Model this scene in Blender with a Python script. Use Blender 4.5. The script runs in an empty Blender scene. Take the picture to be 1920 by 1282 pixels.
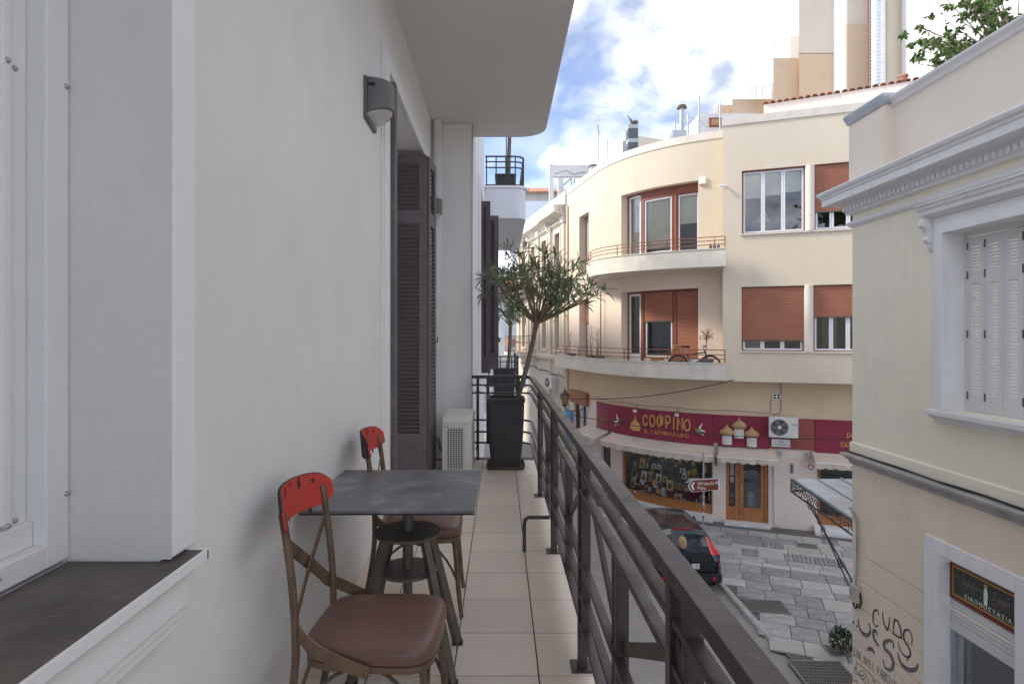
import bpy, math, random
from mathutils import Vector, Matrix
R = math.radians
random.seed(7)
scene = bpy.context.scene
COL = scene.collection

# ------------------------------------------------------------------ camera
FPX, CX, CY, EYE = 1110.0, 938.0, 630.0, 6.4      # focal length in photo pixels, vanishing point, eye height above street
cam_data = bpy.data.cameras.new('camera')
cam = bpy.data.objects.new('camera', cam_data)
COL.objects.link(cam)
cam.location = (0, 0, EYE)
cam.rotation_euler = (R(90), 0, 0)
cam_data.sensor_width = 36
cam_data.lens = 36 * FPX / 1920
cam_data.shift_x = (960 - CX) / 1920
cam_data.shift_y = -(641 - CY) / 1920
cam_data.clip_start = 0.05
cam_data.clip_end = 3000
scene.camera = cam

# ------------------------------------------------------------------ sky and sun
SUN_DIR = Vector((-0.80, 0.06, 0.60)).normalized()       # towards the sun
elev = math.asin(SUN_DIR.z)
world = bpy.data.worlds.new('World')
scene.world = world
world.use_nodes = True
nt = world.node_tree
nt.nodes.clear()
def wn(t, **k):
    n = nt.nodes.new(t)
    for a, b in k.items():
        setattr(n, a, b)
    return n
out = wn('ShaderNodeOutputWorld')
bg = wn('ShaderNodeBackground')
bg.inputs['Strength'].default_value = 0.05
sky = wn('ShaderNodeTexSky', sky_type='NISHITA')
sky.sun_disc = False
sky.sun_elevation = elev
sky.sun_rotation = math.atan2(SUN_DIR.x, SUN_DIR.y)
sky.air_density = 0.6
sky.altitude = 4500
sky.dust_density = 0.7
sky.ozone_density = 1.3
tc = wn('ShaderNodeTexCoord')
sep = wn('ShaderNodeSeparateXYZ')
nt.links.new(tc.outputs['Generated'], sep.inputs[0])
zz = wn('ShaderNodeMath', operation='ADD'); zz.inputs[1].default_value = 0.35
zc = wn('ShaderNodeMath', operation='MAXIMUM'); zc.inputs[1].default_value = 0.08
nt.links.new(sep.outputs['Z'], zz.inputs[0]); nt.links.new(zz.outputs[0], zc.inputs[0])
dx = wn('ShaderNodeMath', operation='DIVIDE'); dy = wn('ShaderNodeMath', operation='DIVIDE')
nt.links.new(sep.outputs['X'], dx.inputs[0]); nt.links.new(zc.outputs[0], dx.inputs[1])
nt.links.new(sep.outputs['Y'], dy.inputs[0]); nt.links.new(zc.outputs[0], dy.inputs[1])
cmb = wn('ShaderNodeCombineXYZ')
nt.links.new(dx.outputs[0], cmb.inputs[0]); nt.links.new(dy.outputs[0], cmb.inputs[1])
cl = wn('ShaderNodeTexNoise')
cl.inputs['Scale'].default_value = 2.1; cl.inputs['Detail'].default_value = 9; cl.inputs['Roughness'].default_value = 0.54
cl.inputs['Distortion'].default_value = 0.25
mp = wn('ShaderNodeMapping'); mp.inputs['Location'].default_value = (11.62, 3.2, 0)
nt.links.new(cmb.outputs[0], mp.inputs[0]); nt.links.new(mp.outputs[0], cl.inputs['Vector'])
ramp = wn('ShaderNodeValToRGB')
ramp.color_ramp.elements[0].position = 0.40; ramp.color_ramp.elements[0].color = (0.09, 0.09, 0.09, 1)
ramp.color_ramp.elements[1].position = 0.70; ramp.color_ramp.elements[1].color = (1, 1, 1, 1)
nt.links.new(cl.outputs['Fac'], ramp.inputs[0])
cn = wn('ShaderNodeTexNoise'); cn.inputs['Scale'].default_value = 5; cn.inputs['Detail'].default_value = 6
nt.links.new(mp.outputs[0], cn.inputs['Vector'])
cr = wn('ShaderNodeValToRGB')
cr.color_ramp.elements[0].position = 0.36; cr.color_ramp.elements[0].color = (1.9, 1.98, 2.1, 1)
cr.color_ramp.elements[1].position = 0.72; cr.color_ramp.elements[1].color = (10.6, 10.05, 9.3, 1)
nt.links.new(cn.outputs['Fac'], cr.inputs[0])
mix = wn('ShaderNodeMix', data_type='RGBA')
nt.links.new(ramp.outputs[0], mix.inputs['Factor'])
nt.links.new(sky.outputs[0], mix.inputs['A']); nt.links.new(cr.outputs[0], mix.inputs['B'])
nt.links.new(mix.outputs['Result'], bg.inputs['Color'])
nt.links.new(bg.outputs[0], out.inputs[0])

sd = bpy.data.lights.new('sun', 'SUN')
sd.energy = 0.5
sd.angle = R(10)
sd.color = (1.0, 0.93, 0.83)
sun = bpy.data.objects.new('sun', sd)
COL.objects.link(sun)
sun.rotation_euler = SUN_DIR.to_track_quat('Z', 'Y').to_euler()
sun.location = (-20, 10, 40)
vs = scene.view_settings
vs.view_transform = 'Standard'
vs.look = 'None'
vs.exposure = 3.22
vs.gamma = 1.0
scene.cycles.max_bounces = 14
scene.cycles.diffuse_bounces = 10
scene.cycles.transparent_max_bounces = 16
scene.cycles.use_denoising = True

# ------------------------------------------------------------------ helpers
ORG = {}
class MB:
    """collects faces, then becomes one mesh object"""
    def __init__(s):
        s.v = []; s.f = []; s.s = []
    def add(s, vs, fs, smooth=False):
        b = len(s.v)
        s.v.extend([tuple(p) for p in vs])
        for f in fs:
            s.f.append(tuple(b + i for i in f)); s.s.append(smooth)
    def box(s, x0, x1, y0, y1, z0, z1):
        s.add([(x0,y0,z0),(x1,y0,z0),(x1,y1,z0),(x0,y1,z0),(x0,y0,z1),(x1,y0,z1),(x1,y1,z1),(x0,y1,z1)],
              [(3,2,1,0),(4,5,6,7),(0,1,5,4),(1,2,6,5),(2,3,7,6),(3,0,4,7)])
        return s
    def hexa(s, a, b):
        """two loops of points (same count): closed prism"""
        n = len(a)
        s.add(list(a) + list(b), [tuple(range(n))[::-1], tuple(range(n, 2*n))] + [(i, (i+1) % n, n + (i+1) % n, n + i) for i in range(n)])
        return s
    def obox(s, c, size, rot=None):
        hx, hy, hz = size[0]/2, size[1]/2, size[2]/2
        m = rot or Matrix.Identity(3); c = Vector(c)
        vs = [c + m @ Vector(p) for p in [(-hx,-hy,-hz),(hx,-hy,-hz),(hx,hy,-hz),(-hx,hy,-hz),(-hx,-hy,hz),(hx,-hy,hz),(hx,hy,hz),(-hx,hy,hz)]]
        s.add(vs, [(3,2,1,0),(4,5,6,7),(0,1,5,4),(1,2,6,5),(2,3,7,6),(3,0,4,7)])
        return s
    def bar(s, p, q, w, h, side=None):
        """rectangular bar p->q; w across `side`, h across the third axis"""
        p, q = Vector(p), Vector(q); d = (q - p).normalized()
        sd = Vector(side) if side is not None else (Vector((0,0,1)).cross(d) if abs(d.z) < .99 else Vector((1,0,0)))
        sd = (sd - d * sd.dot(d)).normalized(); up = d.cross(sd)
        a = [p + sd*i*w/2 + up*j*h/2 for i, j in ((-1,-1),(1,-1),(1,1),(-1,1))]
        b = [v + (q - p) for v in a]
        return s.hexa(a, b)
    def tube(s, pts, r, n=8, closed=False, caps=True, smooth=True):
        pts = [Vector(p) for p in pts]; m = len(pts)
        rs = r if isinstance(r, (list, tuple)) else [r]*m
        tans = []
        for i in range(m):
            a = pts[i-1] if (i > 0 or closed) else pts[i]
            b = pts[(i+1) % m] if (i < m-1 or closed) else pts[i]
            t = b - a
            tans.append(t.normalized() if t.length > 1e-9 else Vector((0,0,1)))
        ref = Vector((0,0,1)) if abs(tans[0].z) < .9 else Vector((1,0,0))
        nrm = (ref - tans[0]*ref.dot(tans[0])).normalized()
        vs = []
        for i in range(m):
            nrm = nrm - tans[i]*nrm.dot(tans[i])
            nrm = nrm.normalized() if nrm.length > 1e-6 else tans[i].orthogonal().normalized()
            bi = tans[i].cross(nrm)
            for k in range(n):
                a = 2*math.pi*k/n
                vs.append(pts[i] + (nrm*math.cos(a) + bi*math.sin(a))*rs[i])
        fs = []
        for i in range(m if closed else m-1):
            j = (i+1) % m
            for k in range(n):
                fs.append((i*n+k, i*n+(k+1) % n, j*n+(k+1) % n, j*n+k))
        s.add(vs, fs, smooth)
        if caps and not closed:
            s.add(vs[:n], [tuple(range(n))[::-1]]); s.add(vs[-n:], [tuple(range(n))])
        return s
    def strip(s, pts, w, t, side):
        """flat band following pts: width w along `side` (vector or list), thickness t"""
        pts = [Vector(p) for p in pts]; m = len(pts); vs = []
        for i in range(m):
            a = pts[max(0, i-1)]; b = pts[min(m-1, i+1)]
            d = (b-a).normalized()
            sv = Vector(side[i] if isinstance(side, list) else side)
            sv = (sv - d*sv.dot(d)).normalized(); up = d.cross(sv)
            for q, e in ((-1,-1),(1,-1),(1,1),(-1,1)):
                vs.append(pts[i] + sv*q*w/2 + up*e*t/2)
        fs = [(3,2,1,0), tuple(4*(m-1)+k for k in range(4))]
        for i in range(m-1):
            for k in range(4):
                fs.append((4*i+k, 4*i+(k+1) % 4, 4*i+4+(k+1) % 4, 4*i+4+k))
        s.add(vs, fs)
        return s
    def lathe(s, prof, c=(0,0,0), n=20, smooth=True, axis='z', sq=(1,1)):
        cx, cy, cz = c; vs = []; fs = []
        for r, z in prof:
            for k in range(n):
                a = 2*math.pi*k/n
                x, y = r*math.cos(a)*sq[0], r*math.sin(a)*sq[1]
                if axis == 'z': vs.append((cx+x, cy+y, cz+z))
                elif axis == 'x': vs.append((cx+z, cy+x, cz+y))
                else: vs.append((cx+x, cy+z, cz+y))
        m = len(prof)
        for i in range(m-1):
            for k in range(n):
                fs.append((i*n+k, i*n+(k+1) % n, (i+1)*n+(k+1) % n, (i+1)*n+k))
        s.add(vs, fs, smooth)
        s.add(vs[:n], [tuple(range(n))[::-1]]); s.add(vs[-n:], [tuple(range(n))])
        return s
    def xform(s, m, start=0):
        for i in range(start, len(s.v)):
            s.v[i] = tuple(m @ Vector(s.v[i]))
        return s
    def mesh(s, name, mat):
        me = bpy.data.meshes.new(name)
        me.from_pydata(s.v, [], s.f)
        me.polygons.foreach_set('use_smooth', s.s)
        if mat: me.materials.append(mat)
        me.update()
        return me
    def build(s, name, mat, parent=None, label=None, cat=None, group=None, kind=None, bevel=0, local=False, sharp=True):
        o = bpy.data.objects.new(name, s.mesh(name, mat))
        COL.objects.link(o)
        ORG[o] = Vector((0,0,0))
        if parent is not None:
            o.parent = parent
            if not local: o.location = -ORG[parent]
            else: ORG[o] = Vector((0,0,0))
        tag(o, label, cat, group, kind)
        if bevel:
            b = o.modifiers.new('bevel', 'BEVEL'); b.width = bevel; b.segments = 2; b.limit_method = 'ANGLE'; b.angle_limit = R(40)
            b.harden_normals = False
        if any(s.s) and sharp:
            es = o.modifiers.new('split', 'EDGE_SPLIT'); es.split_angle = R(42)
        return o
def tag(o, label=None, cat=None, group=None, kind=None):
    if label: o['label'] = label
    if cat: o['category'] = cat
    if group: o['group'] = group
    if kind: o['kind'] = kind
    return o
def thing(name, label, cat, loc=(0,0,0), group=None, rotz=0):
    o = bpy.data.objects.new(name, None)
    o.empty_display_size = 0.1
    COL.objects.link(o)
    o.location = loc; o.rotation_euler = (0, 0, rotz)
    ORG[o] = Vector(loc)
    return tag(o, label, cat, group)
def inst(mesh, name, parent, loc=(0,0,0), rot=(0,0,0), scale=(1,1,1), world=True):
    o = bpy.data.objects.new(name, mesh)
    COL.objects.link(o)
    o.parent = parent
    o.location = Vector(loc) - (ORG[parent] if (world and parent is not None) else Vector((0,0,0)))
    o.rotation_euler = rot; o.scale = scale
    ORG[o] = Vector(loc)
    return o
def dup(o, loc=None, rotz=None, label=None, group=None, parent=None):
    c = o.copy(); COL.objects.link(c)
    ORG[c] = Vector(ORG.get(o, (0,0,0)))
    if parent is not None: c.parent = parent
    if loc is not None: c.location = loc; ORG[c] = Vector(loc)
    if rotz is not None: c.rotation_euler = (0, 0, rotz)
    if label: c['label'] = label
    if group: c['group'] = group
    for ch in [x for x in o.children]:
        dup(ch, parent=c)
    return c

class Path:
    """a wall line in plan, followed left to right as seen from the open side; at(u, d): u along it, d out of it"""
    def __init__(s, pts, smooth=False):
        s.p = [Vector((x, y)) for x, y in pts]
        s.L = [0]
        for a, b in zip(s.p, s.p[1:]): s.L.append(s.L[-1] + (b-a).length)
        sn = []
        for a, b in zip(s.p, s.p[1:]):
            d = (b-a).normalized(); sn.append(Vector((d.y, -d.x)))
        s.n = []
        for i in range(len(s.p)):
            a = sn[max(0, i-1)]; b = sn[min(len(sn)-1, i)]
            m = (a+b).normalized()
            s.n.append(m / max(.3, m.dot(a)) if smooth or True else m)
    def at(s, u, d=0.0):
        i = 0
        while i < len(s.p)-2 and u > s.L[i+1]: i += 1
        t = (u - s.L[i]) / (s.L[i+1] - s.L[i])
        q = s.p[i].lerp(s.p[i+1], t)
        tn = min(1, max(0, t))
        return q + s.n[i].lerp(s.n[i+1], tn) * d
    def P(s, u, z, d=0.0):
        q = s.at(u, d)
        return Vector((q.x, q.y, z))
    def nrm(s, u):
        return (s.at(u, 1) - s.at(u, 0)).normalized()
    def us(s, u0, u1):
        return [u0] + [l for l in s.L if u0 + 1e-4 < l < u1 - 1e-4] + [u1]
    def px(s, px, py=None, d=0.0):
        """where the line of sight through a photo point meets this wall: (u, z)"""
        k = (px - CX) / FPX; best = None
        N = 600
        prev = None
        for i in range(N+1):
            u = -0.3 + (s.L[-1]+.6)*i/N; q = s.at(u, d); g = q.x - k*q.y
            if prev is not None and (g >= 0) != (prev[1] >= 0):
                t = prev[1] / (prev[1] - g); u2 = prev[0] + (u - prev[0])*t
                q2 = s.at(u2, d)
                if q2.y > 0 and (best is None or q2.y < best[1]): best = (u2, q2.y)
            prev = (u, g)
        if best is None: raise ValueError('no hit %s' % px)
        return best[0], (EYE - (py - CY)/FPX*best[1] if py is not None else best[1])
def pbox(mb, path, u0, u1, z0, z1, d0, d1):
    U = path.us(u0, u1); n = len(U); vs = []
    for u in U:
        for z, d in ((z0,d0),(z0,d1),(z1,d1),(z1,d0)): vs.append(path.P(u, z, d))
    fs = [(0,1,2,3), tuple(4*(n-1)+k for k in (3,2,1,0))]
    for i in range(n-1):
        for k in range(4): fs.append((4*i+k, 4*i+4+k, 4*i+4+(k+1) % 4, 4*i+(k+1) % 4))
    mb.add(vs, fs)
    return mb
def molding(mb, path, u0, u1, prof, smooth=False):
    """closed profile of (d, z) swept along the path"""
    U = path.us(u0, u1); n = len(U); m = len(prof)
    vs = [path.P(u, z, d) for u in U for d, z in prof]
    fs = [tuple(range(m)), tuple((n-1)*m + k for k in range(m))[::-1]]
    for i in range(n-1):
        for k in range(m): fs.append((i*m+k, (i+1)*m+k, (i+1)*m+(k+1) % m, i*m+(k+1) % m))
    mb.add(vs, fs)
    return mb
def pwall(mb, path, u0, u1, z0, z1, holes=(), depth=0.2, d=0.0, back=True):
    """wall face with openings (ua, ub, za, zb) and their reveals"""
    ub = sorted(set(path.us(u0, u1) + [x for h in holes for x in h[:2]]))
    zb = sorted(set([z0, z1] + [x for h in holes for x in h[2:4]]))
    inside = lambda u, z: any(h[0] < u < h[1] and h[2] < z < h[3] for h in holes)
    for a, b in zip(ub, ub[1:]):
        for c, e in zip(zb, zb[1:]):
            if b - a < 1e-5 or e - c < 1e-5 or inside((a+b)/2, (c+e)/2): continue
            mb.add([path.P(a,c,d), path.P(b,c,d), path.P(b,e,d), path.P(a,e,d)], [(0,1,2,3)])
    for h in holes:
        U = path.us(h[0], h[1])
        for a, b in zip(U, U[1:]):
            for z, fl in ((h[2], 1), (h[3], 0)):
                q = [path.P(a,z,d), path.P(b,z,d), path.P(b,z,d-depth), path.P(a,z,d-depth)]
                mb.add(q, [(3,2,1,0) if fl else (0,1,2,3)])
        for u, fl in ((h[0], 0), (h[1], 1)):
            q = [path.P(u,h[2],d), path.P(u,h[3],d), path.P(u,h[3],d-depth), path.P(u,h[2],d-depth)]
            mb.add(q, [(0,1,2,3) if fl else (3,2,1,0)])
    return mb
def ground_px(px, py, z=0.0):
    y = (EYE - z)*FPX/(py - CY)
    return Vector(((px - CX)/FPX*y, y, z))
def at_px(px, py, y):
    return Vector(((px - CX)/FPX*y, y, EYE - (py - CY)/FPX*y))
def bez(p0, p1, p2, p3, n=10):
    p0, p1, p2, p3 = map(Vector, (p0, p1, p2, p3)); o = []
    for i in range(n+1):
        t = i/n; a = 1-t
        o.append(p0*a**3 + p1*3*a*a*t + p2*3*a*t*t + p3*t**3)
    return o
def sag(p, q, drop, n=12):
    p, q = Vector(p), Vector(q)
    return [p.lerp(q, i/n) - Vector((0,0,drop*4*(i/n)*(1-i/n))) for i in range(n+1)]
def text_mesh(txt, size, depth=0.01, font_shear=0, align='LEFT', spacing=1.0, offset=0.0):
    """flat lettering in the xz-plane facing -y"""
    c = bpy.data.curves.new('lettering', 'FONT')
    c.body = txt; c.size = size; c.extrude = depth/2; c.align_x = align; c.space_character = spacing; c.offset = offset; c.shear = font_shear
    c.resolution_u = 3
    o = bpy.data.objects.new('lettering', c); COL.objects.link(o)
    dg = bpy.context.evaluated_depsgraph_get()
    me = bpy.data.meshes.new_from_object(o.evaluated_get(dg))
    bpy.data.objects.remove(o)
    me.transform(Matrix.Rotation(R(90), 4, 'X'))
    return me
def place_text(me, name, mat, parent, loc, ang, label=None, scale=(1,1,1)):
    me.materials.clear(); me.materials.append(mat)
    o = bpy.data.objects.new(name, me); COL.objects.link(o)
    m = Matrix.Translation(Vector(loc)) @ Matrix.Rotation(ang, 4, 'Z') @ Matrix.Diagonal((scale[0], scale[1], scale[2], 1))
    me.transform(m)
    o.parent = parent; o.location = -ORG[parent]; ORG[o] = Vector((0,0,0))
    if label: o['label'] = label
    return o

# ------------------------------------------------------------------ materials
def mat(name, col, rough=0.75, var=0.06, scale=2.0, bump=0.0, bscale=80.0, metal=0.0, streak=0.0, rnd=0.0, stain=0.0, staincol=None, spec=0.4, spots=0.0, spotscale=30, coat=0.0, sheen_noise=0.0, emit=None, stainscale=1.3, world=False):
    m = bpy.data.materials.new(name); m.use_nodes = True
    t = m.node_tree; N = t.nodes; Lk = t.links
    b = N['Principled BSDF']
    b.inputs['Roughness'].default_value = rough
    b.inputs['Metallic'].default_value = metal
    b.inputs['Specular IOR Level'].default_value = spec
    if coat: b.inputs['Coat Weight'].default_value = coat; b.inputs['Coat Roughness'].default_value = 0.05
    tcn = N.new('ShaderNodeTexCoord')
    if world:
        geo_ = N.new('ShaderNodeNewGeometry')
        class _T: outputs = {'Object': geo_.outputs['Position']}
        tcn = _T
    no = N.new('ShaderNodeTexNoise'); no.inputs['Scale'].default_value = scale; no.inputs['Detail'].default_value = 7; no.inputs['Roughness'].default_value = 0.6
    Lk.new(tcn.outputs['Object'], no.inputs['Vector'])
    def mixrgb(fac, A, B, blend='MIX'):
        x = N.new('ShaderNodeMix'); x.data_type = 'RGBA'; x.blend_type = blend
        for k, val in (('Factor', fac), ('A', A), ('B', B)):
            if isinstance(val, (int, float)): x.inputs[k].default_value = val
            elif isinstance(val, tuple): x.inputs[k].default_value = (*val, 1)
            else: Lk.new(val, x.inputs[k])
        return x.outputs['Result']
    lo = tuple(max(0, c*(1-var)) for c in col); hi = tuple(min(1, c*(1+var)) for c in col)
    rr = N.new('ShaderNodeMapRange'); rr.inputs['From Min'].default_value = 0.3; rr.inputs['From Max'].default_value = 0.7
    Lk.new(no.outputs['Fac'], rr.inputs['Value'])
    c = mixrgb(rr.outputs[0], lo, hi)
    def mask(sc, lo_, hi_, det=8, vec=None, rgh=0.65):
        n2 = N.new('ShaderNodeTexNoise'); n2.inputs['Scale'].default_value = sc; n2.inputs['Detail'].default_value = det; n2.inputs['Roughness'].default_value = rgh
        Lk.new(vec or tcn.outputs['Object'], n2.inputs['Vector'])
        q = N.new('ShaderNodeMapRange'); q.inputs['From Min'].default_value = lo_; q.inputs['From Max'].default_value = hi_
        Lk.new(n2.outputs['Fac'], q.inputs['Value']); return q.outputs[0]
    def times(x, k):
        q = N.new('ShaderNodeMath'); q.operation = 'MULTIPLY'; Lk.new(x, q.inputs[0]); q.inputs[1].default_value = k; return q.outputs[0]
    dirt = staincol or tuple(x*0.45 for x in col)
    if stain: c = mixrgb(times(mask(stainscale, 0.52, 0.72), stain), c, dirt)
    if streak:
        mpn = N.new('ShaderNodeMapping'); mpn.inputs['Scale'].default_value = (5, 5, 0.35)
        Lk.new(tcn.outputs['Object'], mpn.inputs[0])
        c = mixrgb(times(mask(1.6, 0.5, 0.75, vec=mpn.outputs[0]), streak), c, dirt)
    if spots: c = mixrgb(times(mask(spotscale, 0.64, 0.70, 3), spots), c, staincol or tuple(x*0.3 for x in col))
    if rnd:
        oi = N.new('ShaderNodeObjectInfo'); q = N.new('ShaderNodeMapRange'); q.inputs['To Min'].default_value = 1-rnd; q.inputs['To Max'].default_value = 1+rnd
        Lk.new(oi.outputs['Random'], q.inputs['Value'])
        cc = N.new('ShaderNodeCombineColor')
        for i in range(3): Lk.new(q.outputs[0], cc.inputs[i])
        c = mixrgb(1.0, c, cc.outputs[0], 'MULTIPLY')
    Lk.new(c, b.inputs['Base Color'])
    if sheen_noise:
        q = N.new('ShaderNodeMapRange'); q.inputs['To Min'].default_value = max(0.02, rough - sheen_noise); q.inputs['To Max'].default_value = min(1, rough + sheen_noise)
        Lk.new(rr.outputs[0], q.inputs['Value']); Lk.new(q.outputs[0], b.inputs['Roughness'])
    if bump:
        bn = N.new('ShaderNodeTexNoise'); bn.inputs['Scale'].default_value = bscale; bn.inputs['Detail'].default_value = 5
        Lk.new(tcn.outputs['Object'], bn.inputs['Vector'])
        bu = N.new('ShaderNodeBump'); bu.inputs['Strength'].default_value = bump; bu.inputs['Distance'].default_value = 0.01
        Lk.new(bn.outputs['Fac'], bu.inputs['Height']); Lk.new(bu.outputs[0], b.inputs['Normal'])
    if emit:
        b.inputs['Emission Color'].default_value = (*emit[0], 1); b.inputs['Emission Strength'].default_value = emit[1]
    return m
def glassmat(name, tint=(0.9, 0.95, 0.95), refl=1.0, rough=0.02):
    m = bpy.data.materials.new(name); m.use_nodes = True
    t = m.node_tree; N = t.nodes; Lk = t.links; N.clear()
    o = N.new('ShaderNodeOutputMaterial'); mx = N.new('ShaderNodeMixShader')
    tr = N.new('ShaderNodeBsdfTransparent'); tr.inputs[0].default_value = (*tint, 1)
    gl = N.new('ShaderNodeBsdfGlossy'); gl.inputs['Roughness'].default_value = rough; gl.inputs[0].default_value = (0.95, 0.97, 1, 1)
    fr = N.new('ShaderNodeFresnel'); fr.inputs[0].default_value = 1.52
    ma = N.new('ShaderNodeMath'); ma.operation = 'MULTIPLY_ADD'; ma.inputs[1].default_value = 1.5*refl; ma.inputs[2].default_value = 0.05*refl
    ma.use_clamp = True
    Lk.new(fr.outputs[0], ma.inputs[0]); Lk.new(ma.outputs[0], mx.inputs[0])
    Lk.new(tr.outputs[0], mx.inputs[1]); Lk.new(gl.outputs[0], mx.inputs[2]); Lk.new(mx.outputs[0], o.inputs[0])
    return m
M = {}
def dm(k, *a, **kw): M[k] = mat(k, *a, **kw)
dm('own_wall', (0.775, 0.76, 0.74), 0.85, 0.05, 0.9, bump=0.20, bscale=75, stain=0.22, staincol=(0.64, 0.60, 0.57), stainscale=2.2, streak=0.08)
dm('own_trim', (0.82, 0.815, 0.81), 0.7, 0.02, 3, bump=0.16, bscale=50)
dm('own_reveal', (0.70, 0.68, 0.645), 0.85, 0.04, 2.5, bump=0.22, bscale=38, stain=0.12, staincol=(0.45, 0.42, 0.38))
dm('soffit', (0.78, 0.745, 0.715), 0.9, 0.03, 0.8, bump=0.10, bscale=40)
dm('sill_stone', (0.105, 0.09, 0.085), 0.6, 0.35, 5, bump=0.3, bscale=70, stain=0.75, staincol=(0.23, 0.16, 0.12), spots=0.8, spotscale=26, stainscale=3)
dm('pvc', (0.78, 0.775, 0.765), 0.32, 0.02, 4, streak=0.05)
dm('screw', (0.45, 0.42, 0.38), 0.45, metal=0.7)
dm('shutter_purple', (0.155, 0.130, 0.134), 0.6, 0.14, 6, bump=0.12, bscale=70, spots=0.35, spotscale=9, staincol=(0.24, 0.19, 0.17))
dm('shutter_old', (0.085, 0.068, 0.075), 0.7, 0.2, 6, bump=0.2, bscale=60, stain=0.5, staincol=(0.20, 0.14, 0.11))
dm('iron', (0.056, 0.042, 0.042), 0.42, 0.18, 7, bump=0.10, bscale=90, stain=0.22, staincol=(0.19, 0.165, 0.16), spots=0.55, spotscale=42, sheen_noise=0.12)
dm('tile', (0.74, 0.64, 0.54), 0.36, 0.035, 6, bump=0.03, bscale=70, rnd=0.06, sheen_noise=0.0, world=True, stain=0.03, staincol=(0.55,0.43,0.35), stainscale=5, spots=0.06, spotscale=90)
dm('grout', (0.13, 0.11, 0.10), 0.9)
dm('lamp_body', (0.13, 0.13, 0.125), 0.45, 0.06, 8)
dm('lamp_glass', (0.72, 0.72, 0.72), 0.3)
dm('pipe', (0.66, 0.65, 0.645), 0.5, 0.04, 4)
dm('cable', (0.33, 0.31, 0.29), 0.7)
dm('black_cable', (0.03, 0.03, 0.03), 0.6)
dm('ac_white', (0.68, 0.67, 0.63), 0.5, 0.04, 5, streak=0.12)
dm('dark', (0.012, 0.012, 0.013), 0.8)
dm('wicker', (0.042, 0.043, 0.047), 0.55, 0.15, 9)
dm('saucer', (0.10, 0.075, 0.055), 0.7, 0.3, 10)
dm('soil', (0.045, 0.033, 0.025), 0.95, 0.3, 30, bump=0.8, bscale=60)
dm('bark', (0.165, 0.135, 0.11), 0.85, 0.35, 16, bump=0.6, bscale=60)
dm('twig', (0.23, 0.17, 0.12), 0.8, 0.2, 16)
dm('oleander', (0.225, 0.275, 0.15), 0.45, 0.40, 5)
dm('tree_leaf', (0.11, 0.19, 0.05), 0.5, 0.4, 3)
dm('bush_leaf', (0.07, 0.11, 0.045), 0.5, 0.4, 6)
dm('dry', (0.40, 0.24, 0.11), 0.8, 0.25, 20)
dm('slate_top', (0.14, 0.142, 0.15), 0.40, 0.25, 6, stain=0.75, staincol=(0.34, 0.345, 0.355), sheen_noise=0.1, stainscale=5)
dm('black_edge', (0.015, 0.015, 0.017), 0.5)
dm('gunmetal', (0.155, 0.135, 0.115), 0.42, 0.22, 9, metal=0.45, bump=0.05, sheen_noise=0.1)
dm('bronze', (0.18, 0.125, 0.085), 0.40, 0.35, 10, metal=0.45, stain=0.4, staincol=(0.05, 0.035, 0.03), sheen_noise=0.1)
dm('leather', (0.175, 0.10, 0.08), 0.36, 0.08, 8, bump=0.12, bscale=230, sheen_noise=0.06)
dm('red_paint', (0.52, 0.055, 0.04), 0.42, 0.08, 6)
dm('chipped', (0.035, 0.03, 0.03), 0.7, 0.4, 60)
dm('neigh_wall', (0.70, 0.71, 0.73), 0.85, 0.03, 1.5, bump=0.15)
dm('right_up', (0.85, 0.785, 0.645), 0.85, 0.03, 0.7, bump=0.12, bscale=60, stain=0.12, streak=0.12)
dm('right_low', (0.80, 0.685, 0.555), 0.85, 0.05, 1.0, bump=0.15, bscale=60, stain=0.15, streak=0.10)
dm('right_par', (0.81, 0.72, 0.615), 0.85, 0.04, 0.8, bump=0.1, stain=0.12, staincol=(0.5, 0.42, 0.40))
dm('grey_trim', (0.79, 0.785, 0.785), 0.7, 0.04, 2, bump=0.08, streak=0.16, staincol=(0.33, 0.31, 0.30))
dm('grey_shutter', (0.68, 0.675, 0.67), 0.5, 0.03, 5)
dm('belt_stone', (0.42, 0.39, 0.38), 0.8, 0.15, 4, stain=0.5, streak=0.4)
dm('cream', (0.63, 0.55, 0.425), 0.85, 0.03, 0.6, bump=0.08, stain=0.08, staincol=(0.52, 0.43, 0.32), streak=0.24)
dm('cream_wing', (0.69, 0.605, 0.475), 0.85, 0.03, 0.6, bump=0.08, stain=0.06, staincol=(0.53, 0.45, 0.34), streak=0.22)
dm('peach', (0.78, 0.64, 0.52), 0.85, 0.04, 0.8, bump=0.08, stain=0.10, streak=0.1)
dm('ochre', (0.68, 0.53, 0.365), 0.85, 0.05, 0.8, bump=0.08, stain=0.15)
dm('fascia', (0.72, 0.67, 0.58), 0.85, 0.05, 1.5, bump=0.15, stain=0.35, staincol=(0.40, 0.36, 0.31), streak=0.30)
dm('coping', (0.70, 0.64, 0.56), 0.85, 0.06, 2, stain=0.25, streak=0.2)
dm('pinkwall', (0.78, 0.67, 0.595), 0.85, 0.04, 1.0, stain=0.12)
dm('rustrail', (0.26, 0.085, 0.05), 0.6, 0.2, 12)
dm('roller', (0.37, 0.155, 0.10), 0.6, 0.06, 2, stain=0.15)
dm('brownframe', (0.23, 0.075, 0.045), 0.5, 0.12, 8)
dm('white_frame', (0.76, 0.77, 0.79), 0.4, 0.03, 5)
dm('blind', (0.82, 0.78, 0.64), 0.85)
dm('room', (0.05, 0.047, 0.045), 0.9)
dm('curtain', (0.32, 0.21, 0.13), 0.9, 0.3, 10)
dm('maroon', (0.25, 0.026, 0.058), 0.42, 0.10, 2.5, streak=0.25, staincol=(0.32, 0.07, 0.11))
dm('rust_panel', (0.30, 0.075, 0.065), 0.5, 0.12, 4)
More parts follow.
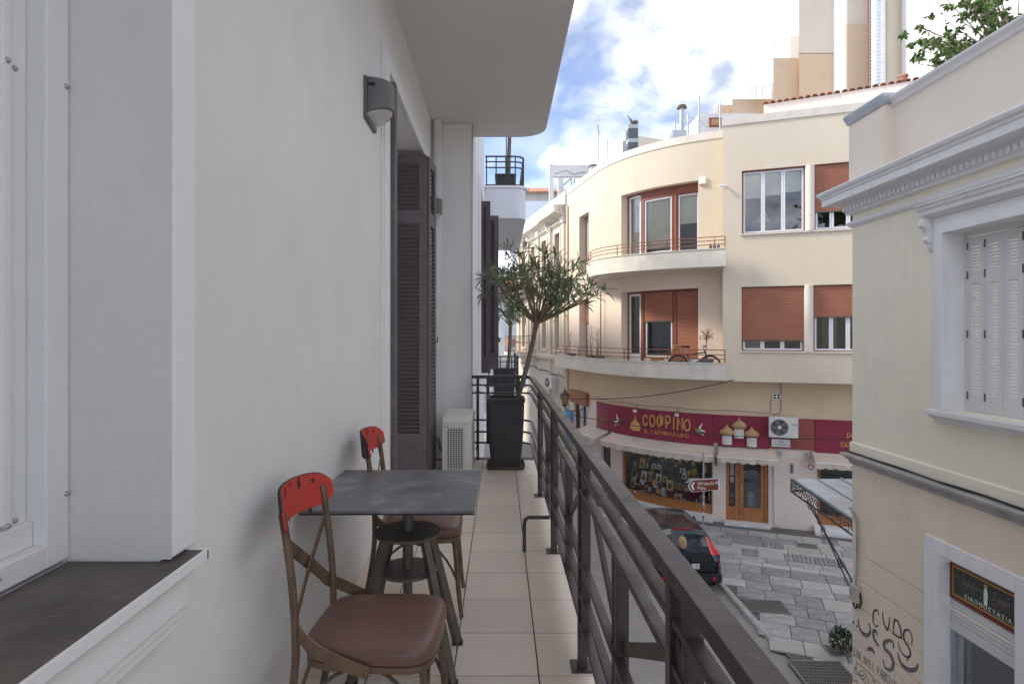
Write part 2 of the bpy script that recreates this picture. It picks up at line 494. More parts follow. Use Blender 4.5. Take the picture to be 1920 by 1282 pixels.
dm('gold_paint', (0.64, 0.34, 0.12), 0.45, 0.08, 8)
dm('gold_dark', (0.46, 0.29, 0.15), 0.45, 0.2, 12, metal=0.15)
dm('brass', (0.75, 0.53, 0.20), 0.32, 0.3, 20, metal=0.5)
dm('silver', (0.62, 0.62, 0.60), 0.3, 0.2, 20, metal=0.7)
dm('awning', (0.62, 0.53, 0.44), 0.9, 0.05, 3, stain=0.3, staincol=(0.36, 0.29, 0.24), streak=0.2)
dm('wood', (0.40, 0.17, 0.065), 0.42, 0.2, 7, streak=0.25)
dm('marble', (0.72, 0.71, 0.69), 0.5, 0.07, 3, stain=0.3, staincol=(0.52, 0.50, 0.47))
dm('asphalt', (0.34, 0.32, 0.30), 0.85, 0.10, 1.2, bump=0.5, bscale=150, stain=0.25, staincol=(0.22, 0.205, 0.195))
dm('joint', (0.15, 0.14, 0.13), 0.95, 0.2, 12)
dm('slab_grey', (0.33, 0.325, 0.32), 0.6, 0.25, 5, bump=0.25, bscale=40, rnd=0.22, stain=0.3, staincol=(0.44, 0.43, 0.42))
dm('slab_light', (0.47, 0.45, 0.425), 0.62, 0.12, 4, bump=0.2, bscale=40, rnd=0.12, stain=0.25)
dm('slab_dark', (0.29, 0.29, 0.295), 0.62, 0.2, 5, bump=0.4, bscale=50, rnd=0.18)
dm('kerb', (0.44, 0.43, 0.41), 0.75, 0.15, 6, bump=0.4, bscale=30, rnd=0.12, stain=0.4)
dm('grate', (0.30, 0.28, 0.265), 0.6, 0.2, 14, metal=0.3)
dm('car_paint', (0.03, 0.034, 0.04), 0.22, 0.05, 3, coat=0.8, metal=0.3)
dm('wiper_grey', (0.2,0.2,0.2), 0.6)
dm('car_trim', (0.02, 0.02, 0.021), 0.6)
dm('car_glass', (0.012, 0.02, 0.024), 0.05, spec=0.9)
dm('tail_red', (0.70, 0.02, 0.02), 0.18, coat=0.6)
dm('tyre', (0.022, 0.021, 0.021), 0.85)
dm('rim', (0.62, 0.62, 0.63), 0.3, metal=0.8)
dm('plate', (0.72, 0.72, 0.70), 0.5)
dm('skin', (0.55, 0.33, 0.24), 0.55, 0.05)
dm('blond', (0.50, 0.33, 0.15), 0.5, 0.3, 40)
dm('navy', (0.015, 0.02, 0.035), 0.7, 0.1)
dm('sign_brown', (0.20, 0.042, 0.022), 0.4, 0.05)
dm('sign_white', (0.80, 0.80, 0.79), 0.45)
dm('zinc', (0.40, 0.43, 0.46), 0.5, 0.12, 4, metal=0.3)
dm('canopy_zinc', (0.44, 0.48, 0.50), 0.6, 0.15, 3, stain=0.5, staincol=(0.34, 0.27, 0.22), streak=0.2)
dm('wrought', (0.085, 0.092, 0.10), 0.5, 0.15, 8)
dm('meter', (0.50, 0.48, 0.39), 0.55, 0.05)
dm('graffiti', (0.045, 0.036, 0.036), 0.75, 0.3, 25)
dm('graffiti_grey', (0.17, 0.15, 0.145), 0.8, 0.55, 22)
dm('pale_mark', (0.62, 0.62, 0.66), 0.8, 0.15, 20)
dm('sign_green', (0.035, 0.052, 0.038), 0.45, 0.12, 12)
dm('sign_yellow', (0.55, 0.34, 0.07), 0.45)
dm('sign_red', (0.17, 0.022, 0.018), 0.45)
dm('mauve', (0.17, 0.11, 0.115), 0.5)
dm('olive', (0.20, 0.19, 0.10), 0.5)
dm('concrete_white', (0.66, 0.66, 0.65), 0.85, 0.05, 1.5, stain=0.3, staincol=(0.45, 0.44, 0.42), streak=0.15)
dm('tan_wall', (0.58, 0.44, 0.31), 0.9, 0.06, 0.5, stain=0.45, staincol=(0.50, 0.39, 0.29), streak=0.3, bump=0.1)
dm('pale_wall', (0.60, 0.54, 0.46), 0.9, 0.06, 0.5, stain=0.35, staincol=(0.58, 0.45, 0.33), streak=0.2)
dm('bright_wall', (0.74, 0.73, 0.70), 0.9, 0.03, 0.6)
dm('duct', (0.62, 0.65, 0.67), 0.35, 0.06, 4, metal=0.8)
dm('terracotta', (0.42, 0.22, 0.135), 0.8, 0.3, 7, stain=0.4, rnd=0.2)
dm('slate_chimney', (0.10, 0.115, 0.125), 0.6, 0.25, 5)
dm('old_wall', (0.42, 0.40, 0.36), 0.9, 0.15, 1.2, stain=0.7, staincol=(0.25, 0.23, 0.20))
dm('bluewhite', (0.68, 0.74, 0.78), 0.85, 0.03)
dm('blue_paint', (0.03, 0.25, 0.52), 0.5, 0.08)
dm('orange_shop', (0.33, 0.12, 0.045), 0.6, 0.1)
dm('greenish', (0.10, 0.15, 0.07), 0.6)
dm('galv', (0.42, 0.44, 0.46), 0.45, metal=0.6)
dm('pigeon', (0.16, 0.165, 0.18), 0.7, 0.4, 30)
dm('robe_orange', (0.45, 0.17, 0.07), 0.5); dm('robe_green', (0.10, 0.24, 0.22), 0.5)
dm('cushion', (0.62, 0.53, 0.40), 0.85, 0.1); dm('cushion_tan', (0.42, 0.24, 0.09), 0.85)
dm('icon_gold', (0.68, 0.50, 0.22), 0.4, 0.35, 25); dm('icon_pale', (0.78, 0.80, 0.74), 0.4, 0.25, 25); dm('icon_dark', (0.17, 0.10, 0.05), 0.5, 0.5, 25)
dm('velvet', (0.20, 0.04, 0.07), 0.9); dm('display_back', (0.12, 0.14, 0.15), 0.7, 0.5, 3)
dm('lantern_glass', (0.35, 0.25, 0.11), 0.3)
M['glass'] = glassmat('glass'); M['glass_far'] = glassmat('glass_far', (0.85, 0.88, 0.88), 1.0, 0.01)
M['glass_shop'] = glassmat('glass_shop', (0.92, 0.95, 0.95), 0.55, 0.01)
# ================================================================== ground
def sheet(name, pts, z, m, kind='structure'):
    mb = MB(); mb.add([(x, y, z) for x, y in pts], [tuple(range(len(pts)))])
    return mb.build(name, m, kind=kind)
sheet('ground', [(-900,-900),(900,-900),(900,900),(-900,900)], -0.012, M['asphalt'])
sheet('road', [(-1.5,-12),(5.62,-12),(5.62,19.0),(3.9,21.3),(3.2,23.4),(2.0,30),(-0.3,42),(-8,42),(-4,28),(-1.5,20)], 0.0, M['asphalt'])
plz = MB()
plz.hexa([(5.72,4,-.01),(5.95,4,-.01),(5.95,9.8,-.01),(14,9.8,-.01),(14,18.2,-.01),(7.4,20.6,-.01),(4.2,24.5,-.01),(3.4,30,-.01),(2.6,30,-.01),(3.35,23.4,-.01),(4.05,21.4,-.01),(5.72,19.1,-.01)],
         [(5.72,4,.052),(5.95,4,.052),(5.95,9.8,.052),(14,9.8,.052),(14,18.2,.052),(7.4,20.6,.052),(4.2,24.5,.052),(3.4,30,.052),(2.6,30,.052),(3.35,23.4,.052),(4.05,21.4,.052),(5.72,19.1,.052)])
pavement = plz.build('pavement', M['joint'], kind='structure')

# stone slabs, each its own piece
rs = random.Random(3)
ux = Vector((0.925, -0.38)); uy = Vector((0.38, 0.925))
ORG0 = Vector((5.75, 20.3))
def inside_plaza(p):
    x, y = p
    if x < 5.80 or x > 13: return False
    if y < 10.15: return False
    if y > 20.45 - 0.35*(x - 6.75): return False
    if y > 19.2 - 0.9*(x-5.7) and x < 5.9: return False
    return True
def in_view(p):
    px = CX + p.x/p.y*FPX
    return px < 1640
slab_meshes = []
def slab(cx, cy, w, h, ang, key, top=0.0):
    m = MB(); b = 0.008
    w2, h2 = w/2 - 0.009, h/2 - 0.009
    j = lambda: rs.uniform(-.004, .004)
    c0 = [(-w2+j(),-h2+j()),(w2+j(),-h2+j()),(w2+j(),h2+j()),(-w2+j(),h2+j())]
    lo = [(x, y, -0.02) for x, y in c0]; mid = [(x, y, 0.012) for x, y in c0]
    tp = [(x*(1-b/w2), y*(1-b/h2), 0.018) for x, y in c0]
    m.add(lo+mid+tp, [(0,1,5,4),(1,2,6,5),(2,3,7,6),(3,0,4,7),(4,5,9,8),(5,6,10,9),(6,7,11,10),(7,4,8,11),(8,9,10,11)])
    me = m.mesh('paving_slab', M[key])
    o = inst(me, 'paving_slab', pavement, (cx, cy, 0.052 + top), (rs.uniform(-.004,.004), rs.uniform(-.004,.004), ang))
    return o
ang = math.atan2(ux.y, ux.x)
nslab = 0
row = 0.0; ri = 0
heights = [.50,.46,.55,.30,.62,.42,.30,.58,.60,.44,.66,.60,.52,.64,.60,.58,.62,.6,.6,.6,.6]
while row < 11.5 and ri < len(heights):
    h = heights[ri]
    s = rs.uniform(-.6, 0) - 3.5
    while s < 8.5:
        w = rs.choice([.42,.55,.7,.85,1.0]) if ri < 8 else rs.choice([.55,.65,.75,.6])
        c = ORG0 + ux*(s + w/2) - uy*(row + h/2)
        if inside_plaza(c) and in_view(c) and nslab < 285:
            if ri in (0, 1): key = rs.choice(['slab_light','slab_light','slab_dark','slab_grey'])
            elif ri in (3, 6): key = rs.choice(['slab_light','slab_light','slab_light','slab_grey'])
            elif ri in (2, 4): key = rs.choice(['slab_dark','slab_dark','slab_light','slab_grey'])
            elif ri < 8: key = rs.choice(['slab_grey','slab_dark','slab_grey','slab_light'])
            else: key = rs.choice(['slab_grey','slab_grey','slab_grey','slab_light'])
            # chiselled stones: split into narrow setts
            if key == 'slab_dark' and w < .75 and nslab < 230:
                k = 5
                for q in range(k):
                    cc = ORG0 + ux*(s + w*(q+.5)/k) - uy*(row + h/2)
                    slab(cc.x, cc.y, w/k*1.03, h, ang, key, rs.uniform(-.003,.003)); nslab += 1
            else:
                slab(c.x, c.y, w, h, ang, key, rs.uniform(-.002,.003)); nslab += 1
        s += w
    row += h; ri += 1
# kerb stones
y = 12.3; i = 0
kx = lambda y: 5.66 if y < 18.2 else 5.66 - (y-18.2)*0.75
while y < 21.2:
    L = rs.uniform(.55, .95)
    y2 = y + L*(1 if y < 18.2 else .8)
    m = MB(); a = Vector((kx(y), y+.008)); b = Vector((kx(y2), y2-.008)); d = (b-a).normalized(); n = Vector((d.y, -d.x))
    prof = [(-.08,-.02),(-.08,.075),(-.06,.105),(.04,.11),(.075,.085),(.075,-.02)]
    A = [(a.x+n.x*q+rs.uniform(-.004,.004), a.y+n.y*q, z+rs.uniform(-.004,.004)) for q, z in prof]; B = [(b.x+n.x*q, b.y+n.y*q, z+rs.uniform(-.004,.004)) for q, z in prof]
    if i == 0:
        A = [(x+(0.05 if k < 3 else 0), yy+ (0.12 if k in (0,1,2) else 0), z*(.75 if z > 0 else 1)) for k, (x, yy, z) in enumerate(A)]
    m.hexa(A, B); m.build('kerb_stone', M['kerb'], pavement)
    y = y2; i += 1
# iron grates in the paving
def grate(label, cpx, w, h, ang_, n, z=0.075):
    c = ground_px(*cpx, z)
    t = thing('drain_grate', label, 'grate', (c.x, c.y, z), rotz=ang_, group='iron grates in the paving')
    m = MB(); m.box(-w/2, w/2, -h/2, h/2, -.012, .002); m.build('recess', M['dark'], t, local=True)
    f = MB()
    for a in ((-w/2-.03, w/2+.03, -h/2-.03, -h/2), (-w/2-.03, w/2+.03, h/2, h/2+.03), (-w/2-.03, -w/2, -h/2, h/2), (w/2, w/2+.03, -h/2, h/2)): f.box(*a, -.012, .016)
    f.build('frame', M['grate'], t, local=True)
    bm = MB(); bm.box(-.007, .007, -h/2, h/2, 0.003, .013); me = bm.mesh('bar', M['grate'])
    for k in range(n): inst(me, 'bar', t, (-w/2 + w*(k+.5)/n, 0, 0), world=False)
    cr = MB()
    for k in range(1, 8): cr.box(-w/2, w/2, -h/2+h*k/8-.005, -h/2+h*k/8+.005, .003, .010)
    cr.build('cross_bars', M['grate'], t, local=True)
    t['kind'] = ''
    del t['kind']
grate('large iron grate in the paving beside the white kerb end', (1428, 1136), 1.05, .62, -0.12, 22)
grate('square ribbed iron grate in the paving near the graffiti corner', (1545, 1262), .95, .80, -0.05, 20)
grate('small slotted iron grate under the bush at the graffiti corner', (1570, 1219), .40, .34, -0.05, 7)
grate('small iron cover in the paving in front of the pink shop wall', (1512, 1023), .50, .34, ang, 9)
mh = MB(); c = ground_px(1358, 1005, .075); mh.lathe([(.0,.0),(.15,.0),(.15,.012),(.13,.014),(0.001,.016)], c, 18)
mh.build('valve_cover', M['grate'], label='small round iron cover in the paving before the shop door', cat='cover')
lf = MB(); c = ground_px(1433, 1066, .078); lf.add([c+Vector((-.07,0,0)), c+Vector((0,-.04,.02)), c+Vector((.08,.01,0)), c+Vector((0,.05,.015))], [(0,1,2,3)])
lf.build('fallen_leaf', M['dry'], label='single orange fallen leaf lying on the grey paving', cat='leaf')

# ================================================================== own building (the balcony we stand on)
WX = -0.842; FLOOR = 4.92; CEIL = 9.02
own = thing('apartment_building', 'pale grey rendered apartment building with the tiled balcony, along the left edge', 'building', (WX, 0, 0))
OP = Path([(WX, -6), (WX, 7.3)])
yu = lambda y: y + 6
DOOR = (yu(4.36), yu(6.55), FLOOR+0.02, 8.34)
WIN = (yu(-0.6), yu(1.465), FLOOR+0.92, 8.9)
w = MB()
pwall(w, OP, 0, yu(7.3), FLOOR-0.4, 9.3, [DOOR, WIN], depth=0.24)
w.build('wall', M['own_wall'], own)
w = MB(); pwall(w, OP, 0, yu(7.3), 0, FLOOR-0.4); pwall(w, OP, 0, yu(7.3), 9.3, 16.6)
w.add([(WX,-6,0),(-12,-6,0),(-12,-6,16.6),(WX,-6,16.6)], [(0,1,2,3)])
w.add([(WX,-6,16.6),(-12,-6,16.6),(-12,7.3,16.6),(WX,7.3,16.6)], [(0,1,2,3)])
w.add([(-12,-6,0),(-12,7.3,0),(-12,7.3,16.6),(-12,-6,16.6)], [(0,1,2,3)])
w.build('outer_wall', M['own_wall'], own)
# window: raised surround strip, frame, sill
w = MB()
w.box(WX+.002, -0.810, 1.467, 1.577, FLOOR+.93, 8.98)
w.build('window_surround', M['own_trim'], own, bevel=.006)
w = MB(); pbox(w, OP, yu(1.4605), yu(1.4635), FLOOR+.93, 8.9, -.24, .03)
w.build('window_reveal', M['own_reveal'], own)
win = MB()
xf = -1.062
win.box(xf-.06, xf, 1.385, 1.4585, FLOOR+.935, 8.9)
win.box(xf-.06, xf, -0.6, 1.385, FLOOR+.935, FLOOR+.99)
wo = win.build('window', M['pvc'], own, bevel=.004)
q = MB(); q.box(xf-.10, xf-.045, 1.325, 1.384, FLOOR+1.0, 8.9); q.box(xf-.10, xf-.03, -.6, 1.384, FLOOR+.99, FLOOR+1.05)
q.build('guide_rail', M['pvc'], wo, bevel=.004)
q = MB(); q.box(xf-.085, xf-.028, 1.295, 1.324, FLOOR+1.06, 8.9); q.build('sash_edge', M['pvc'], wo, bevel=.006)
q = MB(); q.box(xf-.09, xf-.045, .9, 1.294, FLOOR+1.06, 8.9); q.build('sash', M['pvc'], wo, bevel=.004)
q = MB(); q.box(xf-.07, xf-.066, -.6, .9, FLOOR+1.06, 8.9); q.build('pane', M['glass_far'], wo)
q = MB(); q.box(xf-.5, xf-.48, -.6, 1.4, FLOOR+.9, 9); q.build('inner_blind', M['blind'], wo)
sm = MB(); sm.lathe([(.0001,.006),(.004,.006),(.0065,.002),(.007,0)], (0,0,0), 10, axis='x'); sme = sm.mesh('screw', M['screw'])
for (yy, dz, xo) in ((1.449, 2.09, 0), (1.449, 1.095, 0), (1.35, 2.09, -.045), (1.35, 1.06, -.045), (1.31, 2.09, -.028), (1.31, 1.06, -.028), (1.25, .965, 0), (1.25, 1.025, -.03)):
    inst(sme, 'screw', wo, (xf+xo, yy, FLOOR+dz))
sl = MB(); sl.box(-1.07, -0.772, -.7, 1.545, FLOOR+.902, FLOOR+.9235); so = sl.build('window_sill', M['sill_stone'], own, bevel=.002)
q = MB(); q.box(-.774, -.766, -.7, 1.556, FLOOR+.896, FLOOR+.924); q.box(-.84, -.766, 1.546, 1.556, FLOOR+.896, FLOOR+.9235); q.build('sill_edge', M['own_trim'], so, bevel=.002)
q = MB(); q.box(WX, -.792, -.7, 1.512, FLOOR+.80, FLOOR+.901); q.box(WX, -.803, -.7, 1.50, FLOOR+.772, FLOOR+.80); q.box(WX, -.812, -.7, 1.492, FLOOR+.745, FLOOR+.772)
q.build('sill_moulding', M['own_trim'], so, bevel=.004)
# balcony floor and tiles
bf = MB(); bf.box(WX-.05, .415, -6, 7.30, FLOOR-.22, FLOOR-.011)
floor = bf.build('balcony_floor', M['grout'], own)
TS = 0.374; g = .006
tm = MB(); h2 = TS/2 - g/2
a = [(-h2,-h2,-.012),(h2,-h2,-.012),(h2,h2,-.012),(-h2,h2,-.012)]; b_ = [(-h2,-h2,-.0015),(h2,-h2,-.0015),(h2,h2,-.0015),(-h2,h2,-.0015)]
c_ = [(x*.988,y*.988,0) for x, y, z in b_]
tm.add(a+b_+c_, [(0,1,5,4),(1,2,6,5),(2,3,7,6),(3,0,4,7),(4,5,9,8),(5,6,10,9),(6,7,11,10),(7,4,8,11),(8,9,10,11)])
tme = tm.mesh('floor_tile', M['tile'])
XL = 0.168                                            # the long joint line
YJ = 1.48*FPX/636                                     # a cross joint
for ix in range(-3, 1):
    for iy in range(-5, 13):
        cx_ = XL + (ix + .5)*TS; cy_ = YJ + (iy + .5)*TS
        if cy_ + TS/2 > 7.32: continue
        x0 = max(cx_ - h2, WX + .004); x1 = min(cx_ + h2, .41)
        if x1 - x0 < .03: continue
        inst(tme, 'floor_tile', floor, ((x0+x1)/2, cy_ + (0.0 if ix != 0 else .0), FLOOR + random.uniform(-.0006,.0006)), (0,0,0), ((x1-x0)/(2*h2), 1, 1))
sk = MB(); sk.box(WX+.002, WX+.012, -4, 4.18, FLOOR, FLOOR+.07); sk.build('skirting', M['tile'], own)
# slab of the balcony above
sb = []
rc = .34
prof = [(WX-.02, -6), (.585, -6)] + [(.585 - rc + rc*math.cos(t), 7.82 - rc + rc*math.sin(t)) for t in [R(i*9) for i in range(0, 11)]] + [(WX-.02, 7.82)]
m = MB(); m.hexa([(x, y, CEIL) for x, y in prof], [(x, y, CEIL+.62) for x, y in prof]); m.build('balcony_slab', M['soffit'], own, bevel=.015)
# party pilaster at the balcony's far end
m = MB(); m.box(-3, -.352, 7.3, 7.85, 0, CEIL-.002); m.build('pilaster', M['own_wall'], own, bevel=.008)
m = MB(); m.box(-11, -.86, 7.302, 7.858, 9.66, 16.58); m.build('sun_block_wall', M['own_wall'], own)  # unseen wall added over the pilaster to keep sun out of the gap
# door surround and dark room
m = MB()
m.box(WX+.002, WX+.034, 4.20, 4.357, FLOOR, 8.47); m.box(WX+.002, WX+.034, 6.553, 6.70, FLOOR, 8.47); m.box(WX+.002, WX+.034, 4.357, 6.553, 8.343, 8.47)
dr = m.build('door_surround', M['own_trim'], own, bevel=.006)
m = MB(); m.box(WX-.30, WX-.24, 4.36, 6.55, FLOOR, 8.34); m.build('door', M['white_frame'], own)
# louvred shutter leaves
def leaf_frame(w, h, t=.035, st=.075, rails=((0, .36), (1.92, 2.05), (2.62, 2.72)), mat_='shutter_purple', panel=True):
    """leaf in local xz (hinge at x=0), thickness along y; returns (frame MB, louvre spans)"""
    m = MB()
    m.box(0, st, -t/2, t/2, 0, h); m.box(w-st, w, -t/2, t/2, 0, h)
    spans = []; zs = sorted(rails)
    for i, (a, b) in enumerate(zs): m.box(st, w-st, -t/2+.001, t/2-.001, a, b)
    m.box(st, w-st, -t/2+.001, t/2-.001, h-.09, h)
    edges = zs + [(h-.09, h)]
    for (a, b), (c, d) in zip(edges, edges[1:]): spans.append((b, c))
    if panel: m.box(st+.03, w-st-.03, -t/2-.006, t/2+.006, .09, .30)
    return m, spans
def shutter(name, parent, loc, rotz, w, h, mat_, pitch=.042, rails=((0, .36), (2.28, 2.40)), chord=.046, label=None, tilt=-48):
    m, spans = leaf_frame(w, h, rails=rails)
    o = m.build(name, M[mat_], parent, local=True, label=label)
    o.location = Vector(loc) - ORG[parent]; o.rotation_euler = (0, 0, rotz); ORG[o] = Vector(loc)
    s = MB(); s.obox((0,0,0), (w-.15-.002, chord, .007), Matrix.Rotation(R(tilt), 3, 'X'))
    sme = s.mesh('slat', M[mat_])
    for a, b in spans:
        n = int((b-a)/pitch)
        for k in range(n): inst(sme, 'slat', o, (w/2, 0, a + (k+.5)*(b-a)/n), world=False)
    return o
SH = 3.33
RL = ((0, .44), (2.62, 2.76))
# near jamb: two leaves folded flat against each other, seen on edge
shutter('shutter_leaf', own, (WX-.22, 4.40, FLOOR+.03), 0, .285, SH, 'shutter_purple', rails=RL)
shutter('shutter_leaf', own, (WX-.22, 4.442, FLOOR+.03), 0, .285, SH, 'shutter_purple', rails=RL)
# far jamb: one leaf standing square to the wall, one along it
shutter('shutter_leaf', own, (WX-.30, 6.16, FLOOR+.03), 0, .375, SH, 'shutter_purple', rails=RL)
shutter('shutter_leaf', own, (WX+.08, 6.20, FLOOR+.03), R(86), .40, SH, 'shutter_purple', rails=RL, tilt=48)
q = MB(); q.tube([(WX+.10, 6.52, FLOOR+1.42), (WX+.15, 6.53, FLOOR+1.42), (WX+.15, 6.53, FLOOR+1.47)], .008, 6); q.build('shutter_hook', M['iron'], own)
# downpipe, conduit
dpp = MB(); dpp.tube([(-.765, 7.21, FLOOR), (-.765, 7.21, CEIL)], .052, 14)
dp = thing('downpipe', 'white painted round downpipe in the corner behind the shutters', 'pipe', (-.765, 7.21, FLOOR))
dpp.build('pipe', M['pipe'], dp)
for zz_ in (FLOOR+1.9, FLOOR+3.35): q = MB(); q.lathe([(.056,0),(.058,.01),(.058,.05),(.056,.06)], (-.765, 7.21, zz_), 14); q.build('collar', M['pipe'], dp)
q = MB(); q.tube([(WX+.008, 4.175, FLOOR+.02), (WX+.008, 4.172, FLOOR+1.7), (WX+.008, 4.176, FLOOR+3.55)], .007, 6); 
cd = q.build('cable', M['own_trim'], label='thin white painted cable clipped beside the door surround', cat='cable')
q = MB(); q.tube([(-.345, 7.29, FLOOR+.2), (-.348, 7.288, FLOOR+2), (-.344, 7.29, CEIL-.01)], .006, 6); q.build('cable', M['cable'], label='thin grey cable running down the edge of the white pilaster', cat='cable')

# ================================================================== neighbouring building on our side of the street
ng = thing('neighbouring_building', 'white building just beyond the balcony with a curved upper balcony', 'building', (-.352, 7.86, 0))
m = MB(); m.box(-10, -.352, 7.86, 13.0, 0, 16.6)
m.build('wall', M['neigh_wall'], ng)
m = MB(); m.box(-10, WX, 13.01, 20.5, 0, 14.6); m.build('rear_wall', M['neigh_wall'], ng)
m = MB(); m.box(-.35, -.30, 9.2, 9.32, 5.78, 8.9); m.box(-.35, -.30, 10.95, 11.08, 5.78, 8.9); m.box(-.35, -.30, 9.32, 10.95, 8.76, 8.9); m.build('window_surround', M['own_trim'], ng)
m = MB(); m.box(-.35, -.24, 9.1, 11.2, 5.70, 5.775); m.build('window_sill', M['own_trim'], ng)
shutter('shutter_leaf', ng, (-.36, 10.72, 5.80), R(4), .33, 2.78, 'shutter_old', rails=((0,.30),(1.55,1.68)), chord=.058)
shutter('shutter_leaf', ng, (-.34, 9.60, 5.80), R(-3), .18, 2.78, 'shutter_old', rails=((0,.30),(1.55,1.68)), chord=.058)
# upper balcony: rounded solid parapet
def balcony_shape(x0, x1, y0, y1, r):
    return [(x0, y0), (x1-r, y0)] + [(x1-r+r*math.sin(t), y0+r-r*math.cos(t)) for t in [R(i*10) for i in range(1, 10)]] + [(x1-r+r*math.cos(t), y1-r+r*math.sin(t)) for t in [R(i*10) for i in range(0, 10)]] + [(x0, y1)]
pr = balcony_shape(WX, .575, 13.2, 18.2, .25)
m = MB(); m.hexa([(x, y, 9.03) for x, y in pr], [(x, y, 9.70) for x, y in pr]); m.build('upper_balcony', M['neigh_wall'], ng)
pr2 = balcony_shape(WX, .615, 13.16, 18.24, .27)
m = MB(); m.hexa([(x, y, 9.702) for x, y in pr2], [(x, y, 9.745) for x, y in pr2]); m.build('balcony_coping', M['own_trim'], ng)
pr = balcony_shape(WX, .46, 13.2, 18.2, .25)
m = MB(); m.hexa([(x, y, 4.70) for x, y in pr], [(x, y, 4.92) for x, y in pr]); m.build('lower_balcony', M['neigh_wall'], ng)
lw = thing('shade_house', 'unseen white house block added to shade the old townhouse', 'building', (-1.2, 20.6, 0))  # unseen block, added to cast shade on the townhouse front
m = MB(); m.hexa([(-1.2,20.6,0),(-9,20.6,0),(-14,36,0),(-4.6,36,0)], [(-1.2,20.6,11.6),(-9,20.6,11.6),(-14,36,11.6),(-4.6,36,11.6)]); m.build('wall', M['neigh_wall'], lw)
m = MB(); m.box(-1.19, -1.16, 21, 21.05, 1, 2); m.build('trim', M['own_trim'], lw)
# ================================================================== house opposite on the right (neoclassical, grey trim)
RX = 5.93; RY = 9.97
rb = thing('neoclassical_house', 'cream neoclassical house with grey dentil cornice on the right', 'building', (RX, RY, 0))
RP = Path([(RX, RY), (RX, -5)])
ru = lambda y: RY - y
RWIN = (ru(7.82), ru(6.05), 5.42, 7.76)
RDOOR = (ru(7.96), ru(6.79), 0.15, 3.46)
m = MB(); pwall(m, RP, 0, ru(-5), 4.42, 8.9, [RWIN], depth=.24); m.add([(RX,RY,4.42),(10.4,RY,4.42),(10.4,RY,8.9),(RX,RY,8.9)], [(3,2,1,0)]); m.build('upper_wall', M['right_up'], rb)
# lower wall as courses with open joints between them
zs = [0.25, .62, 1.05, 1.49, 1.93, 2.37, 2.81, 4.30]
crs = []
for a, b in zip(zs, zs[1:]):
    for (u0, u1) in ((0.0, ru(8.24)), (ru(6.51), ru(-5))):
        if a > 3.6: continue
        m = MB(); top = b - .012
        if b > 4:   # tallest course passes above the door
            m = MB(); pwall(m, RP, 0, ru(-5), a+.012, b, [(ru(8.2), ru(6.55), a+.0125, 3.60)], depth=.03)
            m.add([RP.P(0,a+.012,0), RP.P(0,b,0), (8,RY,b), (8,RY,a+.012)], [(0,1,2,3)])
            m.add([RP.P(0,a+.012,0), RP.P(ru(8.2),a+.012,0), RP.P(ru(8.2),a+.012,-.03), RP.P(0,a+.012,-.03)], [(3,2,1,0)])
            if u0 > 0: continue
        else:
            prof_ = [(-.03, a+.012), (-.006, a+.012), (0, a+.018), (0, top-.006), (-.006, top), (-.03, top)]
            molding(m, RP, u0, u1, prof_)
            if u0 == 0: m.hexa([(RX+.001,RY-.0005,a+.012),(RX+.001,RY-.0005,top),(10.4,RY-.0005,top),(10.4,RY-.0005,a+.012)], [(RX+.001,RY-.03,a+.012),(RX+.001,RY-.03,top),(10.4,RY-.03,top),(10.4,RY-.03,a+.012)])
        m.build('wall_course', M['right_low'], rb)
m = MB(); pwall(m, RP, 0, ru(-5), 0, 4.3, [RDOOR], depth=.2, d=-.022); m.add([(RX+.022,RY-.022,0),(10.4,RY-.022,0),(10.4,RY-.022,4.3),(RX+.022,RY-.022,4.3)], [(3,2,1,0)]); m.build('wall_core', M['right_low'], rb)
m = MB(); pbox(m, RP, -.05, ru(8.24), 0, .25, 0, .05); m.box(RX, 10.4, RY, RY+.05, 0, .25); m.build('plinth', M['marble'], rb)
# string course above the ground floor: swept round the corner
RC = Path([(10.4, RY), (RX, RY), (RX, -5)])
def rmould(prof, name, mm, path=RC, u0=0, u1=None):
    m = MB(); molding(m, path, u0, u1 if u1 is not None else path.L[-1], prof); return m.build(name, M[mm], rb)
rmould([(0,4.25),(.03,4.26),(.04,4.31),(.085,4.345),(.10,4.38),(.135,4.385),(.14,4.42),(.125,4.428),(0,4.44)], 'string_course', 'belt_stone')
rmould([(0,4.428),(.03,4.428),(.03,4.61),(.012,4.63),(0,4.63)], 'base_band', 'right_up')
rmould([(0,8.22),(.02,8.23),(.06,8.26),(.07,8.29),(.05,8.315),(.02,8.32),(.015,8.335),(0,8.335)], 'frieze_moulding', 'grey_trim')
rmould([(0,8.44),(.07,8.44),(.08,8.455),(.08,8.57),(.10,8.585),(.12,8.62),(.32,8.63),(.335,8.635),(.335,8.74),(.35,8.75),(.36,8.785),(.385,8.80),(.40,8.83),(.405,8.85),(.38,8.87),(0,8.90)], 'cornice', 'grey_trim')
m = MB(); m.box(-.03, .03, -.03, .03, 0, .075); dme = m.mesh('dentil', M['grey_trim'])
for k in range(72):
    yy = RY + .06 - k*.098
    if yy < 4.5: break
    inst(dme, 'dentil', rb, (RX-.105, yy-.03, 8.49))
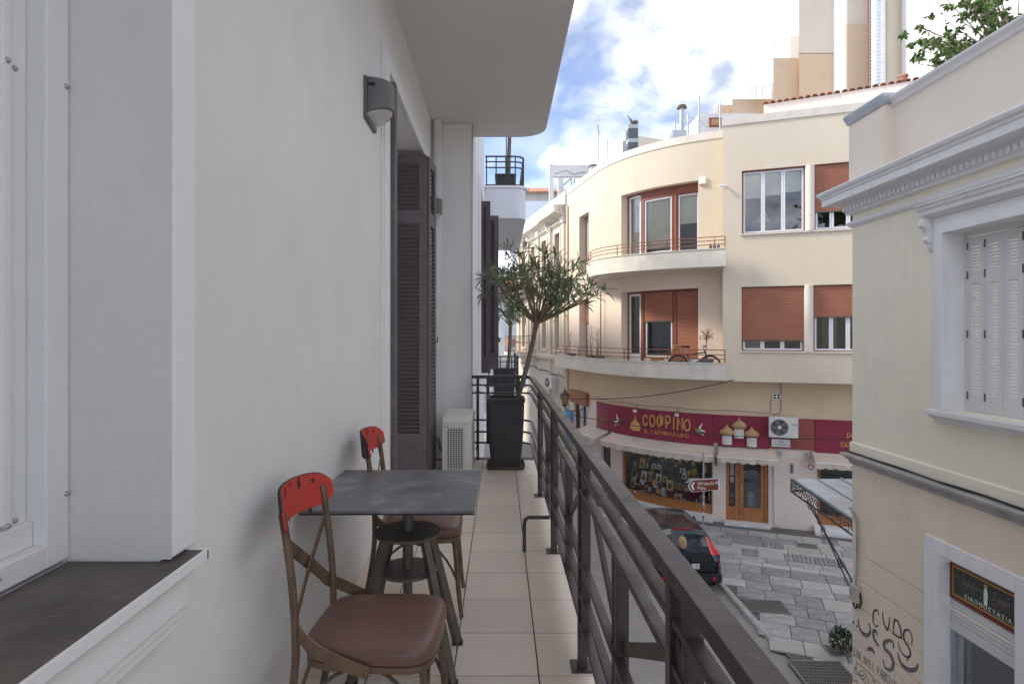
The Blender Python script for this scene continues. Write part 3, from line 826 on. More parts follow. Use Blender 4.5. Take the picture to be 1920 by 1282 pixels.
# parapet and corner pier
PP = Path([(10.4, RY-.15), (RX+.07, RY-.15), (RX+.07, -5)])
rmould([(-.3,8.86),(0,8.86),(0,9.93),(-.3,9.93)], 'parapet', 'right_par', PP)
rmould([(-.3,9.93),(.0,9.90),(.03,9.91),(.05,9.955),(.10,9.985),(.11,10.0),(.11,10.025),(.08,10.04),(-.3,10.05)], 'parapet_coping', 'grey_trim', PP)
m = MB(); m.box(RX-.07, RX+.5, 9.03, RY-.02, 8.86, 9.93); m.build('corner_pier', M['right_par'], rb)
m = MB(); m.box(RX-.13, RX+.5, 8.98, RY+.05, 10.055, 10.09); m.hexa([(RX-.09,9.01,9.931),(RX+.5,9.01,9.931),(RX+.5,RY,9.931),(RX-.09,RY,9.931)], [(RX-.13,8.98,10.055),(RX+.5,8.98,10.055),(RX+.5,RY+.05,10.055),(RX-.13,RY+.05,10.055)]); m.build('pier_cap', M['zinc'], rb)
m = MB(); m.box(RX+.4, 10.4, -5, RY-.5, 8.8, 8.95); m.build('roof', M['coping'], rb)
# upper window
wt = MB()
for (d0, a, b) in ((.012, .20, .235), (.03, .13, .20), (.05, .06, .13), (.07, 0, .06)):
    pbox(wt, RP, RWIN[0]-b, RWIN[0]-a, RWIN[2], RWIN[3]+a, 0, d0+.03)
    pbox(wt, RP, RWIN[0]-b, RWIN[1]+b, RWIN[3]+a, RWIN[3]+b, 0, d0+.03)
wo = wt.build('window_architrave', M['grey_trim'], rb)
m = MB(); pbox(m, RP, RWIN[0]+.001, RWIN[1], RWIN[2]+.001, RWIN[3], -.24, -.235)
m2 = MB(); pbox(m2, RP, RWIN[0]+.0005, RWIN[0]+.003, RWIN[2], RWIN[3]-.002, -.235, .02); pbox(m2, RP, RWIN[0]+.0005, RWIN[1], RWIN[3]-.003, RWIN[3]-.0005, -.235, .02); m2.build('window_reveal', M['grey_trim'], rb)
m = MB(); molding(m, RP, RWIN[0]-.36, RWIN[1]+.3, [(0,8.0),(.05,8.0),(.07,8.03),(.16,8.045),(.165,8.10),(.19,8.115),(.20,8.15),(.225,8.17),(.225,8.185),(0,8.21)]); m.build('window_hood', M['grey_trim'], rb)
m = MB()
uc = RWIN[0]-.29
side = [(.0,7.99),(.17,7.99),(.185,7.95),(.18,7.90),(.13,7.86),(.10,7.81),(.095,7.76),(.115,7.72),(.10,7.685),(.06,7.66),(.05,7.60),(.02,7.56),(0,7.55)]
molding(m, RP, uc-.045, uc+.045, side); molding(m, RP, uc-.055, uc-.046, [(d*.8, z) for d, z in side]); molding(m, RP, uc+.046, uc+.055, [(d*.8, z) for d, z in side])
m.build('hood_bracket', M['grey_trim'], rb)
m = MB(); pbox(m, RP, RWIN[0]-.27, RWIN[1]+.3, 5.345, 5.415, -.24, .17); so = m.build('window_sill', M['marble'], rb, bevel=.008)
m = MB(); molding(m, RP, RWIN[0]-.22, RWIN[1]+.3, [(0,5.24),(.04,5.25),(.06,5.29),(.12,5.32),(.125,5.344),(0,5.344)]); m.build('sill_moulding', M['grey_trim'], so)
# shutters of that window (closed)
m = MB(); pbox(m, RP, RWIN[0]+.003, RWIN[0]+.06, RWIN[2], RWIN[3]-.004, -.239, -.20); pbox(m, RP, RWIN[0]+.06, RWIN[1], RWIN[3]-.06, RWIN[3]-.004, -.239, -.20); m.build('shutter_frame', M['grey_shutter'], rb)
hm = MB(); hm.lathe([(.011,0),(.011,.10)], (0,0,0), 8); hme = hm.mesh('hinge', M['gunmetal'])
lw_ = .272
for k in range(5):
    u0 = RWIN[0] + .062 + k*(lw_+.004)
    mm, spans = leaf_frame(lw_, 2.26, t=.034, st=.068, rails=((0,.22),(1.66,1.80)), panel=False)
    o = mm.build('shutter_leaf', M['grey_shutter'], rb, local=True)
    p = RP.P(u0, 5.425, -.215); o.location = p - ORG[rb]; o.rotation_euler = (0,0,R(-90)); ORG[o] = p
    s = MB(); s.obox((0,0,0), (lw_-.136, .036, .006), Matrix.Rotation(R(40), 3, 'X')); sme = s.mesh('slat', M['grey_shutter'])
    for a, b in spans:
        n = int((b-a)/.041)
        for j in range(n): inst(sme, 'slat', o, (lw_/2, 0, a+(j+.5)*(b-a)/n), world=False)
    for hz in (.15, .95, 1.72, 2.1): inst(hme, 'hinge', o, (-.002 if k != 2 else lw_+.002, -.02, hz), world=False)
# ground-floor shop doorway with white surround
m = MB()
pbox(m, RP, ru(8.24), ru(7.965), 0.05, 3.66, -.02, .035); pbox(m, RP, ru(6.785), ru(6.51), 0.05, 3.66, -.02, .035); pbox(m, RP, ru(7.965), ru(6.785), 3.465, 3.66, -.02, .035)
m.build('door_surround', M['grey_trim'], rb, bevel=.006)
m = MB(); pbox(m, RP, RDOOR[0]+.001, RDOOR[0]+.004, .05, 3.46, -.22, .03); pbox(m, RP, RDOOR[1]-.004, RDOOR[1]-.001, .05, 3.46, -.22, .03); pbox(m, RP, RDOOR[0]+.004, RDOOR[1]-.004, 3.456, 3.459, -.22, .03); m.build('door_reveal', M['grey_trim'], rb)
m = MB(); pbox(m, RP, RDOOR[0]+.004, RDOOR[1]-.004, 2.62, 2.90, -.15, -.13)
for k in range(5): molding(m, RP, RDOOR[0]+.004, RDOOR[1]-.004, [(-.13, 2.62+k*.055), (-.115, 2.632+k*.055), (-.115, 2.66+k*.055), (-.13, 2.672+k*.055)])
m.build('roller_shutter', M['grey_shutter'], rb)
m = MB(); pbox(m, RP, RDOOR[0]+.004, RDOOR[1]-.004, 2.49, 2.619, -.15, -.105); m.build('shutter_bottom_rail', M['grey_shutter'], rb, bevel=.004)
m = MB(); pbox(m, RP, RDOOR[0]+.004, RDOOR[0]+.06, .05, 2.49, -.17, -.12); pbox(m, RP, RDOOR[0]+.06, RDOOR[0]+.16, .05, 2.49, -.19, -.165); m.build('door_frame', M['zinc'], rb)
m = MB(); pbox(m, RP, RDOOR[0]+.16, RDOOR[1], .05, 2.49, -.185, -.18); m.build('door_glass', M['glass_shop'], rb)
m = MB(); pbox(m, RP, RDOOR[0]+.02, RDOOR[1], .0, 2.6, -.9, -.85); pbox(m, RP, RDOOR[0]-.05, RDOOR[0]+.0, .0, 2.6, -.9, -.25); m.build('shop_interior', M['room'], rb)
cnd = thing('candlestick', 'tall pale candlestick standing inside the right-hand shop doorway', 'candlestick', RP.P(ru(7.15), 0.1, -.45))
m = MB(); c = RP.P(ru(7.15), 0, -.45); m.lathe([(.10,.1),(.10,.16),(.03,.2),(.025,1.2),(.05,1.25),(.03,1.3),(.03,1.7),(.07,1.75),(.06,1.85),(.025,1.9),(.025,2.1),(.05,2.12)], (c.x,c.y,0), 12); m.build('stem', M['icon_pale'], cnd)
m = MB(); c = RP.P(ru(6.92), 0, -.35); m.lathe([(.16,0),(.17,.8),(.2,1.2),(.2,1.6),(.12,1.9),(.10,2.05),(.03,2.15)], (c.x,c.y,.1), 14)
m.build('gilt_ornament', M['icon_gold'], label='dark gilded ornament inside the right-hand shop doorway', cat='ornament')
# painted name board above that doorway
bo = thing('shop_sign', 'painted dark green sign board with yellow border and figure above grey roller shutter', 'sign', RP.P(RDOOR[0], 2.93, -.1))
U0, U1, Z0, Z1 = RDOOR[0]+.02, RDOOR[1]-.006, 2.91, 3.38
m = MB(); pbox(m, RP, U0, U1, Z0, Z1, -.14, -.10); m.build('board', M['sign_red'], bo)
m = MB(); pbox(m, RP, U0+.05, U1-.002, Z0+.06, Z1-.02, -.0999, -.097); m.build('border', M['sign_yellow'], bo)
m = MB(); pbox(m, RP, U0+.07, U1-.004, Z0+.08, Z1-.04, -.0969, -.094); m.build('field', M['sign_green'], bo)
r2 = random.Random(5)
def disc(mb, path, u, z, d, ru_, rz, n=10, a0=0):
    pts = [path.P(u+ru_*math.cos(a0+2*math.pi*k/n), z+rz*math.sin(a0+2*math.pi*k/n), d) for k in range(n)]
    mb.add(pts, [tuple(range(n))])
def stroke(mb, path, pts, w, d, taper=False):
    """flat painted line on a wall: pts are (u, z)"""
    n = len(pts); A = []; B = []
    for i, (u, z) in enumerate(pts):
        a = pts[max(0,i-1)]; b = pts[min(n-1,i+1)]
        tx, tz = b[0]-a[0], b[1]-a[1]; L = math.hypot(tx, tz) or 1
        ww = w[i] if isinstance(w, list) else w
        A.append((u - tz/L*ww/2, z + tx/L*ww/2)); B.append((u + tz/L*ww/2, z - tx/L*ww/2))
    for i in range(n-1):
        q = [A[i], A[i+1], B[i+1], B[i]]
        mb.add([path.P(u, z, d) for u, z in q], [(3,2,1,0)])
vine = MB(); beast = MB(); lev = MB()
for sgn, uc in ((0, U0+.32), (1, U0+.87)):
    for k in range(26):
        a = r2.uniform(0, 6.28); rr_ = r2.uniform(.03, .24); u = uc + rr_*math.cos(a); z = 3.20 + .42*rr_*math.sin(a)
        pts = [(u + .045*math.cos(a+t)*(.4+.6*t/3), z + .035*math.sin(a+t)*(.4+.6*t/3)) for t in [i*.6 for i in range(6)]]
        stroke(vine, RP, pts, [.004,.009,.011,.009,.007,.004], -.0925)
    stroke(beast, RP, [(uc-.07,3.19),(uc-.03,3.205),(uc+.02,3.20),(uc+.06,3.21),(uc+.085,3.235)], [.01,.04,.045,.03,.02], -.0915)
    for q in (-.06,-.03,.03,.06): stroke(beast, RP, [(uc+q,3.19),(uc+q+.015,3.15),(uc+q+.005,3.12)], .009, -.0915)
    for k in range(7): disc(lev, RP, uc+r2.uniform(-.2,.2), 3.2+r2.uniform(-.08,.08), -.092, .013, .013)
vine.build('painted_vine', M['mauve'], bo); beast.build('painted_beast', M['mauve'], bo); lev.build('painted_leaf', M['olive'], bo)
fg = MB(); uc = U0+.595; stroke(fg, RP, [(uc,3.06),(uc,3.12),(uc+.003,3.2),(uc,3.27)], [.045,.06,.062,.04], -.0905); fg.build('painted_robe', M['icon_pale'], bo)
fg = MB(); disc(fg, RP, uc, 3.295, -.091, .03, .03, 14); fg.build('painted_halo', M['sign_yellow'], bo)
fg = MB(); disc(fg, RP, uc, 3.293, -.090, .015, .02, 12); fg.build('painted_face', M['skin'], bo)
t = text_mesh('ΕΙΚΟΝΟΣΤΑΣΙΑ', .085, .002, spacing=1.25); pos = RP.P(U0+.26, Z0+.10, -.0925)
place_text(t, 'sign_lettering', M['icon_pale'], bo, pos, R(-90), scale=(.95,1,.85))

# graffiti, painted flat on the lower wall
D = .0035
gm = lambda pts: [RP.px(1569+x*.15760*.96, 1080+y*.15760)for x, y in pts]
def spline(pts, n=6):
    o = []
    for i in range(len(pts)-1):
        p0 = pts[max(0,i-1)]; p1 = pts[i]; p2 = pts[i+1]; p3 = pts[min(len(pts)-1,i+2)]
        for k in range(n):
            t = k/n
            o.append(tuple(.5*((2*p1[j]) + (-p0[j]+p2[j])*t + (2*p0[j]-5*p1[j]+4*p2[j]-p3[j])*t*t + (-p0[j]+3*p1[j]-3*p2[j]+p3[j])*t**3) for j in (0,1)))
    o.append(pts[-1]); return o
gr = thing('graffiti', 'black spray-painted graffiti scrawled on the rusticated beige wall', 'graffiti', RP.P(.6, 1.2))
black = [ [(525,470),(505,405),(465,410),(450,480),(455,545),(490,595),(520,575)], [(572,415),(575,500),(600,590),(630,635),(650,560),(655,480)],
 [(700,690),(705,600),(720,520),(760,540),(795,640),(800,720),(770,725),(690,665)], [(930,805),(935,720),(900,640),(850,640),(830,700),(850,780),(900,850),(915,920),(890,960),(830,930),(780,860),(765,780)] ]
for i, s_ in enumerate(black):
    m = MB(); sp = spline(gm(s_)); n = len(sp); stroke(m, RP, sp, [.013+.017*math.sin(math.pi*min(1, (k+1)/n))for k in range(n)], D+i*.0006); m.build('black_stroke', M['graffiti'], gr)
for (x, y, r_) in ((207,545,.03),(878,990,.018),(250,590,.022),(395,560,.014)):
    u, z = gm([(x,y)])[0]; m = MB(); disc(m, RP, u, z, D+.003, r_*.8, r_); m.build('black_blot', M['graffiti'], gr)
grey = [ [(270,500),(275,580),(310,660),(370,700),(415,660),(405,560)], [(500,700),(490,650),(455,660),(465,740),(500,800),(530,830)], [(700,860),(705,800),(660,760),(590,790),(600,860),(660,920),(700,1010),(690,1090),(640,1110),(590,1060),(575,980)],
 [(755,900),(775,980),(820,1060),(900,1110),(980,1100),(1010,1040)], [(380,870),(430,860),(475,920)] ]
for i, s_ in enumerate(grey):
    m = MB(); sp = spline(gm(s_)); n = len(sp); stroke(m, RP, sp, [.022+.046*math.sin(math.pi*(k+.5)/n) for k in range(n)], D-.0012+i*.0003); m.build('grey_stroke', M['graffiti_grey'], gr)
m = MB()
for k, (x, y) in enumerate(((350,870),(240,790),(770,1210),(800,1230),(720,1160),(300,790))):
    u, z = gm([(x,y)])[0]
    for j in range(4): stroke(m, RP, [(u+r2.uniform(-.05,.05), z+r2.uniform(-.05,.05)), (u+r2.uniform(-.05,.05), z+r2.uniform(-.05,.05))], .022, D-.0022-.0002*j)
m.build('pale_patch', M['pale_mark'], gr)
hw = thing('handwriting', 'thin black handwritten line about parking low on the beige wall', 'graffiti', RP.P(.3, .9))
glyphs = {'E':[[(1,1),(0,1),(0,0),(1,0)],[(0,.5),(.8,.5)]], 'X':[[(0,0),(1,1)],[(0,1),(1,0)]], 'W':[[(0,0),(.35,.1),(.1,.6),(.4,1),(.75,.8),(.7,.35),(.6,.1),(1,0)]], 'B':[[(0,0),(0,1),(.7,.85),(.6,.55),(0,.5),(.9,.3),(.8,.05),(0,0)]],
 'P':[[(0,0),(0,1),(.8,.9),(.8,.55),(0,.5)]], 'I':[[(.4,0),(.4,1)]], 'A':[[(0,0),(.5,1),(1,0)],[(.2,.4),(.8,.4)]], 'R':[[(0,0),(0,1),(.8,.85),(.7,.5),(0,.5),(1,0)]], 'K':[[(0,0),(0,1)],[(.9,1),(0,.45),(1,0)]], 'N':[[(0,0),(0,1),(.9,0),(.9,1)]], 'G':[[(1,.8),(.5,1),(0,.5),(.5,0),(1,.2),(1,.5),(.6,.5)]]}
m = MB(); uu, zb = gm([(215,915)])[0]; ue, ze = gm([(700,1290)])[0]
word = 'EXW BPEI PARKING'; n = len(word); stepu = (ue-uu)/(n-1.5)
for i, ch in enumerate(word):
    if ch == ' ': continue
    hgt = .145 if i > 8 else .12
    for s_ in glyphs[ch]:
        stroke(m, RP, [(uu + stepu*i + x*stepu*.72, zb + (ze-zb)*i/n*.35 - .01 + z*hgt) for x, z in s_], .010, D+.001)
m.build('letters', M['graffiti'], hw)
dw = MB()
for s_ in ([(245,1020),(250,1150),(330,1180)], [(245,1020),(450,1190),(440,1230),(470,1260),(480,1230),(560,1290)], [(240,1080),(215,1090),(235,1110),(215,1140),(245,1165)], [(260,1170),(310,1120),(370,1180),(395,1260),(380,1300)], [(270,1160),(330,1230),(370,1290)], [(300,1190),(330,1170),(350,1200),(320,1225),(300,1190)], [(270,1280),(250,1230),(230,1250)]):
    stroke(dw, RP, spline(gm(s_), 4), .009, D+.0015)
dw.build('graffiti_drawing', M['graffiti'], label='thin black line drawing of an eye low on the beige wall', cat='graffiti')
# meter box, cables on that wall
mt = thing('meter_box', 'small beige utility box hanging on the corner of the graffitied wall', 'utility box', RP.P(.1, 1.9))
u, z = RP.px(1609, 1112)
m = MB(); pbox(m, RP, u-.085, u+.09, z-.13, z+.14, .002, .10); m.build('case', M['meter'], mt, bevel=.008)
m = MB(); pbox(m, RP, u-.078, u-.070, z-.11, z+.12, .1005, .104); pbox(m, RP, u-.05, u+.06, z-.02, z+.08, .1005, .102); m.build('cover_edge', M['belt_stone'], mt)
m = MB(); m.tube([RP.P(u-.02, z-.13, .05), RP.P(u-.03, z-.2, .06), RP.P(u+.01, z-.24, .05), RP.P(u+.05, z-.2, .05), RP.P(u+.04, z-.13, .05)], .014, 7); m.tube([RP.P(u+.1, z+.05, .03), RP.P(u+.115, z-.1, .02), RP.P(u+.05, z-.22, .02)], .012, 6); m.build('cable_loop', M['black_cable'], mt)
m = MB(); m.tube([RP.P(u, z+.14, .04), RP.P(u+.02, z+.6, .03), RP.P(u+.02, z+1.15, .03), RP.P(u-.02, z+1.27, .03), RP.P(-.03, z+1.36, .03), (RX+.3, RY+.03, z+1.4)], .017, 8)
m.build('conduit', M['belt_stone'], label='grey conduit rising up the corner above the utility box', cat='conduit')
m = MB()
for k in range(2): m.tube([RP.P(-.1+.0*k, 4.455+.012*k, .06+.02*k)] + [RP.P(x, 4.452 + .016*k + .006*math.sin(x*5+k), .05 + .02*k + .012*math.sin(x*3+k*2)) for x in [i*.4 for i in range(0, 18)]], .009, 6)
m.build('cable', M['black_cable'], label='black cables lying along the ledge of the cream house', cat='cable')
# iron and glass-less marquee beyond the corner
cp = thing('iron_canopy', 'grey metal entrance canopy with wrought iron scroll fringe beyond the corner', 'canopy', (6.0, RY, 3.2))
x0, x1 = 6.02, 8.6; yA, yB = RY+.02, 12.25; zA, zB = 3.22, 3.42
m = MB(); m.hexa([(x0,yA,zA),(x1,yA,zA),(x1,yB,zB),(x0,yB,zB)], [(x0,yA,zA+.03),(x1,yA,zA+.03),(x1,yB,zB+.03),(x0,yB,zB+.03)]); m.build('roof_sheet', M['canopy_zinc'], cp)
m = MB()
for k in range(6):
    xx = x0 + .02 + k*.5; m.bar((xx, yA, zA+.045), (xx, yB, zB+.045), .03, .03)
m.build('seam', M['zinc'], cp)
m = MB()
for dz in (0.0, -.24): m.bar((x0-.01, yA, zA+dz+.015), (x0-.01, yB, zB+dz+.015), .02, .03); m.bar((x0, yB+.01, zB+dz+.015), (x1, yB+.01, zB+dz+.015), .03, .02)
m.build('fringe_frame', M['wrought'], cp)
sc = MB()
for k in range(1):
    pts = [(0, .085*(1-t/14)*math.cos(t*.75), .085*(1-t/14)*math.sin(t*.75)) for t in range(13)]
    sc.tube(pts, .0095, 5)
    sc.tube([(0,-.10,-.11),(0,-.06,-.09),(0,.02,-.105),(0,.10,-.11)], .007, 4); sc.tube([(0,-.10,.11),(0,-.04,.095),(0,.04,.10),(0,.10,.11)], .007, 4); sc.tube([(0,.10,-.11),(0,.10,.11)], .008, 4)
scm = sc.mesh('scroll', M['wrought'])
for k in range(10):
    t = (k+.5)/10.0
    inst(scm, 'scroll', cp, (x0-.012, yA + (yB-yA)*t, zA + (zB-zA)*t - .105), (R(5),0,0), (1, 1.08, 1))
for k in range(11):
    inst(scm, 'scroll', cp, (x0+.12+k*.23, yB+.012, zB-.105), (0,0,R(90)), (1,1.08,1))
for dx_ in (.04, 2.2):
    m = MB(); xx = x0 + dx_
    m.bar((xx, yB-.55, zB-.27), (xx, yA+.01, zA-1.15), .022, .022); m.bar((xx, yB-.75, zB-.3), (xx, yA+.3, zA-1.15), .018, .018)
    for t in (.02, .35, .72, .97):
        c = Vector((xx, yB-.62+(yA-yB+.78)*t, zB-.30+(zA-zB-.86)*t)); m.tube([c+Vector((0,.07*math.cos(a),.09*math.sin(a))) for a in [i*.7 for i in range(9)]], .010, 5, closed=True)
        m.tube([c+Vector((0,.035*math.cos(a)*(1-i*.08),.05*math.sin(a)*(1-i*.08))) for i, a in enumerate([i*.7 for i in range(9)])], .009, 5)
    m.build('bracket', M['wrought'], cp)
# ================================================================== corner building with the shop
Vx = Vector((4.68, 21.2)); dl = Vector((-.2, .98)).normalized(); dr_ = Vector((.944, -.33)).normalized()
rad = 6.0
t0 = -dl; n0 = Vector((t0.y, -t0.x)); n1 = Vector((dr_.y, -dr_.x))
turn = math.acos(max(-1, min(1, t0.dot(dr_)))); T = rad*math.tan(turn/2)
S0 = Vx + dl*T; cen = S0 - n0*rad
a0 = math.atan2(n0.y, n0.x); a1 = math.atan2(n1.y, n1.x)
if a1 < a0: a1 += 2*math.pi
arc = [(cen.x + rad*math.cos(a0+(a1-a0)*i/26), cen.y + rad*math.sin(a0+(a1-a0)*i/26)) for i in range(27)]
farL = Vx + dl*7.40; farR = Vx + dr_*8.6
C = Path([(farL.x, farL.y)] + arc + [(farR.x, farR.y)])
cu = lambda px: C.px(px)[0]
cb = thing('corner_building', 'cream three-storey corner building with rounded facade and curved balconies above the shop', 'building', (7.3, 20.2, 0))
W0 = Vector((7.33, 19.5)); wd = Vector((1, -.36)).normalized(); W1 = W0 + wd*5.5
Wp = Path([(W0.x, W0.y), (W1.x, W1.y)])
uE = cu(1356)
def part(mb, name, m, parent=None, **k): return mb.build(name, M[m], parent or cb, **k)
# window unit ----------------------------------------------------------------
def window_unit(parent, path, u0, u1, z0, z1, dep, cols, roll=0.0, blind=0.0, frame='brownframe', sash='white_frame', glass='glass_far', curtains=False, rollcol='roller', sashw=.055):
    m = MB(); fw = .045
    pbox(m, path, u0, u0+fw, z0, z1, -dep-.02, -dep+.05); pbox(m, path, u1-fw, u1, z0, z1, -dep-.02, -dep+.05); pbox(m, path, u0+fw, u1-fw, z1-fw, z1, -dep-.02, -dep+.05); pbox(m, path, u0+fw, u1-fw, z0, z0+.03, -dep-.02, -dep+.05)
    wo = m.build('window', M[frame], parent)
    a, b, c, e = u0+fw, u1-fw, z0+.03, z1-fw
    for i in range(cols):
        p, q = a+(b-a)*i/cols+.004, a+(b-a)*(i+1)/cols-.004
        m = MB(); s = sashw
        pbox(m, path, p, p+s, c, e, -dep-.03, -dep+.02); pbox(m, path, q-s, q, c, e, -dep-.03, -dep+.02); pbox(m, path, p+s, q-s, c, c+s, -dep-.03, -dep+.02); pbox(m, path, p+s, q-s, e-s, e, -dep-.03, -dep+.02)
        m.build('sash', M[sash], wo)
        m = MB(); m.add([path.P(p+s,c+s,-dep-.012), path.P(q-s,c+s,-dep-.012), path.P(q-s,e-s,-dep-.012), path.P(p+s,e-s,-dep-.012)], [(0,1,2,3)]); m.build('pane', M[glass], wo)
    if blind:
        for i in range(cols):
            p, q = a+(b-a)*i/cols+.03, a+(b-a)*(i+1)/cols-.03
            m = MB(); pbox(m, path, p, q, e-(e-c)*(blind-.03*i), e, -dep-.10, -dep-.09); m.build('blind', M['blind'], wo)
    if curtains:
        m = MB()
        for k in range(10): uu_ = a + (b-a)*(.18+.30*k/10); pbox(m, path, uu_, uu_+.04, c, e, -dep-.2-.03*(k % 2), -dep-.19-.03*(k % 2))
        m.build('curtain', M['curtain'], wo)
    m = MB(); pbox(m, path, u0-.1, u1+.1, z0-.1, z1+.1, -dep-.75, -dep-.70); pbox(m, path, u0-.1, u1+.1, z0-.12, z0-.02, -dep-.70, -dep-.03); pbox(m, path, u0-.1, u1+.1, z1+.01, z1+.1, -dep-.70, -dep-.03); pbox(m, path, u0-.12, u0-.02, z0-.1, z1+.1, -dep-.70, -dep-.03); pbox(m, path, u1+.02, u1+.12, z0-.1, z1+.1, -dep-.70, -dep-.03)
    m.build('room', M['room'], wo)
    if roll:
        zb = e - (e-c)*roll; pts = []; pitch = .047; n = int((e-zb)/pitch); pitch = (e-zb)/n
        for k in range(n): z = zb+k*pitch; pts += [(-dep+.058, z), (-dep+.072, z+pitch*.2), (-dep+.072, z+pitch*.75)]
        pts += [(-dep+.058, e), (-dep+.052, e), (-dep+.052, zb)]
        m = MB(); molding(m, path, u0+.03, u1-.03, pts); m.build('roller_shutter', M[rollcol], wo)
        m = MB(); pbox(m, path, u0+.03, u1-.03, zb-.035, zb-.001, -dep+.052, -dep+.076); m.build('shutter_rail', M['gunmetal'], wo)
    return wo
# upper walls on the curve
ZP = 13.42
oL = (cu(1165), cu(1309)); sL = (cu(1086), cu(1104))
top_holes = [(oL[0], oL[1], 9.05, 11.80), (sL[0], sL[1], 9.05, 11.75)]
mid_holes = [(oL[0], oL[1], 5.12, 8.07), (sL[0], sL[1], 5.12, 8.02)]
m = MB(); pwall(m, C, 0, uE, 8.75, ZP-.001, top_holes, depth=.42); part(m, 'upper_wall', 'cream')
m = MB(); pwall(m, C, 0, uE, 4.97, 8.75, mid_holes, depth=.42); part(m, 'middle_wall', 'peach')
m = MB(); pwall(m, C, 0, C.L[-1], 3.70, 4.97); part(m, 'lower_wall', 'ochre')
m = MB(); molding(m, C, 0, uE, [(-.25,13.15),(0.0,13.15),(.03,13.16),(.03,13.42),(-.25,13.42)]); part(m, 'parapet_coping', 'coping')
# the flat wing
wa = lambda px: Wp.px(px)[0]
WL = Wp.L[-1]
wh = [(wa(1391), wa(1511), 9.72, 11.78), (wa(1527), wa(1627), 9.72, 11.78), (wa(1390.5), wa(1508.5), 5.92, 8.00), (wa(1525), wa(1627), 5.92, 8.00)]
m = MB(); pwall(m, Wp, 0, WL, 4.92, 13.30, wh, depth=.16)
pe = C.at(uE); ps = Wp.at(0)
m.add([(pe.x,pe.y,4.92),(ps.x,ps.y,4.92),(ps.x,ps.y,13.5),(pe.x,pe.y,13.5)], [(0,1,2,3)])
Cq = [C.at(uE + (C.L[-1]-uE)*i/8, -.05) for i in range(9)]
m.add([(ps.x,ps.y,4.92),(W1.x,W1.y,4.92)] + [(q.x,q.y,4.92) for q in reversed(Cq)], [tuple(range(11))[::-1]])
part(m, 'wing_wall', 'cream_wing')
m = MB(); molding(m, Wp, -.03, WL, [(-.3,13.30),(0,13.30),(.035,13.305),(.035,13.55),(-.3,13.56)]); part(m, 'wing_coping', 'coping')
window_unit(cb, Wp, *wh[0], .13, 3, blind=.42)
window_unit(cb, Wp, *wh[1], .13, 3, roll=.72)
window_unit(cb, Wp, *wh[2], .13, 3, roll=.84)
window_unit(cb, Wp, *wh[3], .13, 3, roll=.47, curtains=True)
for (a, b, z0, z1) in ((wh[0][1], wh[1][0], 9.72, 11.78), (wh[2][1], wh[3][0], 5.92, 8.0)):
    m = MB(); c = Wp.P((a+b)/2, 0, -.06); m.lathe([(.135, z0), (.135, z1)], (c.x, c.y, 0), 18); part(m, 'window_column', 'fascia')
for (a, b, z) in ((wh[0][0]-.05, wh[1][1], 9.72), (wh[2][0]-.05, wh[3][1], 5.92)):
    m = MB(); pbox(m, Wp, a, b, z-.05, z-.001, -.1, .05); part(m, 'window_sill', 'fascia')
lampsh = thing('lampshade', 'white conical lampshade behind the top floor window', 'lamp', Wp.P(wa(1434), 9.8, -.45))
c = Wp.P(wa(1433), 0, -.42); m = MB(); m.lathe([(.23,10.12),(.07,10.50)], (c.x,c.y,0), 16); m.build('shade', M['white_frame'], lampsh)
m = MB(); m.lathe([(.08,9.70),(.02,9.74),(.02,10.2)], (c.x,c.y,0), 10); m.build('stand', M['gunmetal'], lampsh)
# windows in the curved walls
def wide_opening(z0, z1, lower):
    u0, u1 = oL; dep = .36
    a = u0; b = u1
    m1 = a + (b-a)*.245; m2 = a + (b-a)*.69
    if not lower:
        window_unit(cb, C, a+.02, m1, z0, z1-.02, dep, 1, blind=.93, sashw=.085)
        window_unit(cb, C, m1+.12, m2-.02, z0+.38, z1-.30, dep-.05, 1, blind=.9, sashw=.05)
        window_unit(cb, C, m2+.12, b-.01, z0+.30, z1-.30, dep, 1, blind=.5, sashw=.05)
        m = MB(); pbox(m, C, m1+.12, b-.01, z1-.30, z1-.01, -dep-.02, -dep+.08); part(m, 'shutter_box', 'brownframe')
        m = MB(); pbox(m, C, m1+.12, m2-.02, z0, z0+.37, -dep-.02, -dep+.06); part(m, 'spandrel', 'cream')
        m = MB(); pbox(m, C, m2+.12, b-.01, z0, z0+.29, -dep-.02, -dep+.02); part(m, 'spandrel', 'white_frame')
    else:
        window_unit(cb, C, a+.02, m1, z0, z1-.02, dep, 1, sashw=.085)
        m = MB(); pbox(m, C, a+.09, m1-.07, z0+.03, z0+.62, -dep-.02, -dep+.03); part(m, 'door_panel', 'white_frame')
        window_unit(cb, C, m1+.12, m2-.02, z0+.48, z1-.02, dep, 1, roll=.44, sashw=.06)
        window_unit(cb, C, m2+.12, b-.01, z0+.30, z1-.02, dep, 1, roll=.97, sashw=.05)
        m = MB(); pbox(m, C, m1+.12, m2-.02, z0, z0+.47, -dep-.02, -dep+.06); part(m, 'spandrel', 'peach')
        m = MB(); pbox(m, C, m2+.12, b-.01, z0, z0+.29, -dep-.02, -dep+.02); part(m, 'spandrel', 'peach')
    m = MB()
    for x in (m1, m2): pbox(m, C, x+.002, x+.118, z0, z1-.005, -dep-.05, -dep+.09)
    for x in (m1, m2):
        m = MB(); pbox(m, C, x+.002, x+.118 if x == m1 else x+.118, z0, z1-.005, -dep-.05, -dep+.09); part(m, 'mullion', 'brownframe')
wide_opening(9.05, 11.80, False)
wide_opening(5.12, 8.07, True)
window_unit(cb, C, sL[0]+.1, sL[1]-.01, 9.05, 11.74, .36, 1, sashw=.08)
window_unit(cb, C, sL[0]+.1, sL[1]-.01, 5.12, 8.0, .36, 1, roll=.34, sashw=.08)
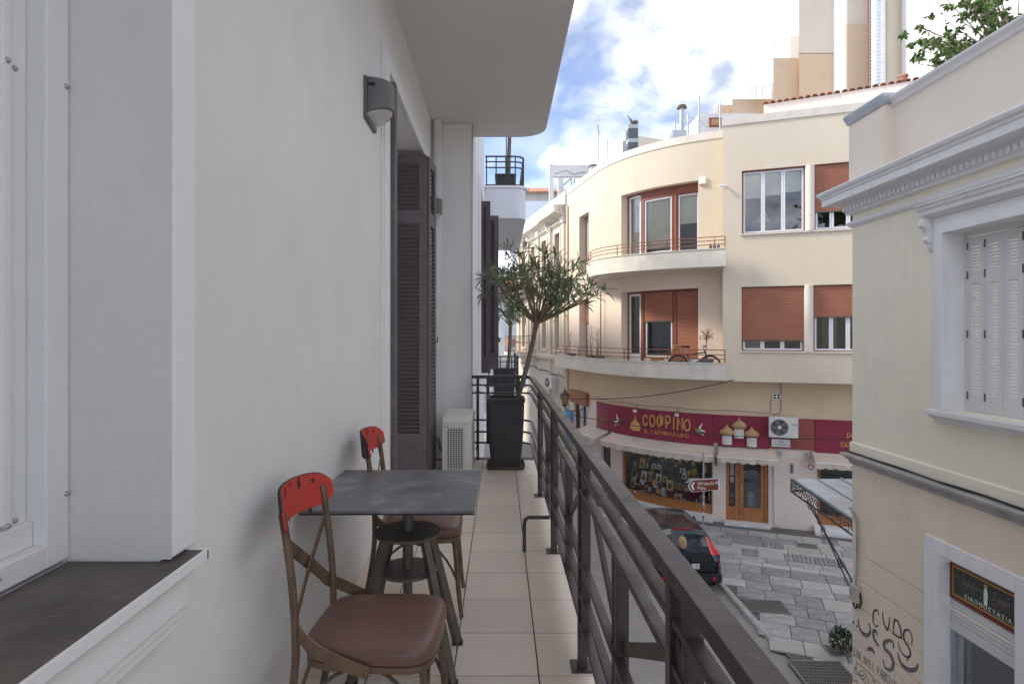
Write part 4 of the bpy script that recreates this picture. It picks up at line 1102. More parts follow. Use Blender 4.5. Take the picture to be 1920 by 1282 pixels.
# balconies
def balcony(front, z0, zf, z1, label_cap):
    B = Path(front)
    n = 24; us_ = [B.L[-1]*i/n for i in range(n+1)]
    fp = [B.at(u, -.02) for u in us_]
    # back edge: nearest points of the wall
    wl = [C.at(uE*(i/16.0), -.05) for i in range(17)]
    ys = fp[0].y
    wl = [q for q in wl if q.y < ys + .4]
    m = MB(); poly = [(q.x, q.y) for q in fp] + [(q.x, q.y) for q in reversed(wl)]
    m.hexa([(x, y, z0+.002) for x, y in poly], [(x, y, zf) for x, y in poly]); bo_ = part(m, 'balcony', 'fascia')
    m = MB(); molding(m, B, 0, B.L[-1], [(-.12, z0), (0, z0), (0, z1-.03), (.025, z1-.03), (.025, z1), (-.14, z1), (-.14, z1-.03), (-.12, z1-.03)]); m.build('parapet', M['fascia'], bo_)
    return B, bo_
def smoothpts(pts, n=5):
    return spline(pts, n)
lowF = smoothpts([(2.62,28.6),(2.9,26.8),(3.25,24.9),(3.75,23.0),(4.4,21.45),(5.15,20.45),(6.1,19.68),(7.27,19.08)])
upF = smoothpts([(3.62,24.6),(3.42,23.4),(3.48,22.2),(3.95,21.25),(4.75,20.5),(5.9,19.75),(7.27,19.08)])
BL, bl = balcony(lowF, 4.97, 5.10, 5.53, '')
BU, bu = balcony(upF, 8.66, 8.80, 9.25, '')
def rails(B, z, hs, parent, u0, u1, n, name='railing'):
    m = MB()
    for h in hs: m.tube([B.P(u0+(u1-u0)*i/40, z+h, -.06) for i in range(41)], .014, 6)
    for k in range(n+1): u = u0+(u1-u0)*k/n; m.tube([B.P(u, z, -.06), B.P(u, z+hs[-1], -.06)], .016, 6)
    return m.build(name, M['rustrail'], parent)
rails(BL, 5.53, (.12, .26, .42), bl, .05, BL.L[-1]-.03, 6)
rails(BU, 9.25, (.13, .26, .38), bu, .05, BU.L[-1]-.03, 4)
# downpipe joint with the house next to it
m = MB(); c = C.P(.25, 0, .06); m.tube([(c.x, c.y, 2.5), (c.x, c.y, 12.6)], .05, 8); m.build('downpipe', M['cream'], label='cream painted downpipe at the left end of the rounded facade', cat='pipe')
# roof so that sunlight cannot enter from above
m = MB(); rp = [C.at(uE*i/16, -.2) for i in range(17)]
m.add([(q.x,q.y,13.0) for q in rp] + [(W1.x,W1.y,13.0),(W1.x+4,W1.y+9,13.0),(8,31,13.0)], [tuple(range(20))]); part(m, 'roof', 'coping')

# ------------------------------------------------------------------ ground floor of the shop
w1 = (C.px(1166)[0], C.px(1336)[0]); dd = (C.px(1361)[0], C.px(1441)[0]); w2 = (C.px(1532)[0], C.px(1640)[0]); lsh = (C.px(1077)[0], C.px(1103)[0]); w0 = (C.px(1128)[0], C.px(1145)[0])
holes = [(w1[0], w1[1], .28, 2.72), (dd[0], dd[1], .10, 2.72), (w2[0], w2[1], .28, 2.72), (lsh[0], lsh[1], .10, 3.36), (w0[0], w0[1], .10, 2.72)]
m = MB(); pwall(m, C, 0, C.L[-1], 0, 3.70, holes, depth=.16); part(m, 'ground_floor_wall', 'pinkwall')
m = MB(); pbox(m, C, w1[0]-.02, w1[1]+.02, 0.0, .268, -.1, .20); part(m, 'marble_base', 'marble', bevel=.01)
m = MB(); pbox(m, C, w2[0]-.1, w2[1], 0.0, .13, -.1, .42); pbox(m, C, w2[0]-.1, w2[1], .13, .268, -.1, .16); part(m, 'marble_base', 'marble', bevel=.01)
m = MB(); pbox(m, C, dd[0]-.05, dd[1]+.05, 0.0, .155, -.16, .28); part(m, 'door_step', 'marble', bevel=.01)
# display window
def shop_window(u0, u1, name='shop_window'):
    m = MB(); pbox(m, C, u0, u0+.09, .28, 2.72, -.16, -.06)
    wo = part(m, name, 'wood'); m = MB(); pbox(m, C, u1-.05, u1, .28, 2.72, -.16, -.06); m.build('jamb', M['wood'], wo)
    m = MB(); pbox(m, C, u0+.09, u1-.05, .28, .55, -.15, -.07); m.build('base_panel', M['wood'], wo, bevel=.006)
    m = MB(); pbox(m, C, u0+.09, u1-.05, .552, .60, -.16, -.045); m.build('bottom_rail', M['wood'], wo, bevel=.006)
    m = MB(); U = C.us(u0+.09, u1-.05)
    for a, b in zip(U, U[1:]): m.add([C.P(a,.6,-.11), C.P(b,.6,-.11), C.P(b,2.72,-.11), C.P(a,2.72,-.11)], [(0,1,2,3)])
    m.build('pane', M['glass_shop'], wo)
    m = MB(); pbox(m, C, u0-.1, u1+.1, .2, 2.9, -1.10, -1.05); pbox(m, C, u0-.14, u0-.02, .2, 2.9, -1.05, -.165); pbox(m, C, u1+.02, u1+.14, .2, 2.9, -1.05, -.165)
    m.build('display_back', M['display_back'], wo)
    m = MB(); pbox(m, C, u0+.01, u1-.01, .28, .58, -1.05, -.165); pbox(m, C, u0+.01, u1-.01, .58, .82, -1.04, -.55); m.build('display_plinth', M['velvet'], wo)
    m = MB(); pbox(m, C, u0+.01, u1-.01, 1.30, 1.325, -1.04, -.66); pbox(m, C, u0+.01, u1-.01, 1.78, 1.80, -1.04, -.72); m.build('display_shelf', M['glass'], wo)
    return wo
shop_window(*w1); shop_window(*w2)
m = MB(); pbox(m, C, w0[0], w0[1], .1, 2.72, -.14, -.10); part(m, 'side_door', 'wood')
m = MB(); pbox(m, C, w0[0]+.05, w0[1]-.05, .8, 2.5, -.099, -.09); part(m, 'side_pane', 'car_glass')
# shop door
dm_ = dd[0] + (dd[1]-dd[0])*.30
m = MB(); d_ = -.10
for a, b in ((dd[0], dd[0]+.10), (dm_-.10, dm_+.02), (dd[1]-.12, dd[1])): pbox(m, C, a, b, .155, 2.72, d_-.05, d_+.05)
pbox(m, C, dd[0]+.10, dm_-.10, .155, .62, d_-.03, d_+.03)
part(m, 'door_frame', 'wood', bevel=.005)
m = MB(); a, b = dm_+.03, dd[1]-.13
pbox(m, C, a, a+.13, .165, 2.7, d_-.025, d_+.025); pbox(m, C, b-.10, b, .165, 2.7, d_-.025, d_+.025); pbox(m, C, a+.13, b-.10, .165, .62, d_-.025, d_+.025); pbox(m, C, a+.13, b-.10, 2.55, 2.7, d_-.025, d_+.025)
do = part(m, 'door', 'wood', bevel=.004)
m = MB(); pbox(m, C, a+.13, b-.10, .62, 2.55, d_-.004, d_+.004); m.build('pane', M['glass_far'], do)
m = MB(); p0 = C.P(a+.07, 1.2, d_+.05); m.tube([C.P(a+.07,1.10,d_+.03), C.P(a+.07,1.10,d_+.07), C.P(a+.07,1.35,d_+.07), C.P(a+.07,1.35,d_+.03)], .012, 6); m.build('handle', M['brass'], do)
m = MB(); pbox(m, C, dd[0]+.10, dm_-.10, .62, 2.72, d_-.004, d_+.004); part(m, 'side_light', 'glass_shop')
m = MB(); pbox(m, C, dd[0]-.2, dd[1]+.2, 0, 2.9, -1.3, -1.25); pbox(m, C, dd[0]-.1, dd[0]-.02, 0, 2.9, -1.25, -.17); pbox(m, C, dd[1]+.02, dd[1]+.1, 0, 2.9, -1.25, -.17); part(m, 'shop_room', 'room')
for k, (z, col, hh) in enumerate(((2.25,'icon_pale',.26),(1.86,'bluewhite',.42),(1.50,'icon_pale',.2),(.98,'blue_paint',.14),(.78,'red_paint',.12))):
    m = MB(); pbox(m, C, dd[0]+.14, dm_-.14, z-hh/2, z+hh/2, d_-.06, d_-.05); m.build('poster', M[col], label=['pale paper at the top of the sidelight beside the shop door','light blue poster of a figure in the shop door sidelight','small pale notice under the blue poster in the sidelight','blue card low in the shop door sidelight','red card lowest in the shop door sidelight'][k], cat='poster')
m = MB(); uM = (a+b)/2+.02; c = C.P(uM, 0, -.55)
m.lathe([(.12,.16),(.16,.5),(.15,.95),(.17,1.0),(.10,1.03)], (c.x, c.y, 0), 14, sq=(1,.7)); 
m.build('draped_cloth', M['bluewhite'], label='white draped cloth hanging behind the shop door glass', cat='cloth')
# left-hand shop with brown lintel
m = MB(); pbox(m, C, lsh[0], lsh[1], .1, 3.36, -.9, -.85); part(m, 'left_shop_back', 'greenish')
m = MB(); pbox(m, C, lsh[0], lsh[0]+.1, .1, 3.36, -.16, -.08); pbox(m, C, lsh[1]-.1, lsh[1], .1, 3.36, -.16, -.08); pbox(m, C, lsh[0]+1.0, lsh[0]+1.1, .1, 3.36, -.16, -.08); part(m, 'left_shop_frame', 'brownframe')
m = MB(); pbox(m, C, lsh[0]+.1, lsh[1]-.1, .5, 3.36, -.125, -.12); part(m, 'left_shop_pane', 'glass')
m = MB(); pbox(m, C, lsh[0]-.25, lsh[1]+.12, 3.38, 3.94, .002, .16); m.build('shop_fascia', M['orange_shop'], label='plain brown shop fascia board left of the purple sign', cat='sign')
for k, (f, z, col) in enumerate(((.45, 2.0, 'blue_paint'), (.72, 1.6, 'bluewhite'))):
    c = C.P(lsh[0]+(lsh[1]-lsh[0])*f, 0, -.4); m = MB(); m.lathe([(.30,z-.75),(.2,z-.1),(.14,z+.1),(.19,z+.42),(.06,z+.5),(.05,z+.6)], (c.x,c.y,0), 12); m.build('dress', M[col], label=['blue dress on display in the shop under the brown fascia','pale dress on display in the shop under the brown fascia'][k], cat='dress')

# ------------------------------------------------------------------ signs on the fascia
SZ0, SZ1 = 2.67, 3.72
sg = thing('shop_sign', 'long purple shop sign with gold lettering, dome and flying angels', 'sign', C.P(cu(1230), 2.67, .1))
uS = [cu(1122), cu(1149), cu(1337), cu(1443)]
for a, b in zip(uS, uS[1:]):
    m = MB(); pbox(m, C, a+.004, b-.004, SZ0, SZ1, .004, .09); m.build('panel', M['maroon'], sg)
m = MB(); pbox(m, C, cu(1444), cu(1527), SZ0+.02, SZ1-.02, .004, .06); m.build('panel', M['rust_panel'], sg, label='faded brick red panel behind the air conditioner')
sg2 = thing('shop_sign', 'second purple sign panel with gold letters cut off by the cream house', 'sign', C.P(cu(1560), 2.67, .1))
m = MB(); pbox(m, C, cu(1528), cu(1660), SZ0-.05, SZ1-.02, .004, .085); m.build('panel', M['maroon'], sg2)
def letter(t, px, py, hpx, parent, matk, sx=.72, dep=.03, d=.092, name='letter', bold=.0):
    """one raised letter whose foot stands at a point of the sign"""
    u, z = C.px(px, py); Y = C.at(u).y; H = hpx/FPX*Y
    me = text_mesh(t, H/.73, dep, offset=bold)
    xs = [v.co.x for v in me.vertices]; me.transform(Matrix.Translation((-(min(xs)+max(xs))/2, 0, 0)))
    n = C.nrm(u); angz = math.atan2(n.y, n.x) + R(90)
    return place_text(me, name, M[matk], parent, C.P(u, z, d+dep/2), angz, scale=(sx,1,1))
fp_ = [('Ϲ',1213,797,20), ('Ο',1226,799,22), ('Φ',1241,801,24), ('Ρ',1255,802,24), ('Ι',1265.5,804,23), ('Ν',1277,805.5,23), ('Ο',1290,807,22)]
for t, x, y, h in fp_: letter(t, x, y, h, sg, 'gold_paint', .62, bold=.005)
for i, ch in enumerate('Ν.ΓΑΡΥΦΑΛΛΙΔΗϹ'):
    x = 1213.5 + i*5.9; letter(ch, x, 811.5 + i*.62, 7.2, sg, 'gold_paint', .95, .02)
for (yy, t, x0) in ((778, 'ΡΩΣΙΚΑ', 1128.5), (786, 'ΑΝΤΙΚΕΙΜΕΝΑ', 1126), (793, 'ΔΩΡΑ', 1131)):
    for i, ch in enumerate(t): letter(ch, x0 + i*(2.6 if len(t) < 8 else 1.6), yy + i*.5, 4.5, sg, 'gold_dark', .6, .02)
for (t, x, y, h) in (('Ρ',1590.5,822,11),('Ω',1600,823,11),('Ε',1578,836,9),('Κ',1586,836.5,9),('Κ',1594,837,9),('Λ',1602,837.5,9)): letter(t, x, y, h, sg2, 'gold_paint', .9, .02, d=.088)
# onion dome silhouettes
def onion(px, py, wpx, hpx, parent, matk, flat=.30, d=.10, spire=0, name='dome'):
    u, z = C.px(px, py); Y = C.at(u).y; k = Y/FPX; r_ = wpx/2*k; h_ = hpx*k
    prof = [(.60,0),(.62,.02),(.86,.10),(1.0,.24),(.97,.36),(.80,.50),(.52,.62),(.28,.72),(.13,.82),(.06,.92),(.02,1.0)]
    if spire: prof = [(.60,0),(.86,.05),(1.0,.16),(.97,.26),(.72,.40),(.40,.50),(.18,.58),(.09,.66),(.06,.8),(.06,.98),(.01,1.0)]
    n = C.nrm(u); m = MB(); m.lathe([(r_*a, h_*b) for a, b in prof], (0,0,0), 20, sq=(1, flat))
    mm = Matrix.Translation(C.P(u, z, d)) @ Matrix.Rotation(math.atan2(n.y, n.x)+R(90), 4, 'Z')
    m.xform(mm); return m.build(name, M[matk], parent), u, z, r_, mm
onion(1194.5, 806.5, 25, 36, sg, 'gold_paint', .10, .10, 1, 'gold_dome_silhouette')
for i, (x, y) in enumerate(((1363,815),(1385.5,803),(1409,819))):
    dome = thing('dome_ornament', ['golden onion dome on white drum, left of the three on the sign','golden onion dome on white drum, highest of the three on the sign','golden onion dome on white drum, beside the air conditioner'][i], 'ornament', C.P(cu(x), 3.0, .12), group='golden domes on the shop sign')
    o, u, z, r_, mm = onion(x, y, 27, 22, dome, 'gold_dark', .55, .14, 0, 'onion_dome')
    m = MB(); m.lathe([(r_*.62,-.30),(r_*.66,-.28),(r_*.60,-.26),(r_*.60,-.03),(r_*.66,-.01),(r_*.66,0.0)], (0,0,0), 20, sq=(1,.55))
    m.xform(mm); m.build('drum', M['concrete_white'], dome)
    m = MB()
    for k in range(7):
        a_ = R(200 + k*23); m.tube([(r_*.63*math.cos(a_), r_*.63*.55*math.sin(a_), -.25), (r_*.63*math.cos(a_), r_*.63*.55*math.sin(a_), -.04)], .012, 5)
    m.xform(mm); m.build('arcade', M['fascia'], dome)
# flying angels
def angel(px, py, s, flip, robe, label):
    u, z = C.px(px, py); n = C.nrm(u); k = C.at(u).y/FPX*s
    an = thing('angel_relief', label, 'relief', C.P(u, z, .1))
    mm = Matrix.Translation(C.P(u, z, .098)) @ Matrix.Rotation(math.atan2(n.y, n.x)+R(90), 4, 'Z') @ Matrix.Diagonal((k*flip, 1, k, 1))
    def plate(pts, name, mk, dep=.02, y0=0):
        m = MB(); A = [(x, y0, zz) for x, zz in pts]; B = [(x, y0-dep, zz) for x, zz in pts]
        if flip < 0: A, B = A[::-1], B[::-1]
        m.hexa(A, B); m.xform(mm); m.build(name, M[mk], an)
    plate([(-2,2),(-4,6),(-6.5,13),(-6,14.5),(-4,11.5),(-1,6.5),(1,4)], 'wing', 'sign_white', .03, -.012)
    plate([(-1,1.5),(-6,1),(-12.5,-2),(-11,-3),(-5,-2),(0,0)], 'wing', 'sign_white', .03, -.012)
    plate([(1.2+2.7*math.cos(t), 3+2.7*math.sin(t)) for t in [i*.57 for i in range(11)]], 'halo', 'gold_dark', .02, -.005)
    plate([(1.2+1.5*math.cos(t), 3+1.8*math.sin(t)) for t in [i*.57 for i in range(11)]], 'head', 'icon_dark', .03, -.02)
    plate([(0,1),(3,.5),(7,2.5),(9.5,5),(10,3.8),(8,1),(5,-2),(1,-2.5),(-1,-1)], 'arm_sleeve', 'robe_green' if robe == 'robe_orange' else 'robe_orange', .03, -.02)
    plate([(0,0),(4,-1.5),(5,-4),(2,-7),(-2,-8),(-6,-7),(-9,-10),(-8,-7),(-3,-4),(-1,-2)], 'robe', robe, .035, -.02)
    plate([(-5,-6),(-9,-8.5),(-10,-11),(-8.5,-9.5),(-5,-8)], 'legs', 'sign_white', .03, -.03)
angel(1164, 789.5, .92, 1, 'robe_orange', 'painted flying angel relief at the left of the gold lettering')
angel(1312, 805, .95, -1, 'robe_green', 'painted flying angel relief at the right of the gold lettering')
# small floodlights on the sign
for i, (x, y) in enumerate(((1191.5, 770), (1269.5, 777.5))):
    u, z = C.px(x, y, .15); fl = thing('floodlight', ['small white floodlight on the sign above the gold dome','small white floodlight on the sign above the gold lettering'][i], 'lamp', C.P(u, z, .1))
    m = MB(); pbox(m, C, u-.06, u+.06, z-.05, z+.05, .12, .22); m.build('housing', M['sign_white'], fl, bevel=.01)
    m = MB(); m.tube([C.P(u, z+.05, .16), C.P(u, z+.16, .10), C.P(u, z+.22, .02)], .012, 6); m.build('bracket', M['gunmetal'], fl)
# awnings
def awning(u0, u1, label, proj=.62, ztop=2.66, zfr=2.40, val=.20, scal=.30):
    aw = thing('awning', label, 'awning', C.P((u0+u1)/2, 2.3, .3), group='beige cloth awnings over the shop front')
    m = MB(); n = max(6, int((u1-u0)/.12)); vs = []; 
    for i in range(n+1):
        u = u0+(u1-u0)*i/n
        for j in range(5):
            t = j/4; vs.append(C.P(u, ztop + (zfr-ztop)*t - .03*math.sin(math.pi*t), .03 + proj*t))
    m.add(vs, [(i*5+j, i*5+j+1, (i+1)*5+j+1, (i+1)*5+j) for i in range(n) for j in range(4)], True); m.build('canopy', M['awning'], aw)
    m = MB(); n2 = int((u1-u0)/.03); vs = []
    for i in range(n2+1):
        u = u0+(u1-u0)*i/n2; zl = zfr - val - .045*abs(math.sin(math.pi*(u-u0)/scal)) + .02
        wob = .012*math.sin(u*9)+.008*math.sin(u*23)
        vs += [C.P(u, zfr, .03+proj), C.P(u, (zfr+zl)/2, .035+proj+wob), C.P(u, zl, .03+proj+wob*1.6)]
    m.add(vs, [(i*3+j, i*3+j+1, (i+1)*3+j+1, (i+1)*3+j) for i in range(n2) for j in range(2)], True); m.build('valance', M['awning'], aw)
    m = MB()
    m.tube([C.P(u0+(u1-u0)*i/10, zfr, .03+proj) for i in range(11)], .016, 6); m.build('front_bar', M['sign_white'], aw)
    for u in (u0+.02, u1-.02):
        m = MB(); m.tube([C.P(u, ztop-.06, .03), C.P(u, zfr-.02, .03+proj)], .014, 6); m.build('arm', M['galv'], aw)
        m = MB(); m.add([C.P(u, ztop, .03), C.P(u, zfr, .03+proj), C.P(u, zfr-val*.9, .03+proj), C.P(u, zfr-.05, .03+proj*.5)], [(0,1,2,3)]); m.build('side_flap', M['awning'], aw)
awning(cu(1150), cu(1341), 'wide beige awning with scalloped edge over the display window')
awning(cu(1347), cu(1457), 'short beige awning with scalloped edge over the shop door', val=.16)
awning(cu(1522), cu(1650), 'beige awning of the right window, cut off by the cream house', val=.16)
awning(cu(1106), cu(1145), 'small beige awning round the corner beside the brown fascia', proj=.7, val=.16)
for i, (x, y) in enumerate(((1342, 833), (1463, 850), (1516, 853))):
    u, z = C.px(x, y, .1); m = MB(); pbox(m, C, u-.06, u+.06, z-.06, z+.06, .01, .14); m.build('awning_winder', M['galv'], label=['awning winding bracket between the two main awnings','awning winding bracket right of the shop door awning','awning winding bracket left of the cut-off awning'][i], cat='bracket', group='awning brackets')
for i, (x, y0, y1) in enumerate(((1343, 858, 872), (1485, 870, 886))):
    u, z0 = C.px(x, y1); _, z1 = C.px(x, y0); m = MB(); c = C.P(u, 0, .05); m.lathe([(.035,z0),(.035,z1),(.02,z1+.03)], (c.x,c.y,0), 10); m.build('spot_lamp', M['gunmetal'], label=['slim grey wall lamp on the pier left of the shop door','slim grey wall lamp on the pink wall right of the shop door'][i], cat='lamp')
# small notice, alarm box, sockets
u, z = C.px(1520, 875); nt_ = thing('notice', 'small white notice with red no-entry ring on the pink wall', 'sign', C.P(u, z, .01))
m = MB(); pbox(m, C, u-.13, u+.12, z-.14, z+.14, .003, .010); m.build('board', M['sign_white'], nt_)
m = MB(); m.tube([C.P(u+.085*math.cos(a_), z+.085*math.sin(a_), .013) for a_ in [i*.45 for i in range(14)]], .016, 5, closed=True); m.bar(C.P(u-.06,z+.06,.013), C.P(u+.06,z-.06,.013), .02, .01); m.build('ring', M['red_paint'], nt_)
u, z = C.px(1456, 743); m = MB(); pbox(m, C, u-.13, u+.13, z-.10, z+.10, .003, .05); bx_ = thing('vent_plate', 'white four-hole plate on the ochre wall above the air conditioner', 'vent', C.P(u, z, 0)); m.build('plate', M['sign_white'], bx_, bevel=.01)
for sx_ in (-.06, .06):
    for sz_ in (-.045, .045): m = MB(); pbox(m, C, u+sx_-.038, u+sx_+.038, z+sz_-.028, z+sz_+.028, .0505, .054); m.build('hole', M['dark'], bx_)
u, z = C.px(1318, 341, .0); al = thing('alarm_box', 'small white alarm box with red stripe beside the top floor window', 'alarm', C.P(u, z, 0))
m = MB(); pbox(m, C, u-.11, u+.11, z-.12, z+.14, .003, .08); m.build('case', M['sign_white'], al, bevel=.01)
m = MB(); pbox(m, C, u-.111, u+.111, z-.115, z-.085, .004, .083); m.build('stripe', M['red_paint'], al)
u, z = Wp.px(1360, 350); m = MB(); m.tube([Wp.P(u, z, .0), Wp.P(u, z, .12), Wp.P(u-.18, z+.01, .16)], .035, 8); m.build('security_camera', M['sign_white'], label='small white camera on the cream wing near its upper left edge', cat='camera')
# air conditioner on the sign
def outdoor_unit(name, label, P3, w, h, d, faceang, group=None, fan=True):
    """unit standing at P3 (base centre of front), front faces local -y"""
    t = thing(name, label, 'air conditioner', P3, rotz=faceang, group=group)
    m = MB(); m.box(-w/2, w/2, 0, d, 0, h); m.build('case', M['ac_white'], t, local=True, bevel=.015)
    if fan:
        cx_ = -w*.14; cz = h*.5; r_ = h*.40
        m = MB(); m.lathe([(r_, -.004), (r_, -.012), (.001, -.012)], (cx_, 0, cz), 28, axis='y'); m.build('fan_recess', M['gunmetal'], t, local=True)
        m = MB()
        for q in (.25, .42, .59, .76, .93): m.tube([(cx_+r_*q*math.cos(a_), -.02, cz+r_*q*math.sin(a_)) for a_ in [i*math.pi/12 for i in range(24)]], .004, 4, closed=True)
        for q in range(16): a_ = q*math.pi/8; m.tube([(cx_, -.02, cz), (cx_+r_*math.cos(a_), -.02, cz+r_*math.sin(a_))], .003, 4)
        m.build('fan_guard', M['galv'], t, local=True)
        m = MB(); m.lathe([(r_*.2,-.014),(r_*.18,-.03),(.001,-.032)], (cx_,0,cz), 16, axis='y'); m.build('hub', M['sign_white'], t, local=True)
        m = MB()
        for q in range(5):
            a_ = q*1.2566; m.add([(cx_+r_*.18*math.cos(a_), -.0135, cz+r_*.18*math.sin(a_)), (cx_+r_*.9*math.cos(a_-.3), -.014, cz+r_*.9*math.sin(a_-.3)), (cx_+r_*.9*math.cos(a_+.35), -.016, cz+r_*.9*math.sin(a_+.35))], [(0,1,2)])
        m.build('fan_blade', M['dark'], t, local=True)
        m = MB(); m.box(w*.30, w*.46, -.004, 0, h*.62, h*.70); m.build('badge', M['galv'], t, local=True)
    return t
u = cu(1466.5); _, z0 = C.px(1466, 820, .38); n = C.nrm(u)
outdoor_unit('air_conditioner', 'white air conditioner with round fan mounted on the shop sign', C.P(u, z0, .42), .86, .66, .30, math.atan2(n.y, n.x)+R(90))
m = MB()
for uu_ in (u-.3, u+.3): m.bar(C.P(uu_, z0-.015, .02), C.P(uu_, z0-.015, .42), .03, .03)
m.build('ac_bracket', M['galv'], label='grey metal bracket under the shop sign air conditioner', cat='bracket')
u, z = C.px(1464, 830, .1); pl = thing('street_plate', 'small white lettered plate on the sign under the air conditioner', 'sign', C.P(u, z, .09))
m = MB(); pbox(m, C, u-.28, u+.28, z-.13, z+.12, .095, .11); m.build('plate', M['sign_white'], pl)
for (t, dz, hh) in (('ΟΔΟΣ', .0, .06), ('ΑΓΙΑΣ ΦΙΛΟΘΕΗΣ', -.09, .055)):
    me = text_mesh(t, hh/.73, .003, align='CENTER'); n = C.nrm(u); place_text(me, 'plate_lettering', M['gunmetal'], pl, C.P(u, z+dz, .113), math.atan2(n.y,n.x)+R(90), scale=(.8,1,1))
# cables on the facade
m = MB(); m.tube([C.P(cu(1112)+(cu(1445)-cu(1112))*i/24, 3.86+.02*math.sin(i), .02) for i in range(25)] + [C.P(cu(1445), 3.86, .02), C.P(cu(1446), 4.3, .02)], .011, 5)
m.build('cable', M['cable'], label='thin cable clipped along the wall just above the purple sign', cat='cable')
m = MB(); m.tube([C.P(cu(1465), 4.9, .03), C.P(cu(1465), 4.0, .03), C.P(cu(1462), 3.85, .03), C.P(cu(1449), 3.80, .03)], .016, 6); m.build('conduit', M['cable'], label='grey conduit bending down the ochre wall above the air conditioner', cat='conduit')
m = MB(); m.tube([C.P(cu(1452), 2.3, .03), C.P(cu(1452.5), .5, .03), C.P(cu(1455), .2, .04), C.P(cu(1470), .09, .08)], .02, 6); m.tube([C.P(cu(1450), 2.3, .03), C.P(cu(1450.5), .5, .03), C.P(cu(1454), .16, .06), C.P(cu(1466), .075, .12)], .014, 6); m.build('conduit', M['pipe'], label='pale conduit running down the pink wall right of the shop door', cat='conduit')
pA = Wp.P(wa(1376), Wp.px(1376,712)[1], .02)
m = MB(); m.tube(sag(pA, at_px(1050, 746, 21.5), .25), .014, 5); m.build('overhead_cable', M['black_cable'], label='black cable sagging from the wing across the shop towards the lantern', cat='cable')
m = MB(); m.tube(sag(at_px(1075, 778, 19.5), at_px(1640, 822, 15.5), .25, 20), .012, 5); m.build('overhead_cable', M['black_cable'], label='thin black cable crossing low in front of the purple sign', cat='cable')

# ------------------------------------------------------------------ goods in the display window
rg = random.Random(11)
NTH = 'first second third fourth fifth sixth seventh eighth ninth tenth eleventh twelfth thirteenth fourteenth'.split()
def put(px, py, d): u, z = C.px(px, py, d); return u, z
def panel_icon(px, py, wpx, hpx, d, key, label, arch=False, inner=None, tilt=0):
    u, z = put(px, py, d); k = C.at(u, d).y/FPX; w_, h_ = wpx*k/2, hpx*k/2
    t = thing('icon_panel', label, 'icon', C.P(u, z-h_, d), group='icons in the display window')
    n = C.nrm(u); mm = Matrix.Translation(C.P(u, z, d)) @ Matrix.Rotation(math.atan2(n.y,n.x)+R(90), 4, 'Z') @ Matrix.Rotation(R(tilt), 4, 'Y') @ Matrix.Rotation(R(-8), 4, 'X')
    def sh(s, y): 
        if arch: return [(-w_*s,y,-h_*s),(w_*s,y,-h_*s)] + [(w_*s*math.cos(a_), y, h_*s*.3+h_*s*.7*math.sin(a_)) for a_ in [R(i*22.5) for i in range(0,9)]]
        return [(-w_*s,y,-h_*s),(w_*s,y,-h_*s),(w_*s,y,h_*s),(-w_*s,y,h_*s)]
    m = MB(); m.hexa(sh(1,-.0), sh(1,.02)); m.xform(mm); m.build('panel', M[key], t)
    m = MB(); m.add([Vector((x*.55, -.004, zz*.72)) for x, y, zz in [(-w_,0,-h_),(w_,0,-h_),(w_,0,h_*.2),(w_*.5,0,h_*.75),(0,0,h_),(-w_*.5,0,h_*.75),(-w_,0,h_*.2)]], [tuple(range(7))]); m.xform(mm); m.build('painted_figure', M[inner or 'icon_dark'], t)
    m = MB(); m.add([Vector((w_*.3*math.cos(a_), -.007, h_*.42+w_*.34*math.sin(a_))) for a_ in [i*.63 for i in range(10)]], [tuple(range(10))]); m.xform(mm); m.build('painted_face', M['skin'], t)
icons = [(1204,868,12,18,-.5,'icon_gold','gold ground icon with dark figure near the upper left of the display',False),
 (1213.5,871,7,15,-.55,'icon_dark','narrow brown icon beside the gold icon',False),
 (1226,873,8,9,-.5,'icon_pale','small arched silver icon, left of the arched pair',True),(1234.5,874.5,7.5,9,-.5,'icon_pale','small arched silver icon, right of the arched pair',True),
 (1207,893,12.5,20,-.45,'icon_pale','pale silver icon behind the white heart',False),(1235,896,12,16,-.45,'icon_pale','pale silver framed icon in the middle of the display',False),
 (1247,898,8,11,-.35,'icon_gold','small tilted gold icon right of the pale framed icon',False),(1256,909,13,19,-.3,'icon_gold','gold lozenge icon in the centre of the display',False),
 (1280,882,10,9,-.45,'icon_pale','small pale picture, upper of two at the right of the display',False),(1283,892,8,10,-.4,'icon_pale','small white card, lower of two at the right of the display',False),
 (1190,873,8,16,-.55,'icon_gold','dim gold icon leaning at the far left of the display',False),(1194,888,10,16,-.6,'icon_dark','brown icon behind the left shelf of the display',False),(1182,885,8,18,-.5,'icon_gold','tall gold frame at the left window jamb',False),
 (1186,905,11,16,-.3,'icon_gold','gold icon half hidden behind the railing at lower left',False),(1189,900,10,14,-.4,'icon_pale','grey framed icon behind the lower left gold icon',False),
 (1272,931,14,11,-.22,'icon_gold','wide yellow printed plaque at the bottom of the display',False),(1322,878,11,22,-.45,'icon_dark','tall shrine-shaped wooden frame at the right of the display',False),(1317,935,9,14,-.3,'icon_gold','small gold icon at the lower right behind the street sign',False),(1248,930,6,14,-.25,'icon_dark','narrow dark icon at the bottom centre of the display',False)]
for a_ in icons: panel_icon(*a_[:7], a_[7], 'icon_dark' if a_[5] != 'icon_dark' else 'icon_gold', rg.uniform(-4,4))
def lathe_item(px, py, hpx, d, prof, key, name, label, cat, group=None):
    u, z = put(px, py, d); k = C.at(u, d).y/FPX; H = hpx*k; c = C.P(u, z, d)
    m = MB(); m.lathe([(r_*H, zz*H) for r_, zz in prof], c, 10); m.build(name, M[key], label=label, cat=cat, group=group)
